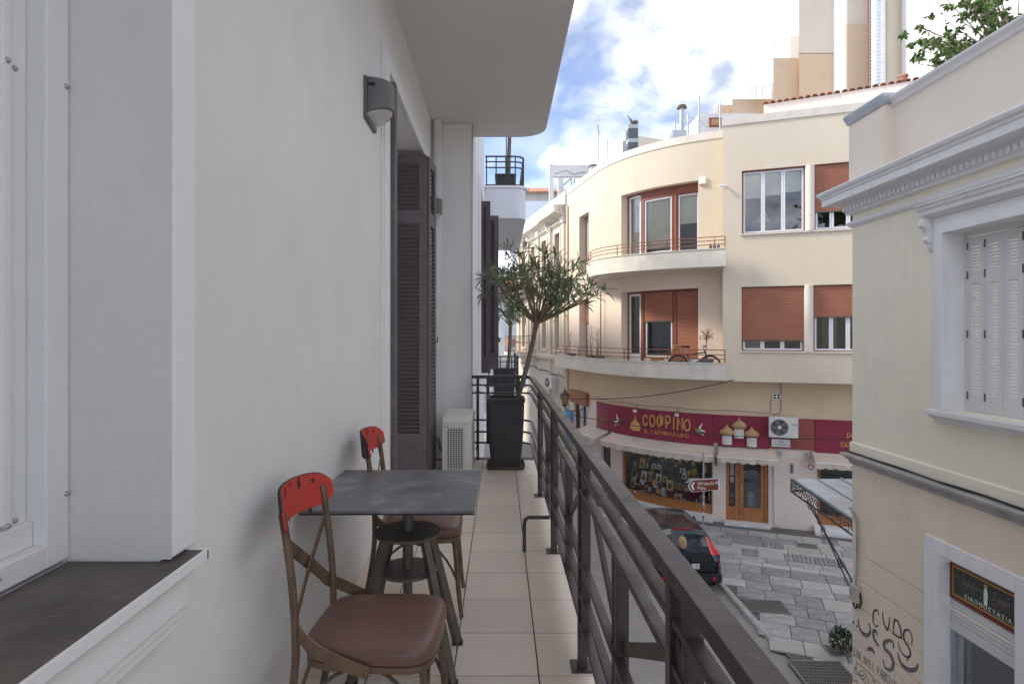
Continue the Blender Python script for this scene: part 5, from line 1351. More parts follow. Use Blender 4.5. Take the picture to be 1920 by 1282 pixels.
cst = [(.20,0),(.20,.05),(.06,.12),(.05,.45),(.10,.5),(.05,.55),(.05,.85),(.12,.9),(.10,1.0)]
lamp_p = [(.02,1.0),(.03,.8),(.16,.62),(.22,.5),(.20,.35),(.10,.2),(.05,.1),(.07,.05),(.01,0)]
cup = [(.28,0),(.26,.05),(.07,.12),(.07,.45),(.12,.5),(.3,.62),(.34,1.0),(.30,1.0),(.2,.66),(.01,.62)]
for i in range(9):
    lathe_item(1266+i*4.2, 915+i*.9, 11, -.28, cst, 'brass', 'candlestick', NTH[i] + ' small brass candlestick from the left in the lower right row', 'candlestick', 'row of small brass candlesticks')
LX = [1198,1210,1224,1249,1262,1275,1288,1300,1313,1236,1218,1268]
VX = [1217,1221,1240,1292,1297,1302,1308,1224,1242,1286]
TX = [1202,1219,1244,1230,1240,1196,1212,1226,1284,1300,1306,1290,1320,1330]
for i, (x, y, h) in enumerate(((1198,845,14),(1210,850,12),(1224,851,13),(1249,858,14),(1262,862,12),(1275,864,13),(1288,866,13),(1300,869,14),(1313,868,12),(1236,853,12),(1218,858,10),(1268,872,10))):
    lathe_item(x, y+h/2, h, -.75 + .05*(i % 3), lamp_p, 'brass' if i % 2 else 'gold_dark', 'hanging_oil_lamp', NTH[sorted(LX).index(x)] + ' hanging oil lamp from the left, high in the display', 'oil lamp', 'hanging oil lamps in the display')
for i, (x, y, h, k) in enumerate(((1217,902,18,'brass'),(1221,898,15,'brass'),(1240,886,14,'brass'),(1292,898,15,'brass'),(1297,900,17,'brass'),(1302,902,22,'brass'),(1308,903,17,'brass'),(1224,884,9,'silver'),(1242,866,10,'silver'),(1286,905,14,'gold_dark'))):
    lathe_item(x, y, h, -.52 + .03*(i % 4), cup if i % 2 else cst, k, 'brass_vessel', NTH[sorted(VX).index(x)] + ' metal church vessel from the left on the middle shelf', 'vessel', 'brass vessels on the display shelf')
for i, (x, y, r_) in enumerate(((1228,905,6.5),(1235,920,5.5))):
    u, z = put(x, y, -.26); k = C.at(u,-.26).y/FPX; n = C.nrm(u); mm = Matrix.Translation(C.P(u,z,-.26)) @ Matrix.Rotation(math.atan2(n.y,n.x)+R(90),4,'Z')
    m = MB(); m.lathe([(r_*k,-.01),(r_*k*.92,-.02),(r_*k*.7,-.012),(.001,-.010)], (0,0,0), 20, axis='y'); m.xform(mm); m.build('brass_plate', M['brass'], label=['round brass plate standing in the middle of the display','smaller round brass plate at the bottom of the display'][i], cat='plate')
u, z = put(1205, 903, -.3); k = C.at(u,-.3).y/FPX; n = C.nrm(u); mm = Matrix.Translation(C.P(u,z,-.3)) @ Matrix.Rotation(math.atan2(n.y,n.x)+R(90),4,'Z')
ht = [(6.2*k*(16*math.sin(t)**3)/16, -.02, 6.2*k*(13*math.cos(t)-5*math.cos(2*t)-2*math.cos(3*t)-math.cos(4*t))/16) for t in [i*2*math.pi/24 for i in range(24)]]
m = MB(); m.hexa(ht, [(x, .0, zz) for x, y, zz in ht]); m.xform(mm); m.build('heart_ornament', M['icon_pale'], label='white heart-shaped ornament at the left of the display', cat='ornament')
for i, (x, y, w_, h_, key) in enumerate(((1202,921,26,4,'icon_pale'),(1219,917,7,10,'silver'),(1244,921,8,16,'icon_pale'),(1230,912,9,4,'icon_pale'),(1240,908,10,9,'gunmetal'),(1196,907,9,3,'silver'),(1212,911,8,4,'brass'),(1226,926,5,3,'sign_white'),(1284,938,7,7,'silver'),(1300,941,16,3,'silver'),(1306,938,3,6,'sign_white'),(1290,917,12,7,'cushion'),(1320,915,11,16,'olive'),(1330,930,3,18,'brass'))):
    u, z = put(x, y, -.24); k = C.at(u,-.24).y/FPX; m = MB()
    pr_ = [(.35,0),(.5,.15),(.45,.5),(.5,.8),(.2,1.0)]; c = C.P(u, z-h_*k/2, -.24)
    m.lathe([(w_*k*a_, h_*k*b_) for a_, b_ in pr_], c, 10, sq=(1,.35)); m.build('trinket', M[key], label=NTH[sorted(TX).index(x)] + ' small trinket from the left on the purple cloth', cat='trinket', group='trinkets at the foot of the display')
# ================================================================== balcony railing
RXX = 0.368
BAY = 1.42
posts = [2.65 + BAY*k for k in range(-3, 4)]           # along the street
rl = thing('balcony_railing', 'dark brown iron railing with slanted bars along the tiled balcony', 'railing', (RXX, 3, FLOOR))
CR = .16; YE = 7.10
def bend(x, h, ystart=-2.5, xe=-.345):
    pts = [(x, ystart, FLOOR+h), (x, YE-CR, FLOOR+h)]
    pts += [(x-CR+CR*math.cos(t), YE-CR+CR*math.sin(t), FLOOR+h) for t in [R(15*i) for i in range(1, 7)]]
    pts += [(xe, YE, FLOOR+h)]
    return pts
def rail(pts, w, h, name, parent=rl):
    m = MB(); m.strip(pts, h, w, (0,0,1)); return m.build(name, M['iron'], parent, bevel=.0025)
rail(bend(RXX, .992), .052, .036, 'handrail')
for h in (.895, .80, .475, .335, .205):
    rail(bend(RXX, h), .034, .019, 'rail')
def post(x, y, h0, h1, w=.034, d=.034, name='post'):
    m = MB(); m.box(x-w/2, x+w/2, y-d/2, y+d/2, FLOOR+h0, FLOOR+h1); return m.build(name, M['iron'], rl, bevel=.002)
for y in posts:
    if y > 6.9: continue
    post(RXX, y, 0.0, .974, .042, .036)
    post(RXX+.004, y-.085, .15, .974, .036, .030, 'baluster')
    m = MB(); m.box(RXX-.05, RXX+.05, y-.05, y+.05, FLOOR+.0005, FLOOR+.008); m.build('base_plate', M['iron'], rl)
    # mid-bay pair and the slanted bars towards it
    ym = y - BAY*.53
    if ym > -1.5:
        post(RXX+.012, ym+.035, .17, .79, .030, .026, 'baluster'); post(RXX+.012, ym-.04, .17, .79, .040, .040, 'baluster')
        m = MB(); m.bar((RXX+.018, y-.16, FLOOR+.785), (RXX+.018, ym+.07, FLOOR+.515), .016, .040, (1,0,0)); m.build('slanted_bar', M['iron'], rl, bevel=.002)
        m = MB(); m.bar((RXX+.018, ym-.07, FLOOR+.515), (RXX+.018, y-BAY+.07, FLOOR+.785), .016, .040, (1,0,0)); m.build('slanted_bar', M['iron'], rl, bevel=.002)
    # stepped link plates beside each post
    m = MB(); m.bar((RXX-.004, y-.02, FLOOR+.86), (RXX-.004, y-.09, FLOOR+.80), .014, .05, (1,0,0)); m.build('link_plate', M['iron'], rl)
for x in (-.27, -.15, .22):
    post(x, YE, 0.0 if x != -.15 else .19, .977, .034, .030)
m = MB(); yb = posts[4]; m.tube([(RXX-.03, yb, FLOOR+.235), (.19, yb, FLOOR+.235), (.172, yb, FLOOR+.22), (.166, yb, FLOOR+.19), (.166, yb, FLOOR+.0)], .013, 8); m.build('floor_strut', M['iron'], rl)
# green wire tying the little tree to the railing
m = MB(); m.tube(sag((-.30, YE-.03, FLOOR+.83), (.21, 6.9, FLOOR+.82), .03) + sag((.21, 6.9, FLOOR+.82), (.38, 6.98, FLOOR+.85), .02), .004, 5); m.build('wire_tie', M['greenish'], label='thin green wire tying the potted tree to the railing', cat='wire')

# neighbour's balcony railings
def small_railing(label, z, x1, y0, y1, heights, r, n, xl):
    t = thing('balcony_railing', label, 'railing', (x1, y0, z))
    pr = [(xl, y0)] + [(x1-r+r*math.sin(a), y0+r-r*math.cos(a)) for a in [R(18*i) for i in range(0, 6)]] + [(x1, y1)]
    for h in heights:
        m = MB(); m.strip([(x, y, z+h) for x, y in pr], .030 if h == heights[0] else .022, .04, (0,0,1)); m.build('rail', M['iron'], t)
    for k in range(n):
        x = xl + .03 + (x1-r-xl)*k/(n-1); m = MB(); m.box(x-.014, x+.014, y0-.014, y0+.014, z, z+heights[0]); m.build('baluster', M['iron'], t)
    for k in range(8):
        y = y0 + r + k*.6
        if y < y1: m = MB(); m.box(x1-.016, x1+.016, y-.016, y+.016, z, z+heights[0]); m.build('baluster', M['iron'], t)
small_railing('dark iron railing of the second balcony further along', 4.92, .42, 13.9, 18, (1.0, .88, .72, .5, .3), .18, 5, -.84)
small_railing('dark iron railing on top of the white curved upper balcony', 9.745, .53, 13.35, 18, (.70, .58, .45, .06), .22, 4, -.34)

# ================================================================== chairs
def make_chair(label, loc, rotz):
    """bistro chair, local: faces +x, origin on the floor under the seat centre"""
    t = thing('metal_chair', label, 'chair', loc, rotz=rotz, group='two bistro chairs at the table')
    SHt = .455; a = .215
    # padded seat: squarish cushion with rounded corners, wider in front
    m = MB(); rings = []
    def outline(s, z, n=40):
        pts = []
        for k in range(n):
            th = 2*math.pi*k/n; c, s_ = math.cos(th), math.sin(th); e = .42
            x = math.copysign(abs(c)**e, c)*.225*s; y = math.copysign(abs(s_)**e, s_)*.225*s
            y *= 1 + .06*(x/.225) - .05
            pts.append((x, y, z))
        return pts
    for s, z in ((.93,.418),(.985,.424),(1.0,.437),(.998,.455),(.975,.470),(.92,.478),(.80,.484),(.5,.490),(.12,.492)): rings.append(outline(s, z))
    n = 40; vs = [p for r_ in rings for p in r_]
    m.add(vs, [(i*n+k, i*n+(k+1) % n, (i+1)*n+(k+1) % n, (i+1)*n+k) for i in range(len(rings)-1) for k in range(n)] + [tuple(range(n))[::-1], tuple((len(rings)-1)*n+k for k in range(n))], True)
    m.build('seat', M['leather'], t, local=True, sharp=False)
    m = MB(); o1 = outline(.98, .398); o2 = outline(.98, .420); m.hexa(o1, o2); m.build('seat_frame', M['bronze'], t, local=True)
    # back posts sweep from the floor up to the backrest
    bx, by = -.225, .185
    for s in (-1, 1):
        pts = bez((bx-.075, s*(by+.02), 0), (bx-.03, s*(by+.005), .2), (bx-.005, s*by, .35), (bx-.005, s*by, .45), 8)[:-1] + bez((bx-.005, s*by, .45), (bx-.005, s*by, .62), (bx-.03, s*by, .78), (bx-.05, s*by, .90), 8)
        m = MB(); m.tube(pts, .0135, 10); m.build('back_leg', M['bronze'], t, local=True)
        m = MB(); m.tube(bez((.185, s*.165, .40), (.20, s*.17, .28), (.205, s*.175, .12), (.225, s*.185, 0), 8), [.0135]*6+[.012,.0115,.011], 10); m.build('front_leg', M['bronze'], t, local=True)
        m = MB(); m.tube(bez((bx-.03, s*(by+.0), .17), (-.12, s*.165, .47), (.10, s*.165, .47), (.205, s*.172, .17), 12), .007, 6); m.build('side_hoop', M['gunmetal'], t, local=True)
    m = MB(); m.tube(bez((.205, -.172, .17), (.18, -.10, .45), (.18, .10, .45), (.205, .172, .17), 12), .007, 6); m.build('front_hoop', M['gunmetal'], t, local=True)
    m = MB(); m.tube(bez((bx-.03, -.18, .17), (bx+.02, -.10, .45), (bx+.02, .10, .45), (bx-.03, .18, .17), 12), .007, 6); m.build('back_hoop', M['gunmetal'], t, local=True)
    # crossed flat bands: from a post top, across, round to the other seat side
    for s in (-1, 1):
        pts = bez((bx-.035, s*by, .80), (bx-.035, s*.10, .74), (bx-.03, -s*.05, .64), (bx-.015, -s*.165, .54), 10)[:-1] + bez((bx-.015, -s*.165, .54), (bx+.01, -s*.235, .50), (bx+.11, -s*.232, .45), (bx+.24, -s*.222, .408), 8)
        sides = [Vector((.1, .0 if i < 8 else -s*.3*0, 1)) for i in range(len(pts))]
        m = MB(); m.strip([p + Vector((.004*s, 0, 0)) for p in pts], .042, .005, sides); m.build('cross_band', M['bronze'], t, local=True)
    # curved red back plate with rounded ends
    m = MB(); N_ = 22; H_ = []
    W2 = .225
    for k in range(N_+1):
        y = -W2 + 2*W2*k/N_; q = abs(y)/W2
        x = bx - .095 + .075*(y/W2)**2
        hh = .064*(1 - q**7)**.5 if q < 1 else .0
        cz = .885 + .012*(1-q*q)
        H_.append((x, y, cz-max(hh,.028), cz+max(hh,.028)))
    vs = []
    for x, y, a_, b_ in H_: vs += [(x+.005,y,a_),(x+.005-.012,y,b_),(x-.005-.012,y,b_),(x-.005,y,a_)]
    fs = [(3,2,1,0), tuple(4*N_+k for k in range(4))]
    for k in range(N_):
        for j in range(4): fs.append((4*k+j, 4*k+(j+1) % 4, 4*k+4+(j+1) % 4, 4*k+4+j))
    m.add(vs, fs); bp = m.build('back_plate', M['red_paint'], t, local=True)
    m = MB(); vs = []
    for x, y, a_, b_ in H_: vs += [(x-.0062,y,a_+.001),(x-.0182,y,b_-.001),(x-.0202,y,b_-.001),(x-.0082,y,a_+.001)]
    m.add(vs, fs); m.build('plate_back', M['chipped'], bp, local=True)
    # chipped paint marks on the plate
    rc_ = random.Random(4)
    for (yy, zz, s, ln) in ((-.06,.94,.016,1.6),(.06,.945,.018,1.5),(.14,.93,.012,1.2),(-.13,.925,.014,1.4),(-.15,.86,.014,1.0),(-.03,.835,.016,1.5),(.05,.835,.018,1.3),(-.10,.84,.012,1.2),(.12,.83,.02,1.2),(.0,.95,.008,1.2)):
        m = MB(); pts = []
        x_ = lambda y: bx - .095 + .075*(y/W2)**2
        for k in range(9):
            a_ = k*2*math.pi/9; r_ = s*.95*rc_.uniform(.3, 1.15); y2 = yy + r_*math.cos(a_)*.85; z2 = zz + r_*math.sin(a_)*ln
            xs_ = x_(y2) - .012*(z2-.81)/.16
            pts.append((xs_ + .0062, y2, z2))
        m.add(pts, [tuple(range(9))]); m.build('paint_chip', M['chipped'], bp, local=True)
    m = MB(); m.tube([(x-.001, y, b_-.001) for (x, y, a_, b_) in [(h[0]-.012, h[1], h[2], h[3]) for h in H_]], .0048, 5); m.build('worn_edge', M['chipped'], bp, local=True)
    return t
chair = make_chair('near metal chair with red back plate and brown leather seat', (-.43, 2.11, FLOOR), R(-3))
dup(chair, (-.435, 3.30, FLOOR), R(2), label='far metal chair with red back plate, behind the table')

# ================================================================== table
tb = thing('bistro_table', 'square slate-grey table on a splayed dark metal pedestal', 'table', (-.43, 2.70, FLOOR))
m = MB(); m.box(-.822, -.105, 2.405, 3.14, FLOOR+.7585, FLOOR+.771); m.build('table_top', M['slate_top'], tb, bevel=.002)
m = MB(); m.box(-.821, -.106, 2.406, 3.139, FLOOR+.753, FLOOR+.758); m.build('top_edge', M['black_edge'], tb)
bc = Vector((-.42, 2.69))
for (h, r_) in ((.585, .152), (.415, .135)):
    m = MB(); m.lathe([(.001,0),(r_-.004,0),(r_,.004),(r_,.010),(r_-.004,.014),(.001,.014)], (bc.x, bc.y, FLOOR+h), 36); m.build('disc', M['gunmetal'], tb)
m = MB(); m.lathe([(.024,0),(.024,.35)], (bc.x, bc.y, FLOOR+.40), 16); m.lathe([(.021,0),(.021,.32)], (bc.x, bc.y, FLOOR+.22), 16); m.build('column', M['gunmetal'], tb)
m = MB(); m.box(bc.x-.13, bc.x+.13, bc.y-.13, bc.y+.13, FLOOR+.745, FLOOR+.7525); m.build('mounting_plate', M['black_edge'], tb)
for sx in (-1, 1):
    for sy in (-1, 1):
        m = MB(); m.bar((bc.x+sx*.085, bc.y+sy*.075, FLOOR+.585), (bc.x+sx*.215, bc.y+sy*.165, FLOOR+.004), .042, .030, (sx*.6, sy*.8, 0)); m.build('leg', M['gunmetal'], tb, bevel=.003)
        m = MB(); m.obox((bc.x+sx*.215, bc.y+sy*.165, FLOOR+.004), (.05,.04,.008)); m.build('foot', M['black_edge'], tb)

# ================================================================== wall lamps
def wall_lamp(label, y):
    t = thing('wall_lamp', label, 'lamp', (WX, y, 7.75), group='half-round wall lamps')
    # half-cylinder with its axis upright, bottom cut on a slant
    m = MB(); n = 16; r_ = .135; top = []; bot = []
    for k in range(n+1):
        a_ = R(-90 + 180*k/n); x = r_*1.05*math.cos(a_); yy = .145*math.sin(a_)
        top.append((WX+.022+x, y+yy, 8.0)); bot.append((WX+.022+x, y+yy, 7.835 - .045*0 - .10*(1 - x/.142)*.55))
    m.hexa(bot, top); m.build('housing', M['lamp_body'], t, bevel=.006)
    m = MB(); m.box(WX+.001, WX+.021, y-.150, y+.150, 7.745, 8.005); m.build('back_plate', M['lamp_body'], t, bevel=.004)
    m = MB(); g1 = [(WX+.02+(p[0]-WX-.02)*.90, y+(p[1]-y)*.90, p[2]-.006) for p in bot]; g2 = [(p[0], p[1], p[2]+.012) for p in g1]
    m.hexa(g1, g2); m.build('diffuser', M['lamp_glass'], t)
    m = MB(); m.box(WX+.03, WX+.07, y-.1505, y-.135, 7.945, 7.958); m.build('catch', M['black_edge'], t)
    return t
wall_lamp('half-round grey wall lamp on the render beside the door', 3.79)
t2 = wall_lamp('second grey wall lamp half hidden behind the white downpipe', 6.95)

# ================================================================== air conditioner on the balcony floor
ac = thing('air_conditioner', 'beige air conditioner standing on the balcony floor behind the table', 'air conditioner', (-.46, 6.7, FLOOR))
m = MB(); m.box(-.625, -.305, 6.30, 7.06, FLOOR+.03, FLOOR+.605); m.build('case', M['ac_white'], ac, bevel=.022)
m = MB(); m.box(-.63, -.300, 6.295, 7.065, FLOOR+.53, FLOOR+.618); m.build('top_cover', M['ac_white'], ac, bevel=.028)
m = MB(); m.box(-.568, -.392, 6.292, 6.2985, FLOOR+.07, FLOOR+.505); m.build('grille_recess', M['dark'], ac)
m = MB()
m.box(-.572, -.388, 6.286, 6.2915, FLOOR+.064, FLOOR+.070); m.box(-.572, -.388, 6.286, 6.2915, FLOOR+.505, FLOOR+.511)
fr_ = m.build('grille_frame', M['ac_white'], ac)
gm_ = MB(); gm_.box(-.088, .088, -.003, .003, -.0035, .0035); gme = gm_.mesh('grille_bar', M['ac_white'])
for k in range(20): inst(gme, 'grille_bar', ac, (-.48, 6.288, FLOOR+.085+k*.0215))
gm_ = MB(); gm_.box(-.0035, .0035, -.003, .003, -.22, .22); gme = gm_.mesh('grille_bar', M['ac_white'])
for k in range(7): inst(gme, 'grille_bar', ac, (-.565+k*.0283, 6.2875, FLOOR+.287))
m = MB(); m.box(-.605, -.545, 6.290, 6.2945, FLOOR+.512, FLOOR+.528); m.build('badge', M['galv'], ac)
for yy in (6.4, 6.95): m = MB(); m.box(-.62, -.31, yy-.03, yy+.03, FLOOR, FLOOR+.029); m.build('foot', M['black_edge'], ac)
m = MB(); m.tube([(-.66, 6.62, FLOOR+.2), (-.70, 6.7, FLOOR+.3), (-.72, 6.9, FLOOR+.28), (-.78, 6.95, FLOOR+.3)], .02, 8); m.build('hose', M['cable'], ac); m = MB(); m.tube([(-.305, 6.5, FLOOR+.22), (-.27, 6.5, FLOOR+.26), (-.25, 6.52, FLOOR+.18), (-.28, 6.55, FLOOR+.1), (-.31, 6.6, FLOOR+.08)], .006, 6); m.build('hose', M['cable'], ac)

# ================================================================== planter with oleander
def rsq(hw, z, r=.045, n=5, cx=0, cy=0):
    pts = []
    for (sx, sy, a0_) in ((1,1,0),(-1,1,90),(-1,-1,180),(1,-1,270)):
        for k in range(n+1):
            a_ = R(a0_ + 90*k/n); pts.append((cx + sx*(hw-r) + r*math.cos(a_), cy + sy*(hw-r) + r*math.sin(a_), z))
    return pts
def loft(m, rings, smooth=True, cap0=True, cap1=True):
    n = len(rings[0]); vs = [p for r_ in rings for p in r_]
    fs = [(i*n+k, i*n+(k+1) % n, (i+1)*n+(k+1) % n, (i+1)*n+k) for i in range(len(rings)-1) for k in range(n)]
    m.add(vs, fs, smooth)
    if cap0: m.add(rings[0], [tuple(range(n))[::-1]])
    if cap1: m.add(rings[-1], [tuple(range(n))])
def planter(label, c, hw, h, taper=.82, weave=True):
    t = thing('planter', label, 'planter', c)
    m = MB(); rings = []; NS = 64 if weave else 2
    for i in range(NS+1):
        f = i/NS; w_ = hw*(taper + (1-taper)*(1-(1-f)**1.8)); bulge = .0022*math.sin(i*math.pi) if not weave else (.0013 if i % 2 else -.0004)
        rings.append(rsq(w_ + bulge, c[2]+.03+f*(h-.05), cx=c[0], cy=c[1], n=4))
    loft(m, rings, False, True, False); m.build('basket', M['wicker'], t)
    m = MB(); loft(m, [rsq(hw+.006, c[2]+h-.045, cx=c[0], cy=c[1]), rsq(hw+.01, c[2]+h-.04, cx=c[0], cy=c[1]), rsq(hw+.01, c[2]+h-.005, cx=c[0], cy=c[1]), rsq(hw+.004, c[2]+h, cx=c[0], cy=c[1]), rsq(hw-.025, c[2]+h, cx=c[0], cy=c[1]), rsq(hw-.025, c[2]+h-.10, cx=c[0], cy=c[1])], True, True, True); m.build('rim', M['wicker'], t)
    return t
pc = (.062, 6.74, FLOOR+.045)
planter('tall black woven planter at the far end of the balcony', pc, .205, .745)
sa = thing('plant_saucer', 'square brown saucer under the tall black planter', 'saucer', (pc[0], pc[1], FLOOR))
m = MB(); loft(m, [rsq(.20, FLOOR+.001, cx=pc[0], cy=pc[1]), rsq(.215, FLOOR+.04, cx=pc[0], cy=pc[1]), rsq(.205, FLOOR+.04, cx=pc[0], cy=pc[1]), rsq(.195, FLOOR+.012, cx=pc[0], cy=pc[1])]); m.build('dish', M['saucer'], sa)
m = MB(); m.box(pc[0]-.16, pc[0]+.16, pc[1]-.16, pc[1]+.16, FLOOR+.0125, FLOOR+.074); m.build('stand', M['wicker'], sa)
m = MB(); m.add(rsq(.178, pc[2]+.655, cx=pc[0], cy=pc[1]), [tuple(range(24))]); m.build('soil', M['soil'], kind='stuff')

def leaf_blade(m, p, d, L, w, bendv, rnd):
    d = d.normalized(); s = d.cross(Vector((0,0,1)));
    if s.length < .05: s = Vector((1,0,0))
    s.normalize(); up = s.cross(d)
    s = (s*math.cos(rnd) + up*math.sin(rnd)); up = s.cross(d)
    p1 = p + d*L*.35 + Vector((0,0,-bendv*L*.06)); p2 = p + d*L*.7 + Vector((0,0,-bendv*L*.22)); p3 = p + d*L + Vector((0,0,-bendv*L*.45))
    f = up*w*.18
    m.add([p, p1+s*w/2+f, p1-s*w/2+f, p1, p2+s*w*.42+f, p2-s*w*.42+f, p2, p3], [(0,1,3),(0,3,2),(1,4,6,3),(3,6,5,2),(4,7,6),(6,7,5)])
def oleander(label, base, fork, ends, rngseed, leaves, L=.12, w=.017, trunk_r=(.03,.025), spread=.5, group='potted oleander trees'):
    rn = random.Random(rngseed); t = thing('oleander_tree', label, 'tree', base, group=group)
    base, fork = Vector(base), Vector(fork)
    tr = bez(base, base.lerp(fork, .33) + Vector((.035,0,.0)), base.lerp(fork, .66)+Vector((.02,0,0)), fork, 10)
    m = MB(); m.tube(tr, [trunk_r[0] + (trunk_r[1]-trunk_r[0])*i/10 + (.006 if i == 10 else 0) for i in range(11)], 10); m.build('trunk', M['bark'], t)
    br = MB(); lv = MB(); tips = []
    for e in ends:
        e = Vector(e); d = e - fork
        mid = fork + d*.5 + Vector((d.x*.18, d.y*.18, -.03))
        pts = bez(fork, fork + Vector((d.x*.35, d.y*.35, d.z*.25)), mid, e, 8)
        br.tube(pts, [.011*(1-i/8)+.004 for i in range(9)], 6)
        for k in range(3):
            i0 = rn.randint(3, 7); s_ = pts[i0]; e2 = s_.lerp(e, rn.uniform(.45, 1.05)) + Vector((rn.uniform(-1,1), rn.uniform(-1,1), rn.uniform(-.6,.7)))*.19
            p2 = bez(s_, s_.lerp(e2, .4)+Vector((0,0,-.01)), s_.lerp(e2,.7), e2, 5); br.tube(p2, [.006*(1-i/5)+.0025 for i in range(6)], 5)
            tips.append((p2[-1], (p2[-1]-p2[-3]).normalized(), p2))
        tips.append((e, (pts[-1]-pts[-3]).normalized(), pts))
        s_ = pts[rn.randint(4, 6)]; e3 = s_ + Vector((rn.uniform(-1,1), rn.uniform(-1,1), rn.uniform(-.3,.6)))*.17
        p3 = bez(s_, s_.lerp(e3,.4), s_.lerp(e3,.7), e3, 5); br.tube(p3, [.005,.0045,.004,.0035,.003,.0025], 5); tips.append((e3, (e3-s_).normalized(), p3))
    br.build('branch', M['twig'], t)
    per = max(6, leaves//len(tips))
    for (p, d, pts) in tips:
        for k in range(per):
            f = rn.random()**1.6
            q = p.lerp(pts[-2], f*1.3)
            a_ = rn.uniform(0, 2*math.pi); o = d.orthogonal().normalized(); o2 = d.cross(o)
            el = rn.uniform(.35, 1.25) + f*.25
            dirv = d*math.cos(el) + (o*math.cos(a_)+o2*math.sin(a_))*math.sin(el) + Vector((0,0,.12))
            leaf_blade(lv, q, dirv, L*rn.uniform(.65,1.15), w*rn.uniform(.8,1.2), rn.uniform(0,.9), rn.uniform(-.7,.7))
    lv.build('crown', M['oleander'], t)
    return t
fork = at_px(1006, 607, 6.78)
ends = []
for (x, y, dY) in ((930,500,-.05),(948,490,.25),(958,520,-.3),(972,478,.1),(985,500,-.35),(995,488,.35),(1008,505,.0),(1022,482,-.15),(1030,515,.4),(1042,478,.15),(1052,500,-.3),(1066,492,.3),(1078,500,-.1),(1088,515,.2),(1100,530,-.05),(1072,540,-.3),(1112,540,0),(926,520,.1),(1050,530,.1),(965,545,.2),(1000,535,-.4),(1030,550,-.35),(1108,536,.15),(940,512,.1)):
    ends.append(at_px(x, y, 6.78+dY))
oleander('large potted oleander tree leaning over the railing', (.165, 6.74, pc[2]+.65), fork, ends, 3, 1500, L=.175, w=.0195)
m = MB()
for k in range(16):
    a_ = k*2*math.pi/16; leaf_blade(m, fork+Vector((0,0,-.01)), Vector((math.cos(a_), math.sin(a_), -.55)), .13, .018, .7, 0)
# the second one, on the neighbour's balcony
pc2 = (.09, 14.35, 4.92)
planter('black square planter on the second balcony', pc2, .255, .70, .96, weave=False)
m = MB(); m.add(rsq(.225, 4.92+.62, cx=pc2[0], cy=pc2[1]), [tuple(range(24))]); m.build('soil', M['soil'], kind='stuff')
e2 = [at_px(x, y, 14.4+dy_) for x, y, dy_ in ((938,566,.2),(945,556,-.3),(952,572,.3),(958,552,0),(966,562,.4),(972,575,-.2),(976,590,.1),(934,580,-.1),(944,585,.4),(963,580,-.4),(950,548,.1))]
oleander('smaller potted oleander tree on the second balcony', (.16, 14.35, 5.5), at_px(957, 612, 14.4), e2, 8, 900, L=.15, w=.024, trunk_r=(.045,.04))
pc3 = (.12, 13.75, 9.746)
planter('black planter box on the white upper balcony', pc3, .235, .36, .98, weave=False)
m = MB(); m.tube([(.19,13.75,10.08),(.20,13.75,10.5),(.23,13.74,11.4),(.24,13.75,13.0)], [.05,.045,.04,.035], 8); m.tube([(.14,13.75,10.08),(.15,13.75,13.0)], .012, 6); m.build('bare_trunk', M['bark'], label='bare trunk rising from the planter on the upper balcony', cat='tree')
# ================================================================== older house further down the street
NA, NB = Vector((1.05, 38.2)), Vector((farL.x - .03, farL.y - .02))
Np = Path([(NA.x, NA.y), (NB.x, NB.y)]); NL = Np.L[-1]
nu = lambda y: (NA.y - y)/(NA.y - NB.y)*NL
nb = thing('old_townhouse', 'old cream townhouse with pilasters, cornice and white parapet beyond the rounded corner', 'building', (2.2, 33, 0))
wy = (29.75, 32.0, 34.2, 36.3)
nh = [(nu(y)-.42, nu(y)+.42, 9.3, 11.55) for y in wy] + [(nu(y)-.42, nu(y)+.42, 5.75, 8.15) for y in wy]
m = MB(); pwall(m, Np, 0, NL, 5.3, 12.2, nh, depth=.35); m.build('wall', M['cream'], nb)
m = MB(); pwall(m, Np, 0, NL, 0, 5.3, [(nu(36)-.6, nu(36)+.6, 3.2, 4.5)], depth=.2); m.build('ground_floor_wall', M['pale_wall'], nb)
m = MB(); molding(m, Np, 0, NL, [(0,12.2),(.05,12.2),(.08,12.3),(.30,12.36),(.42,12.42),(.45,12.62),(.40,12.68),(.05,12.72),(0,12.72)]); m.build('cornice', M['coping'], nb)
m = MB(); pbox(m, Np, 0, NL, 12.72, 13.36, -.3, .08); m.build('parapet', M['concrete_white'], nb)
m = MB(); molding(m, Np, nu(31.3), NL, [(.05,12.2),(.35,12.3),(.62,12.36),(.66,12.70),(.05,12.73)]); m.build('cornice_projection', M['coping'], nb)
m = MB(); molding(m, Np, 0, NL, [(0,5.15),(.10,5.17),(.16,5.25),(.20,5.40),(.12,5.44),(0,5.46)]); m.build('string_course', M['coping'], nb)
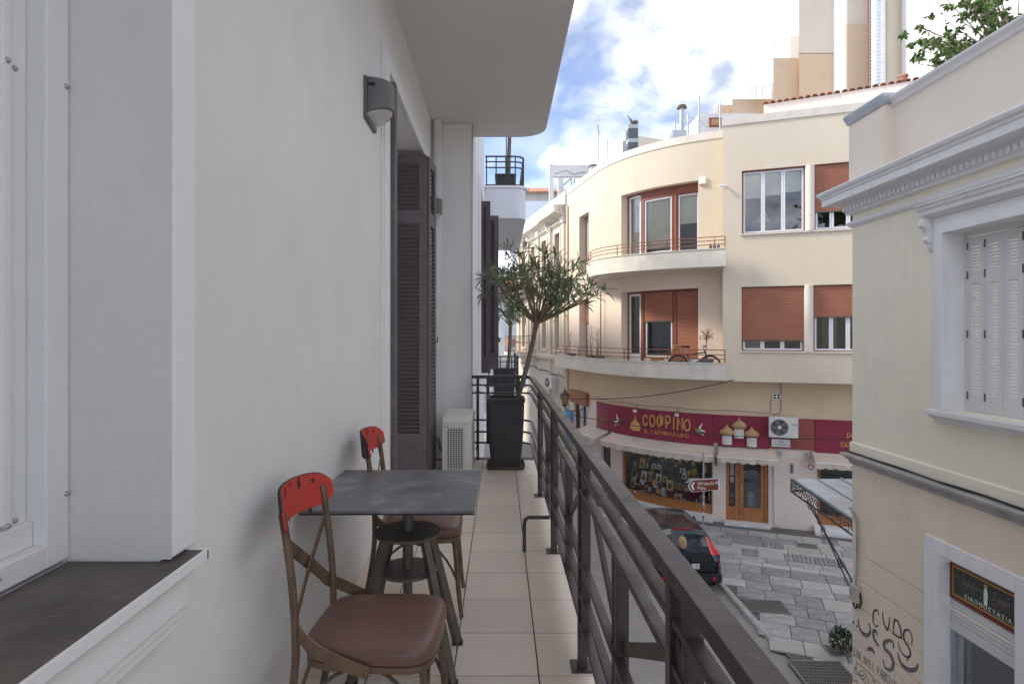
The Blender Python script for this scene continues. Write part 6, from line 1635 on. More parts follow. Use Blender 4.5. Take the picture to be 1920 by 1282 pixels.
for i, h in enumerate(nh):
    m = MB(); pbox(m, Np, h[0]-.16, h[0], h[2]-.05, h[3]+.16, 0, .05); pbox(m, Np, h[1], h[1]+.16, h[2]-.05, h[3]+.16, 0, .05); pbox(m, Np, h[0], h[1], h[3], h[3]+.16, 0, .05); m.build('window_surround', M['fascia'], nb)
    if h[2] > 9: m = MB(); molding(m, Np, h[0]-.25, h[1]+.25, [(0,h[3]+.34),(.05,h[3]+.34),(.16,h[3]+.42),(.18,h[3]+.47),(0,h[3]+.50)]); m.build('window_hood', M['fascia'], nb)
    m = MB(); pbox(m, Np, h[0]-.15, h[1]+.15, h[2]-.12, h[2]-.05, 0, .12); m.build('window_sill', M['fascia'], nb)
    m = MB(); pbox(m, Np, h[0], h[0]+.42, h[2], h[3], -.33, -.26); wo = m.build('window', M['brownframe'], nb)
    m = MB(); pbox(m, Np, h[0]+.42, h[1], h[2], h[3], -.33, -.30); m.build('pane', M['car_glass'], wo)
for y in (28.75, 30.95, 33.1, 35.25, 37.4):
    m = MB(); pbox(m, Np, nu(y)-.2, nu(y)+.2, 5.46, 11.9, .001, .09); m.build('pilaster', M['cream'], nb)
    m = MB(); pbox(m, Np, nu(y)-.25, nu(y)+.25, 11.9, 12.2, .001, .16); m.build('capital', M['fascia'], nb)
for y, z0 in ((31.0, 12.3),):
    m = MB(); molding(m, Np, nu(y)-.15, nu(y)+.15, [(.05,11.75),(.12,11.8),(.3,12.15),(.3,12.3),(.05,12.3)]); m.build('cornice_bracket', M['fascia'], nb)
m = MB(); c = Np.P(nu(30.6), 0, .12); m.tube([(c.x,c.y,.3),(c.x,c.y,12.1)], .05, 8); m.build('downpipe', M['cream'], label='cream downpipe on the old townhouse between its windows', cat='pipe')
def iron_balcony(label, y0, y1, z, proj, box_):
    t = thing('iron_balcony', label, 'balcony', Np.P(nu((y0+y1)/2), z, .2), group='rust red balconies of the old townhouse')
    a, b = nu(y1), nu(y0)
    m = MB(); pbox(m, Np, a, b, z-.16, z, .02, proj+.04); molding(m, Np, a+.1, b-.1, [(.02,z-.42),(.2,z-.40),(proj-.1,z-.17),(.02,z-.17)]); m.build('slab', M['fascia'], t)
    rect = [Np.P(a+.03, 0, .05), Np.P(a+.03, 0, proj), Np.P(b-.03, 0, proj), Np.P(b-.03, 0, .05)]
    for h in (.05, .62, .98):
        m = MB(); m.tube([p + Vector((0,0,z+h)) for p in rect], .018, 5); m.build('rail', M['rustrail'], t)
    for i in range(24):
        u = a+.03+(b-a-.06)*i/23; m = MB(); m.tube([Np.P(u, z+.05, proj), Np.P(u, z+.98, proj)], .009, 4); m.build('baluster', M['rustrail'], t)
    for i in range(6):
        d = .05+(proj-.05)*i/6; m = MB(); m.tube([Np.P(b-.03, z+.05, d), Np.P(b-.03, z+.98, d)], .009, 4); m.build('baluster', M['rustrail'], t)
    if box_:
        m = MB(); pbox(m, Np, a+.1, a+(b-a)*.62, z+.35, z+.80, proj-.02, proj+.02); m.build('screen', M['roller'], t)
iron_balcony('rust red iron balcony on the first floor of the old townhouse', 33.2, 37.2, 5.42, 1.0, True)
iron_balcony('rust red balcony on the top floor of the old townhouse', 34.6, 37.8, 9.1, .8, True)
outdoor_unit('air_conditioner', 'white air conditioner on the old townhouse wall near the lantern', Np.P(nu(30.0), 3.75, .42), .85, .62, .3, R(-70))
m = MB(); m.tube([Np.P(nu(37)+i*.5, 4.75-.02*i+.05*math.sin(i*1.3), .05) for i in range(18)], .02, 5); m.build('cable', M['black_cable'], label='black cable strung along the old townhouse below its ledge', cat='cable')
# lantern
lp = at_px(1059, 748, 25.6)
ln = thing('street_lantern', 'old black street lantern with amber glass hanging above the railing', 'lamp', lp)
m = MB(); m.lathe([(.10,-.22),(.19,.16),(.20,.17)], lp, 6, smooth=False); m.build('glass', M['lantern_glass'], ln)
m = MB(); m.lathe([(.22,.17),(.23,.20),(.12,.30),(.06,.34),(.06,.38),(.02,.42),(.015,.50),(.001,.52)], lp, 6, smooth=False); m.lathe([(.03,-.34),(.11,-.25),(.11,-.22)], lp, 6, smooth=False); m.build('cap', M['iron'], ln)
m = MB()
for k in range(6): a_ = k*math.pi/3; m.tube([lp+Vector((.10*math.cos(a_), .10*math.sin(a_), -.22)), lp+Vector((.195*math.cos(a_), .195*math.sin(a_), .17))], .010, 4)
m.tube([lp+Vector((0,0,-.34)), lp+Vector((.1,.1,-.5)), lp+Vector((.45,.35,-.55)), lp+Vector((.9,.6,-.5))], .02, 6); m.build('frame', M['iron'], ln)
m = MB(); p = at_px(1047, 725, 27.5); m.tube([(p.x,p.y,2.0),(p.x,p.y,5.0)], .03, 6); m.build('conduit', M['pipe'], label='thin pale pole rising beside the old lantern', cat='pole')
# end of the street: white house facing us
eh = thing('white_house', 'pale blue-white house closing the end of the street', 'building', (-1, 42, 0))
m = MB(); m.box(-6, 1.35, 42, 50, 0, 11.2); m.build('wall', M['bluewhite'], eh)
for (a, b, z0, z1) in ((-.9, .0, 5.9, 7.6), (-.1, .5, 9.0, 10.6), (-.9,-.2, 1.0, 3.4)):
    m = MB(); m.box(a-.06, b+.06, 41.94, 42, z0-.06, z1+.06); wo = m.build('window', M['white_frame'], eh)
    m = MB(); m.box(a, b, 41.92, 41.945, z0, z1); m.build('pane', M['car_glass'], wo)
m = MB(); m.box(-.7, .25, 40.9, 42, 6.3, 7.5); m.build('bay', M['bluewhite'], eh)
wr = thing('white_railing', 'white balustrade of a distant balcony behind the second oleander', 'railing', (0, 38, 5))
for k in range(9):
    m = MB(); m.box(-.9+k*.2, -.82+k*.2, 39.0, 39.06, 5.0, 5.9); m.build('baluster', M['sign_white'], wr)
m = MB(); m.box(-1, .95, 38.98, 39.08, 5.9, 6.0); m.box(-1, .95, 38.98, 39.08, 4.9, 5.0); m.build('rail', M['sign_white'], wr)
m = MB(); m.box(-1.2, 1.0, 39.1, 42, 4.6, 4.9); m.build('balcony', M['bluewhite'], eh)
# blue shutter doors and cafe things down the street
bd = thing('blue_door', 'bright blue slatted door leaf seen through the railing', 'door', at_px(1066, 815, 24.9))
p = C.P(cu(1070), 0, .05)
m = MB(); pbox(m, C, cu(1062), cu(1075), 1.0, 2.9, .04, .09); m.build('leaf', M['blue_paint'], bd)
for k in range(14): m = MB(); pbox(m, C, cu(1062)+.1, cu(1075)-.1, 1.1+k*.125, 1.17+k*.125, .09, .105); m.build('slat', M['blue_paint'], bd)
def cafe_chair(label, x, y, rz):
    t = thing('cafe_chair', label, 'chair', (x, y, .06), rotz=rz, group='blue cafe chairs by the corner')
    for sx in (-.18, .18):
        for sy in (-.18, .18): m = MB(); m.tube([(sx,sy,0),(sx,sy,.45 if sy < 0 else .9)], .018, 6); m.build('leg', M['blue_paint'], t, local=True)
    m = MB(); m.box(-.2,.2,-.2,.2,.43,.46); m.build('seat', M['blue_paint'], t, local=True)
    for z in (.6,.72,.84): m = MB(); m.box(-.18,.18,.17,.19,z,z+.05); m.build('back_slat', M['blue_paint'], t, local=True)
cafe_chair('bright blue cafe chair nearest the corner, behind the railing', 3.45, 23.2, R(20))
cafe_chair('bright blue cafe chair further from the corner, behind the railing', 3.05, 24.6, R(-10))
def bush(name, label, c, r_, n, key='bush_leaf', L=.07, w=.03, pot=True, hz=1.0, seed=1):
    rn = random.Random(seed); t = thing(name, label, 'plant', c)
    m = MB(); c = Vector(c)
    for k in range(n):
        a_ = rn.uniform(0,6.28); ph = math.acos(rn.uniform(-.6,1)); rr_ = r_*rn.random()**.4
        d = Vector((math.sin(ph)*math.cos(a_), math.sin(ph)*math.sin(a_), math.cos(ph)*hz)); leaf_blade(m, c + Vector((0,0,r_*hz*.9+ .1)) + d*rr_, d + Vector((rn.uniform(-.6,.6),rn.uniform(-.6,.6),rn.uniform(-.4,.6))), L*rn.uniform(.7,1.3), w, .4, rn.uniform(-1,1))
    m.build('foliage', M[key], t)
    m = MB()
    for k in range(7): a_ = k*.9; m.tube([c, c+Vector((r_*.6*math.cos(a_), r_*.6*math.sin(a_), r_*hz*1.3))], .008, 5)
    m.build('stem', M['twig'], t)
    if pot:
        m = MB(); m.lathe([(r_*.4,-.0),(r_*.5,.18),(r_*.53,.18),(r_*.53,.2),(r_*.45,.2)], c, 14); m.build('pot', M['terracotta'], t)
bush('green_bush', 'small green bush at the graffitied corner beside the slotted grate', ground_px(1578, 1226, .07), .19, 420, seed=2, pot=False, hz=1.15, L=.08)
bush('potted_plant', 'green potted plant on the pavement by the blue chairs', (3.75, 22.6, .06), .25, 200, seed=5)

# ================================================================== things on the curved balconies
# bicycle
def bicycle():
    u = BL.px(1301, None, -.42)[0]; n = BL.nrm(u); p = BL.P(u, 5.10, -.42)
    t = thing('bicycle', 'dark mountain bicycle parked on the lower curved balcony', 'bicycle', p, rotz=math.atan2(n.y,n.x)+R(90))
    r_ = .325; A = Vector((-.52,0,r_)); B = Vector((.53,0,r_))
    for c in (A, B):
        m = MB(); m.tube([c+Vector((r_*math.cos(a_),0,r_*math.sin(a_))) for a_ in [i*math.pi/16 for i in range(32)]], .024, 6, closed=True); w_ = m.build('wheel', M['tyre'], t, local=True)
        m = MB(); m.tube([c+Vector((.29*math.cos(a_),0,.29*math.sin(a_))) for a_ in [i*math.pi/16 for i in range(32)]], .010, 5, closed=True); m.build('rim', M['gunmetal'], w_, local=True)
        m = MB()
        for k in range(14): a_ = k*2*math.pi/14; m.tube([c, c+Vector((.29*math.cos(a_),0,.29*math.sin(a_)))], .003, 3)
        m.build('spoke', M['galv'], w_, local=True)
    bb = Vector((-.10,0,.30)); st = Vector((-.22,0,.72)); hd = Vector((.36,0,.76)); hd2 = Vector((.40,0,.64))
    m = MB()
    for a_, b_, q in ((bb,st,.016),(st+Vector((.01,0,-.05)),hd,.018),(bb,hd2,.021),(bb,A,.012),(st+Vector((0,0,-.04)),A,.011),(hd+Vector((-.02,0,.05)),hd2,.02),(hd2,B,.014)): m.tube([a_,b_], q, 8)
    m.build('frame', M['navy'], t, local=True)
    m = MB(); m.tube([st, Vector((-.27,0,.93))], .013, 6); m.build('seat_post', M['galv'], t, local=True)
    m = MB(); loft(m, [[(-.42+x*0+.28*f, y*wd_, .935+zz) for y, zz in ((-1,0),(-.7,.03),(0,.04),(.7,.03),(1,0),(0,-.03))] for f, wd_ in ((0,.06),(.1,.09),(.3,.08),(.6,.04),(.9,.022),(1,.01)) for x in (0,)], True); m.build('saddle', M['black_edge'], t, local=True)
    m = MB(); m.tube([hd+Vector((-.02,0,.05)), hd+Vector((-.05,0,.16)), hd+Vector((.02,0,.20))], .014, 6); m.tube([hd+Vector((-.02,-.28,.22)), hd+Vector((.02,0,.20)), hd+Vector((-.02,.28,.22))], .012, 6); m.build('handlebar', M['black_edge'], t, local=True)
    for s in (-1,1): m = MB(); m.tube([hd+Vector((-.02,s*.28,.22)), hd+Vector((-.03,s*.18,.22))], .018, 6); m.build('grip', M['tail_red'], t, local=True)
    m = MB(); m.tube([bb+Vector((0,.06,0)), bb+Vector((.05,.06,-.16))], .01, 5); m.lathe([(.09,-.004),(.09,.004)], bb+Vector((0,.04,0)), 18, axis='y'); m.build('crank', M['galv'], t, local=True)
bicycle()
# folding chair with striped cushion, boxes
u = BL.px(1246, None, -.7)[0]; p = BL.P(u, 5.10, -.75); n = BL.nrm(u)
t = thing('garden_chair', 'garden chair with striped cushion behind the balcony bicycle', 'chair', p, rotz=math.atan2(n.y,n.x)+R(90))
m = MB(); m.obox((.05,0,.42), (.50,.48,.07), Matrix.Rotation(R(-6),3,'Y')); m.build('seat_cushion', M['cushion'], t, local=True, bevel=.02)
for k in range(3): m = MB(); m.obox((-.1+k*.14,-.242,.42), (.05,.006,.072), Matrix.Rotation(R(-6),3,'Y')); m.build('stripe', M['sign_white'], t, local=True)
m = MB(); m.obox((.36,0,.70), (.07,.46,.62), Matrix.Rotation(R(14),3,'Y')); m.build('back_cushion', M['cushion_tan'], t, local=True, bevel=.02)
for x in (-.18,.28):
    for y in (-.22,.22): m = MB(); m.tube([(x,y,0),(x+.03,y,.4)], .014, 6); m.build('leg', M['sign_white'], t, local=True)
for i, (x, d, w_, h_, key, lab) in enumerate(((1233,-.8,.45,.55,'cushion_tan','brown cardboard box on the lower balcony floor'),(1303,-1.0,.55,.52,'white_frame','white low cabinet on the lower balcony behind the bicycle'))):
    u = BL.px(x, None, d)[0]; m = MB(); pbox(m, BL, u-w_/2, u+w_/2, 5.101, 5.10+h_, d-.15, d+.15); o = m.build('storage_box' if i == 0 else 'cabinet', M[key], label=lab, cat='box', bevel=.01)
# potted plants on the lower balcony
def trough(px, d, w_, label, twigs, seed, key='slate_chimney', h=.30, dryk='twig', zbase=5.10, hts=(.5,.9), leafy=0):
    u = BL.px(px, None, d)[0]; rn = random.Random(seed); z0 = zbase + .22
    t = thing('balcony_trough', label, 'planter', BL.P(u, zbase, d))
    m = MB(); pbox(m, BL, u-w_/2, u+w_/2, z0, z0+h, d-.11, d+.11); m.build('box', M[key], t, bevel=.008)
    m = MB(); pbox(m, BL, u-w_/2+.05, u+w_/2-.05, zbase+.001, z0-.001, d-.08, d+.08); m.build('stand', M['gunmetal'], t)
    m = MB()
    for k in range(twigs):
        b = BL.P(u+rn.uniform(-.35,.35)*w_, z0+h-.02, d); H = rn.uniform(*hts); tp = b + Vector((rn.uniform(-.12,.12), rn.uniform(-.12,.12), H))
        m.tube(bez(b, b+Vector((0,0,H*.4)), tp-Vector((.05,0,H*.3)), tp, 5), [.012,.011,.009,.007,.005,.003], 5)
        for j in range(7): f = rn.uniform(.4,1); q = b.lerp(tp, f); m.tube([q, q+Vector((rn.uniform(-.15,.15), rn.uniform(-.15,.15), rn.uniform(.02,.18)))], .004, 4)
    m.build('twig', M[dryk], t)
    if leafy:
        m = MB()
        for j in range(leafy): q = BL.P(u+rn.uniform(-.4,.4)*w_, z0+h+rn.random()*.5, d+rn.uniform(-.1,.1)); leaf_blade(m, q, Vector((rn.uniform(-1,1),rn.uniform(-1,1),rn.uniform(-.3,1))), .07, .02, .3, rn.uniform(-1,1))
        m.build('dry_leaf', M['dry'], t)
trough(1071, -.3, .65, 'grey trough with a thin bare stem at the left end of the lower balcony', 2, 1, hts=(.7,1.1))
trough(1107, -.35, .55, 'grey trough with a twisted bare shrub on the lower balcony', 3, 2, hts=(.7,1.15), leafy=30)
trough(1123, -.35, .55, 'grey trough with bare upright stems beside the tall cane', 3, 3, hts=(.8,1.2))
u = BL.px(1126, None, -.5)[0]; m = MB(); m.tube([BL.P(u,5.1,-.5), BL.P(u+.02,8.2,-.5)], .022, 6); m.build('cane', M['twig'], label='tall grey cane leaning upright by the lower balcony planters', cat='cane')
u = BL.px(1324, None, -.45)[0]; b = BL.P(u, 5.1, -.5); t = thing('dead_shrub', 'dry brown dead shrub in a square pot behind the bicycle handlebar', 'plant', b)
m = MB(); pbox(m, BL, u-.22, u+.22, 5.101, 5.62, -.72, -.36); m.build('pot', M['slate_chimney'], t, bevel=.01)
tp = at_px(1325, 634, b.y); m = MB(); m.tube([b+Vector((0,-.02,.5)), b.lerp(tp,.6)+Vector((-.02,0,0)), tp], .014, 6); m.build('trunk', M['bark'], t)
rn = random.Random(9); m = MB(); l2 = MB()
for k in range(26):
    e = tp + Vector((rn.uniform(-.24,.24), rn.uniform(-.2,.2), rn.uniform(-.08,.36))); m.tube([tp, tp.lerp(e,.5)+Vector((0,0,.04)), e], [.006,.004,.002], 4)
    for j in range(9): leaf_blade(l2, tp.lerp(e, rn.uniform(.4,1)), Vector((rn.uniform(-1,1),rn.uniform(-1,1),rn.uniform(-.8,.8))), .06, .018, .6, rn.uniform(-1,1))
m.build('branch', M['twig'], t); l2.build('dead_leaf', M['dry'], t)
m = MB(); u = BU.px(1340, None, -.1)[0]
for k in range(3): c = BU.P(u-.12+k*.12, 9.26, -.06); m.lathe([(.05,0),(.055,.07),(.03,.09),(.012,.16 if k != 1 else .32),(.002,.34 if k == 1 else .17)], c, 8)
m.build('garden_ornament', M['gunmetal'], label='little dark figures standing on the upper balcony ledge', cat='ornament')

# ================================================================== street: sign, car, person
sp = ground_px(1319, 1003, .07)
ss = thing('direction_sign', 'brown arrow sign on a grey pole pointing to Akropolis and Plaka', 'sign', sp)
m = MB(); m.tube([(sp.x, sp.y, .06), (sp.x+.0, sp.y, 2.7)], .030, 10); m.build('pole', M['galv'], ss)
m = MB(); 
for (z, key) in ((.72,'sign_white'),(.62,'red_paint'),(.85,'tail_red'),(1.05,'sign_white')): 
    q = MB(); q.lathe([(.0315,0),(.0315,.07)], (sp.x,sp.y,z), 10); q.build('sticker', M[key], ss)
yS = sp.y - .045
A_ = [at_px(x, y, yS) for x, y in ((1289.5,911),(1297,899),(1349,896.5),(1349,918),(1297,922))]
kx_ = lambda f, off: [ (sum((p for p in A_), Vector())/5).lerp(p, f) + Vector((0,off,0)) for p in A_]
m = MB(); m.hexa(kx_(1.0,-.012), kx_(1.0,.012)); m.build('panel', M['sign_white'], ss)
m = MB(); m.hexa(kx_(.93,-.018), kx_(.93,-.0121)); m.build('brown_face', M['sign_brown'], ss)
B_ = [at_px(x, y, yS+.09) for x, y in ((1285,905),(1293,896.5),(1347,896),(1347,903),(1296,904))]
m = MB(); m.hexa(B_, [p+Vector((0,.02,0)) for p in B_]); m.build('back_panel', M['zinc'], ss)
ch = [at_px(x, y, yS-.0195) for x, y in ((1295,911),(1300,903.5),(1303,903.3),(1299.5,910.8),(1303,918),(1300,918.3))]
m = MB(); m.add(ch, [(5,4,3,0),(0,3,2,1)]); m.build('arrow', M['sign_white'], ss)
for (tx, x, y, h) in (('Akropolis', 1307.5, 908.6, 6.8), ('Plaka', 1307.5, 917.6, 6.8)):
    k = yS/FPX; me = text_mesh(tx, h*k/.73, .002, spacing=1.06); place_text(me, 'lettering', M['sign_white'], ss, at_px(x, y, yS-.021), 0, scale=(.80,1,1))
m = MB(); q = at_px(1344, 903, yS-.0205)
for dz in (0,.03,.06): m.box(q.x-.06, q.x+.05, q.y-.002, q.y, q.z-dz, q.z-dz+.014)
m.build('pictogram', M['sign_white'], ss)

def car():
    t = thing('parked_car', 'dark hatchback parked at the kerb, seen from behind', 'car', (4.72, 16.7, 0), rotz=R(-1.2))
    # stations along y (rear -> front); each half profile is (x, z) from sill to roof centre
    def prof(wb, zb, ws, zs, wr, zr, crown):
        return [(wb*.90, zb), (wb*.985, zb+.08), (wb, zb+.25), (wb*.995, (zb+zs)/2+.12), (ws, zs), (ws*.985, zs+.035), ((ws+wr)/2+.01, (zs+zr)/2), (wr+.015, zr-.05), (wr*.93, zr-.008), (wr*.55, zr+crown*.7), (0, zr+crown)]
    S = [(-1.93, prof(.70,.36,.70,.62,.66,.64,.004)), (-1.985, prof(.74,.34,.77,.80,.70,.84,.006)), (-1.93, prof(.82,.26,.80,.93,.62,.99,.02)), (-1.80, prof(.84,.22,.80,.96,.60,1.12,.02)), (-1.60, prof(.85,.20,.80,.975,.58,1.33,.03)), (-1.46, prof(.85,.19,.80,.98,.57,1.425,.032)),
         (-1.1, prof(.85,.18,.805,.97,.575,1.455,.035)), (-.4, prof(.85,.18,.81,.955,.58,1.47,.035)), (.2, prof(.85,.18,.81,.94,.57,1.445,.035)), (.5, prof(.85,.18,.81,.93,.56,1.39,.03)), (.95, prof(.85,.18,.81,.91,.62,1.10,.04)), (1.15, prof(.85,.18,.80,.88,.70,.96,.05)), (1.55, prof(.83,.2,.77,.80,.62,.88,.04)), (1.80, prof(.76,.24,.70,.70,.55,.76,.03)), (1.95, prof(.62,.32,.56,.60,.40,.62,.01))]
    body = MB(); glass = MB(); lamps = {1: MB(), -1: MB()}
    n = len(S[0][1])
    V = [[(x, y, z) for x, z in p] for y, p in S]
    def face(i, j, s):
        a, b, c, d = V[i][j], V[i+1][j], V[i+1][j+1], V[i][j+1]
        q = [(x*s, y, z) for x, y, z in (a, b, c, d)]
        return q if s > 0 else q[::-1]
    for i in range(len(S)-1):
        for j in range(n-1):
            for s in (1, -1):
                side_glass = j in (5, 6) and 4 <= i <= 9
                rear_glass = j in (8, 9) and i in (3, 4)
                wind = j in (8, 9) and i in (9, 10)
                tail = (j in (4, 5, 6, 7) and i in (2, 3)) or (j in (3,) and i in (1,))
                tgt = glass if (side_glass or rear_glass or wind) else lamps[s] if tail else body
                tgt.add(face(i, j, s), [(0,1,2,3)], True)
    for s_ in (0, -1):
        L_ = V[s_]; loop = [(x, y, z) for x, y, z in L_] + [(-x, y, z) for x, y, z in reversed(L_[:-1])]
        body.add(loop, [tuple(range(len(loop))) if s_ == -1 else tuple(range(len(loop)))[::-1]])
    b = body.build('body', M['car_paint'], t, local=True)
    glass.build('windows', M['car_glass'], t, local=True); [lamps[q].build('tail_light', M['tail_red'], t, local=True) for q in (1, -1)]
    # pillars and trim
    for s in (-1, 1):
        for (y0, y1) in ((-.36, -.36),):
            m = MB(); m.bar((s*.805, -.42, .96), (s*.60, -.42, 1.46), .06, .02, (0,1,0)); m.build('door_pillar', M['car_trim'], t, local=True)
        m = MB(); m.tube([(s*.79, .72, .96), (s*.90, .70, 1.0)], .02, 6); m.lathe([(.02,-.04),(.075,-.03),(.08,.03),(.03,.06)], (s*.93,.70,1.02), 10, axis='y'); m.build('mirror', M['car_paint'], t, local=True)
        m = MB(); m.box(min(s*.852,s*.856), max(s*.852,s*.856), -.15, .05, .82, .85); m.build('door_handle', M['car_trim'], t, local=True)
        m = MB(); m.tube([(s*.853, -.55, .22), (s*.853, -.55, .80), (s*.82, -.50, .95)], .004, 4); m.tube([(s*.853, .62, .22), (s*.853, .62, .90)], .004, 4); m.build('door_seam', M['dark'], t, local=True)
    m = MB(); loft(m, [[(x, y, z) for x, z in ((-.80+ (0.0),.30),(-.82,.40),(-.80,.52),(.80,.52),(.82,.40),(.80,.30))] for y in (-2.03, -1.95)], False); m.build('rear_bumper', M['car_paint'], t, local=True, bevel=.03)
    m = MB(); m.box(-.26, .26, -2.036, -2.0, .64, .76); p_ = m.build('number_plate', M['plate'], t, local=True)
    me = text_mesh('3', .105, .003, align='CENTER'); me.materials.append(M['dark']); o = bpy.data.objects.new('plate_lettering', me); COL.objects.link(o); o.parent = p_; o.location = (.19, -2.039, .665); me.transform(Matrix.Diagonal((.85,1,1,1)))
    for s in (-1, 1): m = MB(); m.lathe([(.045,-2.045),(.045,-2.02)], (s*.62,0,.40), 12, axis='y'); m.build('reflector', M['tail_red'], t, local=True)
    m = MB(); m.tube([(0,-1.90,1.03), (.05,-1.80,1.13), (.30,-1.75,1.20)], .010, 5); m.build('rear_wiper', M['car_trim'], t, local=True)
    m = MB(); m.box(-.22, .22, -1.50, -1.47, 1.44, 1.46); m.build('brake_light', M['tail_red'], t, local=True)
    m = MB(); m.tube([(0, .15, 1.48), (.0, -.05, 1.68)], .006, 5); m.build('aerial', M['car_trim'], t, local=True)
    for y in (-1.27, 1.22):
        for s in (-1, 1):
            cx_ = s*.765
            m = MB(); m.lathe([(.20,-.10),(.27,-.105),(.30,-.08),(.305,0),(.30,.08),(.27,.105),(.20,.10)], (cx_, y, .305), 28, axis='x'); w_ = m.build('wheel', M['tyre'], t, local=True)
            m = MB(); m.lathe([(.205,.0),(.205,.095*s),(.19,.10*s),(.18,.06*s),(.001,.055*s)], (cx_, y, .305), 24, axis='x')
            for k in range(7):
                a_ = k*2*math.pi/7; m.bar((cx_+s*.085, y+.03*math.cos(a_), .305+.03*math.sin(a_)), (cx_+s*.097, y+.19*math.cos(a_), .305+.19*math.sin(a_)), .038, .03, (0,-math.sin(a_),math.cos(a_)))
            m.build('rim', M['rim'], w_, local=True)
            m = MB(); m.lathe([(.335,-.02),(.36,0.02)], (s*.80, y, .31), 24, axis='x'); m.build('wheel_arch', M['dark'], t, local=True)
    return t
car()

def person():
    H = 1.66; px_, py_ = 4.27, 13.85
    t = thing('person', 'blond person in dark clothes standing behind the parked car', 'person', (px_, py_, 0), rotz=R(10))
    me = bpy.data.meshes.new('body'); 
    P = [(0,0,.93),(0,.0,1.12),(0,.01,1.32),(0,.01,1.42),(0,.02,1.50), (.09,0,.86),(.10,.02,.48),(.10,-.02,.08),(.10,.11,.035), (-.09,0,.86),(-.10,.02,.48),(-.10,-.02,.08),(-.10,.11,.035), (.17,.0,1.36),(.22,.0,1.10),(.20,.14,.92),(.19,.22,.90), (-.17,0,1.36),(-.22,0,1.10),(-.20,.14,.92),(-.19,.22,.90)]
    E = [(0,1),(1,2),(2,3),(3,4),(0,5),(5,6),(6,7),(7,8),(0,9),(9,10),(10,11),(11,12),(2,13),(13,14),(14,15),(15,16),(2,17),(17,18),(18,19),(19,20)]
    rr_ = [.15,.125,.145,.065,.055,.095,.062,.045,.035,.095,.062,.045,.035,.062,.045,.033,.028,.062,.045,.033,.028]
    me.from_pydata(P, E, []); o = bpy.data.objects.new('body', me); COL.objects.link(o); o.parent = t
    me.materials.append(M['navy'])
    sk_ = o.modifiers.new('skin', 'SKIN'); 
    for i, v in enumerate(me.skin_vertices[0].data): v.radius = (rr_[i], rr_[i]*.8); v.use_root = (i == 0)
    su = o.modifiers.new('sub', 'SUBSURF'); su.levels = 2; su.render_levels = 2
    m = MB(); rings = []
    for f, rx, ry in ((0,.035,.04),(.12,.055,.062),(.3,.068,.085),(.5,.076,.097),(.7,.075,.097),(.87,.055,.075),(1,.012,.015)):
        rings.append([(rx*math.cos(a_), .03+ry*math.sin(a_) + (.012 if abs(a_-math.pi/2) < .3 and .35 < f < .55 else 0), 1.47+.225*f) for a_ in [i*2*math.pi/20 for i in range(20)]])
    loft(m, rings); m.build('head', M['skin'], t, local=True, sharp=False)
    m = MB(); rings = []; rh = random.Random(2)
    for f, rx, ry, dy_ in ((0,.05,.05,-.045),(.15,.075,.07,-.03),(.4,.09,.095,-.01),(.62,.092,.108,.008),(.85,.075,.09,.01),(1.0,.02,.025,.005)):
        rings.append([((rx+.004*math.sin(i*5.3))*math.cos(a_), .02+dy_+(ry+.004*math.cos(i*4.1))*math.sin(a_)*(1 if math.sin(a_) < .2 else .55), 1.46+.255*f) for i, a_ in enumerate([i*2*math.pi/28 for i in range(28)])])
    loft(m, rings); m.build('hair', M['blond'], t, local=True, sharp=False)
    for s in (-1, 1):
        m = MB(); c = Vector((s*.195,.235,.895)); m.obox(c, (.075,.085,.03), Matrix.Rotation(R(s*-8),3,'Z'))
        for k in range(4): b_ = c+Vector((-.028+.019*k,.04,0)); m.tube([b_, b_+Vector((0,.035,-.006)), b_+Vector((0,.06-.008*abs(k-1.4),-.022))], .0085, 6)
        m.tube([c+Vector((-s*.036,-.01,0)), c+Vector((-s*.06,.02,-.008)), c+Vector((-s*.062,.05,-.018))], .0095, 6); m.build('hand', M['skin'], t, local=True)
person()
# ================================================================== roofs and houses behind
a_x = lambda px, Y: (px-CX)/FPX*Y
def skew(x0, x1, Y, dep, z0, z1, k):
    '''block whose side walls run back along the side street'''
    m = MB(); A = [(x0,Y),(x1,Y),(x1+k*dep,Y+dep),(x0+k*dep,Y+dep)]
    return m.hexa([(x,y,z0) for x,y in A], [(x,y,z1) for x,y in A])
def bxpx(px0, px1, ytop, Y, zb, depth, name, key, parent, ztop=None):
    return skew(a_x(px0, Y), a_x(px1, Y), Y, depth, zb, ztop or at_px(px0, ytop, Y).z, (px0-CX)/FPX+.03).build(name, M[key], parent)
tw = thing('tall_building', 'tall stained tan and white building rising behind the cream wing', 'building', (16, 28, 0))
bxpx(1373, 1452, 186, 29.5, 0, 4, 'low_block', 'tan_wall', tw)
bxpx(1346, 1374, 197, 30.5, 0, 4, 'low_block', 'tan_wall', tw)
bxpx(1450, 1499, 109, 28.6, 0, 5, 'stepped_block', 'tan_wall', tw)
bxpx(1481, 1500, 66, 30.5, 0, 5, 'stepped_block', 'bright_wall', tw)
bxpx(1498, 1567, 100, 28.2, 0, 6, 'main_block', 'tan_wall', tw)
a = at_px(1498, 101, 28.2); b = at_px(1567, -250, 28.2); m = skew(a.x, b.x, 28.2, 6, a.z+.002, b.z, (1498-CX)/FPX+.03); m.build('main_block', M['pale_wall'], tw)
a = at_px(1588, 45, 27.2); b = at_px(1664, -260, 27.2)
m = MB(); m.box(a.x, b.x, 27.2, 34, 0, a.z); m.build('duct_block', M['tan_wall'], tw)
m = MB(); m.box(a.x, b.x, 27.2, 34, a.z+.002, b.z); m.build('duct_block', M['pale_wall'], tw)
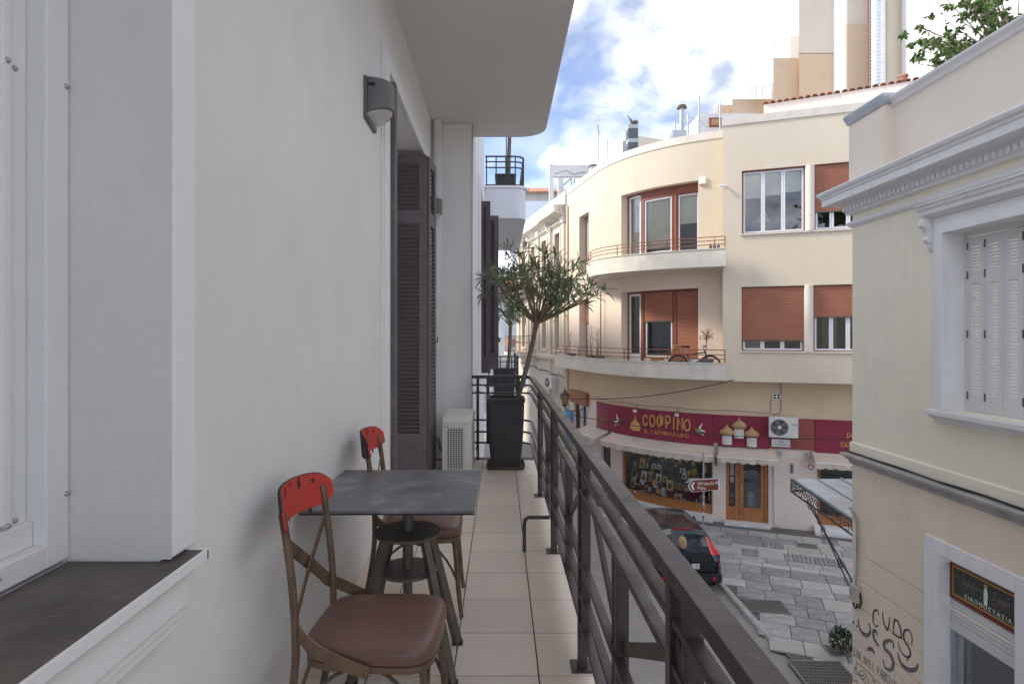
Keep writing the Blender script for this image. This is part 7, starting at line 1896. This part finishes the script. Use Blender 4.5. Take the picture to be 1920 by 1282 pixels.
m = MB(); m.box(a.x-.05, a.x-.003, 27.25, 34, 0, b.z); m.build('side_wall', M['bright_wall'], tw)  # paler slab: sunlight on this left flank is put into its colour
a = at_px(1663, 0, 26.8); b = at_px(1692, -260, 26.8); m = MB(); m.box(a.x, b.x, 26.8, 34, 0, b.z); m.build('cream_strip', M['cream'], tw)
m = MB(); m.hexa([(at_px(1691,0,26.6).x,26.6,0),(at_px(1960,0,20.5).x,20.5,0),(27,20.5,0),(27,26.6,0)], [(at_px(1691,0,26.6).x,26.6,26),(at_px(1960,0,20.5).x,20.5,26),(27,20.5,26),(27,26.6,26)]); m.build('white_block', M['bright_wall'], tw)
for (x0, x1, y0, y1) in ((1835,1850,-12,28),(1862,1905,18,60)):
    p0 = at_px(x0, y1, 22.0); p1 = at_px(x1, y0, 21.6)
m = MB(); m.box(at_px(1406,0,29).x, at_px(1449,0,29).x, 29, 29.05, at_px(0,186,29).z, at_px(0,157,29).z); m.build('glass_balustrade', M['glass_far'], tw)
m = MB()
for x in (1406, 1418, 1430, 1448): c = at_px(x, 157, 29); m.box(c.x-.03, c.x+.03, 28.96, 29.0, at_px(0,187,29).z, c.z)
m.build('balustrade_post', M['white_frame'], tw)
dc = thing('ventilation_duct', 'shiny ribbed metal ventilation duct running up the tall building', 'duct', at_px(1645, 160, 26.8))
c = at_px(1644.5, 160, 26.75); top = at_px(1644.5, -260, 26.75).z; m = MB(); pr_ = []
z = 13; 
while z < top: pr_ += [(.345, z), (.36, z+.035), (.345, z+.07)]; z += .16
m.lathe(pr_, (c.x, c.y, 0), 20); m.build('pipe', M['duct'], dc)
for x in (1627, 1660): q = at_px(x, 0, 26.7); m = MB(); m.tube([(q.x, q.y, 13), (q.x, q.y, top)], .05, 6); m.build('side_pipe', M['brownframe'] if x == 1627 else M['galv'], dc)
# low wall with a row of roof tiles on top
TP = Path([(at_px(1432,0,22.5).x, 22.5), (at_px(1579,0,21.4).x, 21.4), (at_px(1740,0,20.2).x, 20.2)])
tw2 = thing('tiled_wall', 'white roof wall topped with a row of curved clay tiles', 'wall', TP.P(2, 13, 0))
us1 = TP.px(1578)[0]
z1 = TP.px(1435, 196)[1]; z2 = TP.px(1640, 164)[1]
m = MB(); pbox(m, TP, 0, us1, 12.9, z1, -.3, 0); m.build('wall', M['pinkwall'], tw2); m = MB(); pbox(m, TP, us1, TP.L[-1], 12.9, z2, -.3, .02); m.build('wall', M['pinkwall'], tw2)
def tile_mesh(r=.10, L=.5):
    m = MB(); n = 8; A = []; B = []
    for k in range(n+1): a_ = math.pi*k/n; A.append((r*math.cos(a_), 0, r*.8*math.sin(a_))); B.append((r*.85*math.cos(a_), L, r*.8*math.sin(a_)+.06))
    Ai = [(x*.82, y, z*.82) for x, y, z in A]; Bi = [(x*.82, y, z*.82) for x, y, z in B]
    vs = A+B+Ai+Bi; N_ = n+1; fs = []
    for k in range(n): fs += [(k, k+1, N_+k+1, N_+k), (2*N_+k+1, 2*N_+k, 3*N_+k, 3*N_+k+1), (k+1, k, 2*N_+k, 2*N_+k+1)]
    m.add(vs, fs, False); return m.mesh('roof_tile', M['terracotta'])
tme2 = tile_mesh()
u = .08
while u < TP.L[-1]:
    zt = z1 if u < us1 else z2
    n = TP.nrm(u); p = TP.P(u, zt+.005, .10); inst(tme2, 'roof_tile', tw2, p, (0,0,math.atan2(n.y,n.x)+R(90)))
    u += .235
m = MB(); q = TP.P(TP.px(1694)[0], TP.px(1694,150)[1], -.1); m.lathe([(.12,0),(.13,.12),(.17,.13),(.15,.2),(.02,.26)], q, 10); m.build('roof_vent', M['terracotta'], label='little clay vent on the row of roof tiles', cat='vent')
# small white rooftop room with boarded window
rr1 = thing('rooftop_room', 'small white rooftop room with a boarded brown window', 'building', at_px(1330, 240, 25))
a = at_px(1312, 213, 25.5); b = at_px(1358, 213, 25.5); m = MB(); m.box(a.x, b.x+1.5, 25.5, 29, 12.9, a.z); m.build('wall', M['concrete_white'], rr1)
a = at_px(1330.5, 238, 25.45); b = at_px(1354, 221, 25.45); m = MB(); m.box(a.x, b.x, 25.44, 25.495, a.z, b.z); wo = m.build('window', M['brownframe'], rr1); m = MB(); m.box(a.x+.07, b.x-.07, 25.42, 25.439, a.z+.07, b.z-.07); m.build('board', M['dry'], wo)
m = MB(); A = [at_px(1268, 250, 27.5), at_px(1312, 226, 25.55)]
m.hexa([(A[0].x,A[0].y,12.9),(A[1].x,A[1].y,12.9),(A[1].x+2,A[1].y+2,12.9),(A[0].x+2,A[0].y+2,12.9)], [(A[0].x,A[0].y,A[0].z),(A[1].x,A[1].y,A[1].z+.1),(A[1].x+2,A[1].y+2,A[1].z+.1),(A[0].x+2,A[0].y+2,A[0].z)]); m.build('side_wall', M['bright_wall'], rr1)
for (x, y0, y1, r_, lab, key) in ((1278.5, 245, 198, .14, 'grey metal flue pipe with rusty cap on the roof', 'galv'),):
    c = at_px(x, y0, 24.5); tz = at_px(x, y1, 24.5).z; t = thing('flue_pipe', lab, 'chimney', (c.x, c.y, 13)); m = MB(); m.lathe([(r_*.75,13),(r_*.75,tz-.12)], (c.x,c.y,0), 12); m.build('pipe', M[key], t)
    m = MB(); m.lathe([(r_*1.5,tz-.12),(r_*1.1,tz),(.02,tz+.05)], (c.x,c.y,0), 12); m.build('cap', M['saucer'], t)
for i, (x, y0, y1) in enumerate(((1310.5, 245, 180), (1290.5, 248, 215), (1350, 245, 194), (1266, 250, 228))):
    c = at_px(x, y0, 24.0); tz = at_px(x, y1, 24).z; m = MB(); m.tube([(c.x,c.y,12.9),(c.x,c.y,tz)], .035 if i < 2 else .03, 6); m.build('roof_pole', M['galv'], label=['tallest thin metal pole on the roof near the white room','short metal pole beside the rusty capped flue','white pole in front of the boarded window','thin pole at the left of the roof railing'][i], cat='pole')
m = MB(); pA_, pB_ = at_px(1290.5, 219, 24), at_px(1310.5, 226, 24); m.tube([pA_, pB_], .012, 4); m.tube([at_px(1310.5,222,24), at_px(1326,242,24)], .012, 4); m.tube([at_px(1266,228,24), at_px(1290,232,24)], .010, 4); m.build('roof_wire', M['galv'], label='wires strung between the roof poles', cat='wire')
for i, x in enumerate((1268, 1281)):
    c = at_px(x, 247, 23.5); m = MB(); m.box(c.x-.16, c.x+.16, 23.5, 23.9, 12.95, c.z+.08); m.build('roof_unit', M['galv'], label=['dark machine on the roof, left of the pair below the flue','dark machine on the roof, right of the pair below the flue'][i], cat='machine', bevel=.03)
# dark stone-clad chimney with pigeon
ck = thing('chimney', 'dark stone-clad chimney on the roof of the rounded corner', 'chimney', at_px(1187, 275, 24.5))
a = at_px(1178.5, 233, 24.3); b = at_px(1196, 233, 24.3); m = MB(); m.box(a.x, b.x, 24.3, 24.75, 12.9, a.z); m.build('stack', M['slate_chimney'], ck)
zc_ = a.z; k = 0
while zc_ > 13.2:
    m = MB(); m.box(a.x-.012, b.x+.012, 24.288, 24.762, zc_-.17, zc_-.012); m.build('cladding_course', M['slate_chimney'] if k % 3 else M['zinc'], ck); zc_ -= .19; k += 1
m = MB(); c = at_px(1191, 231, 24.5); m.lathe([(.12,-.02),(.15,.05),(.05,.12)], c, 8); m.build('pot', M['gunmetal'], ck)
pg = thing('pigeon', 'grey pigeon perched on the dark chimney', 'bird', at_px(1183, 233, 24.5))
c = at_px(1183, 227.5, 24.4); m = MB(); loft(m, [[(c.x + cx_ + 0*r_, c.y + r_*math.cos(a_), c.z + cz_ + r_*math.sin(a_)) for a_ in [i*math.pi/5 for i in range(10)]] for cx_, cz_, r_ in ((.14,-.14,.015),(.09,-.10,.045),(.03,-.02,.085),(-.03,.05,.085),(-.07,.10,.055),(-.08,.14,.042),(-.09,.18,.045),(-.11,.195,.03),(-.145,.19,.008))]); m.build('body', M['pigeon'], pg, sharp=False)
m = MB(); m.tube([c+Vector((-.01,.03,-.03)), c+Vector((-.01,.03,-.12))], .008, 4); m.tube([c+Vector((-.01,-.03,-.03)), c+Vector((-.01,-.03,-.12))], .008, 4); m.build('legs', M['roller'], pg)
a = at_px(1167, 264, 25.0); b = at_px(1178, 264, 25); m = MB(); m.box(a.x, b.x+.3, 25.0, 26, 12.9, a.z); m.build('white_chimney', M['concrete_white'], label='low white chimney block left of the dark chimney', cat='chimney', bevel=.01)
m = MB(); A, B = at_px(1196, 255, 27), at_px(1245, 262, 27); m.hexa([(A.x,27,12.9),(B.x,27,12.9),(B.x,28,12.9),(A.x,28,12.9)], [(A.x,27,A.z),(B.x,27,B.z),(B.x,28,B.z),(A.x,28,A.z)]); m.build('roof_wall', M['pale_wall'], label='tan roof wall behind the dark chimney', cat='wall')
# television aerials
def aerial(label, x, y0, y1, Y, yagi):
    c = at_px(x, y0, Y); tz = at_px(x, y1, Y).z; t = thing('television_aerial', label, 'aerial', (c.x, Y, c.z)); m = MB(); m.tube([(c.x,Y,12.9),(c.x,Y,tz)], .022, 5); m.build('mast', M['galv'], t)
    m = MB()
    if yagi == 1:
        m.tube([(c.x+.02,Y,tz),(c.x-.12,Y-.5,tz+.28)], .02, 5)
        for k in range(8): q = Vector((c.x+.02,Y,tz)).lerp(Vector((c.x-.12,Y-.5,tz+.28)), k/7); m.tube([q+Vector((-.09,0,0)), q+Vector((.09,0,0))], .010, 4)
    else:
        for k in range(9): z = tz - k*.13; m.tube([(c.x-.12,Y,z),(c.x+.12,Y,z)], .007, 4)
    m.build('elements', M['galv'], t)
aerial('television aerial with slanted head on the left of the roof', 1122, 312, 253, 27.5, 1)
aerial('television aerial with many short rods on the roof', 1139.5, 302, 263, 26.0, 0)
# bare concrete frame on the old townhouse
cf = thing('concrete_frame', 'bare grey concrete frame standing on the old townhouse roof', 'frame', at_px(1034, 390, 36))
Y = 36
def fr_box(x0, x1, y0, y1, Y0, dep, name):
    a = at_px(x0, y0, Y0); b = at_px(x1, y1, Y0); m = MB(); m.box(a.x, b.x, Y0, Y0+dep, b.z, a.z); m.build(name, M['concrete_white'], cf)
fr_box(1030, 1038, 308, 420, 36, .35, 'column'); fr_box(1038.05, 1135, 309, 331, 36, .35, 'beam'); fr_box(1046.5, 1057, 333.5, 420, 35.5, .35, 'pier')
m = MB(); m.tube([at_px(1040,326,35.95), at_px(1062,319,35.95), at_px(1075,327,35.95), at_px(1095,322,35.95), at_px(1106,327,35.95)], .02, 4); m.build('crack', M['galv'], cf)
hg = MB(); hg.tube([at_px(1057,347,35), at_px(1070,334,35)], .05, 6); hg.tube([at_px(1071,332,35), at_px(1072,362,35)], .04, 6); hg.tube([at_px(1077,332,35), at_px(1077,358,35)], .05, 6); hg.build('roof_pipework', M['galv'], label='grey pipes under the concrete frame', cat='pipe')
vc = thing('roof_cowl', 'low roof vent with dark cap at the concrete frame', 'vent', at_px(1113, 312, 34)); c = at_px(1113, 311, 34); m = MB(); m.box(c.x-.17, c.x+.17, 34, 34.35, c.z-.6, c.z); m.build('base', M['concrete_white'], vc); m = MB(); m.hexa([(c.x-.24,33.9,c.z+.01),(c.x+.24,33.9,c.z+.01),(c.x+.24,34.45,c.z+.01),(c.x-.24,34.45,c.z+.01)], [(c.x-.08,34.1,c.z+.14),(c.x+.08,34.1,c.z+.14),(c.x+.08,34.25,c.z+.14),(c.x-.08,34.25,c.z+.14)]); m.build('cap', M['saucer'], vc)
# distant house with tiled roof
dh = thing('distant_house', 'distant grey house with a red tiled roof down the street', 'building', at_px(1020, 400, 62))
a = at_px(960, 440, 62); b = at_px(1085, 362, 62); m = MB(); m.box(a.x, b.x, 62, 72, 0, b.z); m.build('wall', M['old_wall'], dh)
a2 = at_px(960, 440, 60); b2 = at_px(1034, 377, 60); m = MB(); m.box(a2.x, b2.x, 60, 61.9, 0, b2.z); m.build('front_wall', M['bluewhite'], dh)
rz = b.z; rt = at_px(1018, 346, 62).z
m = MB(); m.hexa([(a.x-.3,61.6,rz),(b.x+.3,61.6,rz),(b.x+.3,72.4,rz),(a.x-.3,72.4,rz)], [(2.6,66.5,rt+.7),(5.2,66.5,rt+.7),(5.2,67.5,rt+.7),(2.6,67.5,rt+.7)]); ro = m.build('roof', M['terracotta'], dh)
for k in range(40):
    x = a.x - .2 + k*(b.x-a.x+.4)/39; x2 = 2.6 + k*2.6/39
    m = MB(); m.tube([(x, 61.6, rz+.02), (x2, 66.5, rt+.72)], [.11,.05], 6); m.build('roof_tile', M['terracotta'], ro)

# tree on the roof terrace of the cream house
rt_ = random.Random(21)
tr = thing('terrace_tree', 'leafy green tree rising behind the parapet of the cream house', 'tree', (9.3, 11.0, 8.95))
br = MB(); lv = MB(); root = Vector((9.6, 10.9, 8.95)); hub = Vector((9.7, 11, 11.0))
m = MB(); m.tube([root, root+Vector((.05,.02,1)), hub], [.09,.075,.06], 8); m.build('trunk', M['bark'], tr)
for k in range(72):
    tx = rt_.uniform(1700, 1960); ty = rt_.uniform(-70, 130)
    if tx < 1760 and (ty < 25 - (tx-1700)*.3): ty = rt_.uniform(30, 120)
    e = at_px(tx, ty, 11 + rt_.uniform(-.6, .9))
    if e.z < 10.2: e.z = 10.2 + rt_.random()*.3
    mid = hub.lerp(e, .5) + Vector((rt_.uniform(-.1,.1), rt_.uniform(-.1,.1), .12)); pts = bez(hub, hub.lerp(mid,.6)+Vector((0,0,.15)), mid, e, 8)
    br.tube(pts, [.022*(1-i/8)+.004 for i in range(9)], 5)
    for j in range(5):
        s = pts[rt_.randint(3,8)]; e2 = s + Vector((rt_.uniform(-1,1), rt_.uniform(-1,1), rt_.uniform(-.7,.6)))*.32
        br.tube([s, s.lerp(e2,.5)+Vector((0,0,.03)), e2], [.006,.005,.003], 4)
        for q in range(16):
            f = rt_.random(); p_ = s.lerp(e2, .3+.7*f); leaf_blade(lv, p_, Vector((rt_.uniform(-1,1), rt_.uniform(-1,1), rt_.uniform(-1,.3))), rt_.uniform(.07,.11), .05, .5, rt_.uniform(-1.2,1.2))
br.build('branch', M['twig'], tr); lv.build('crown', M['tree_leaf'], tr)
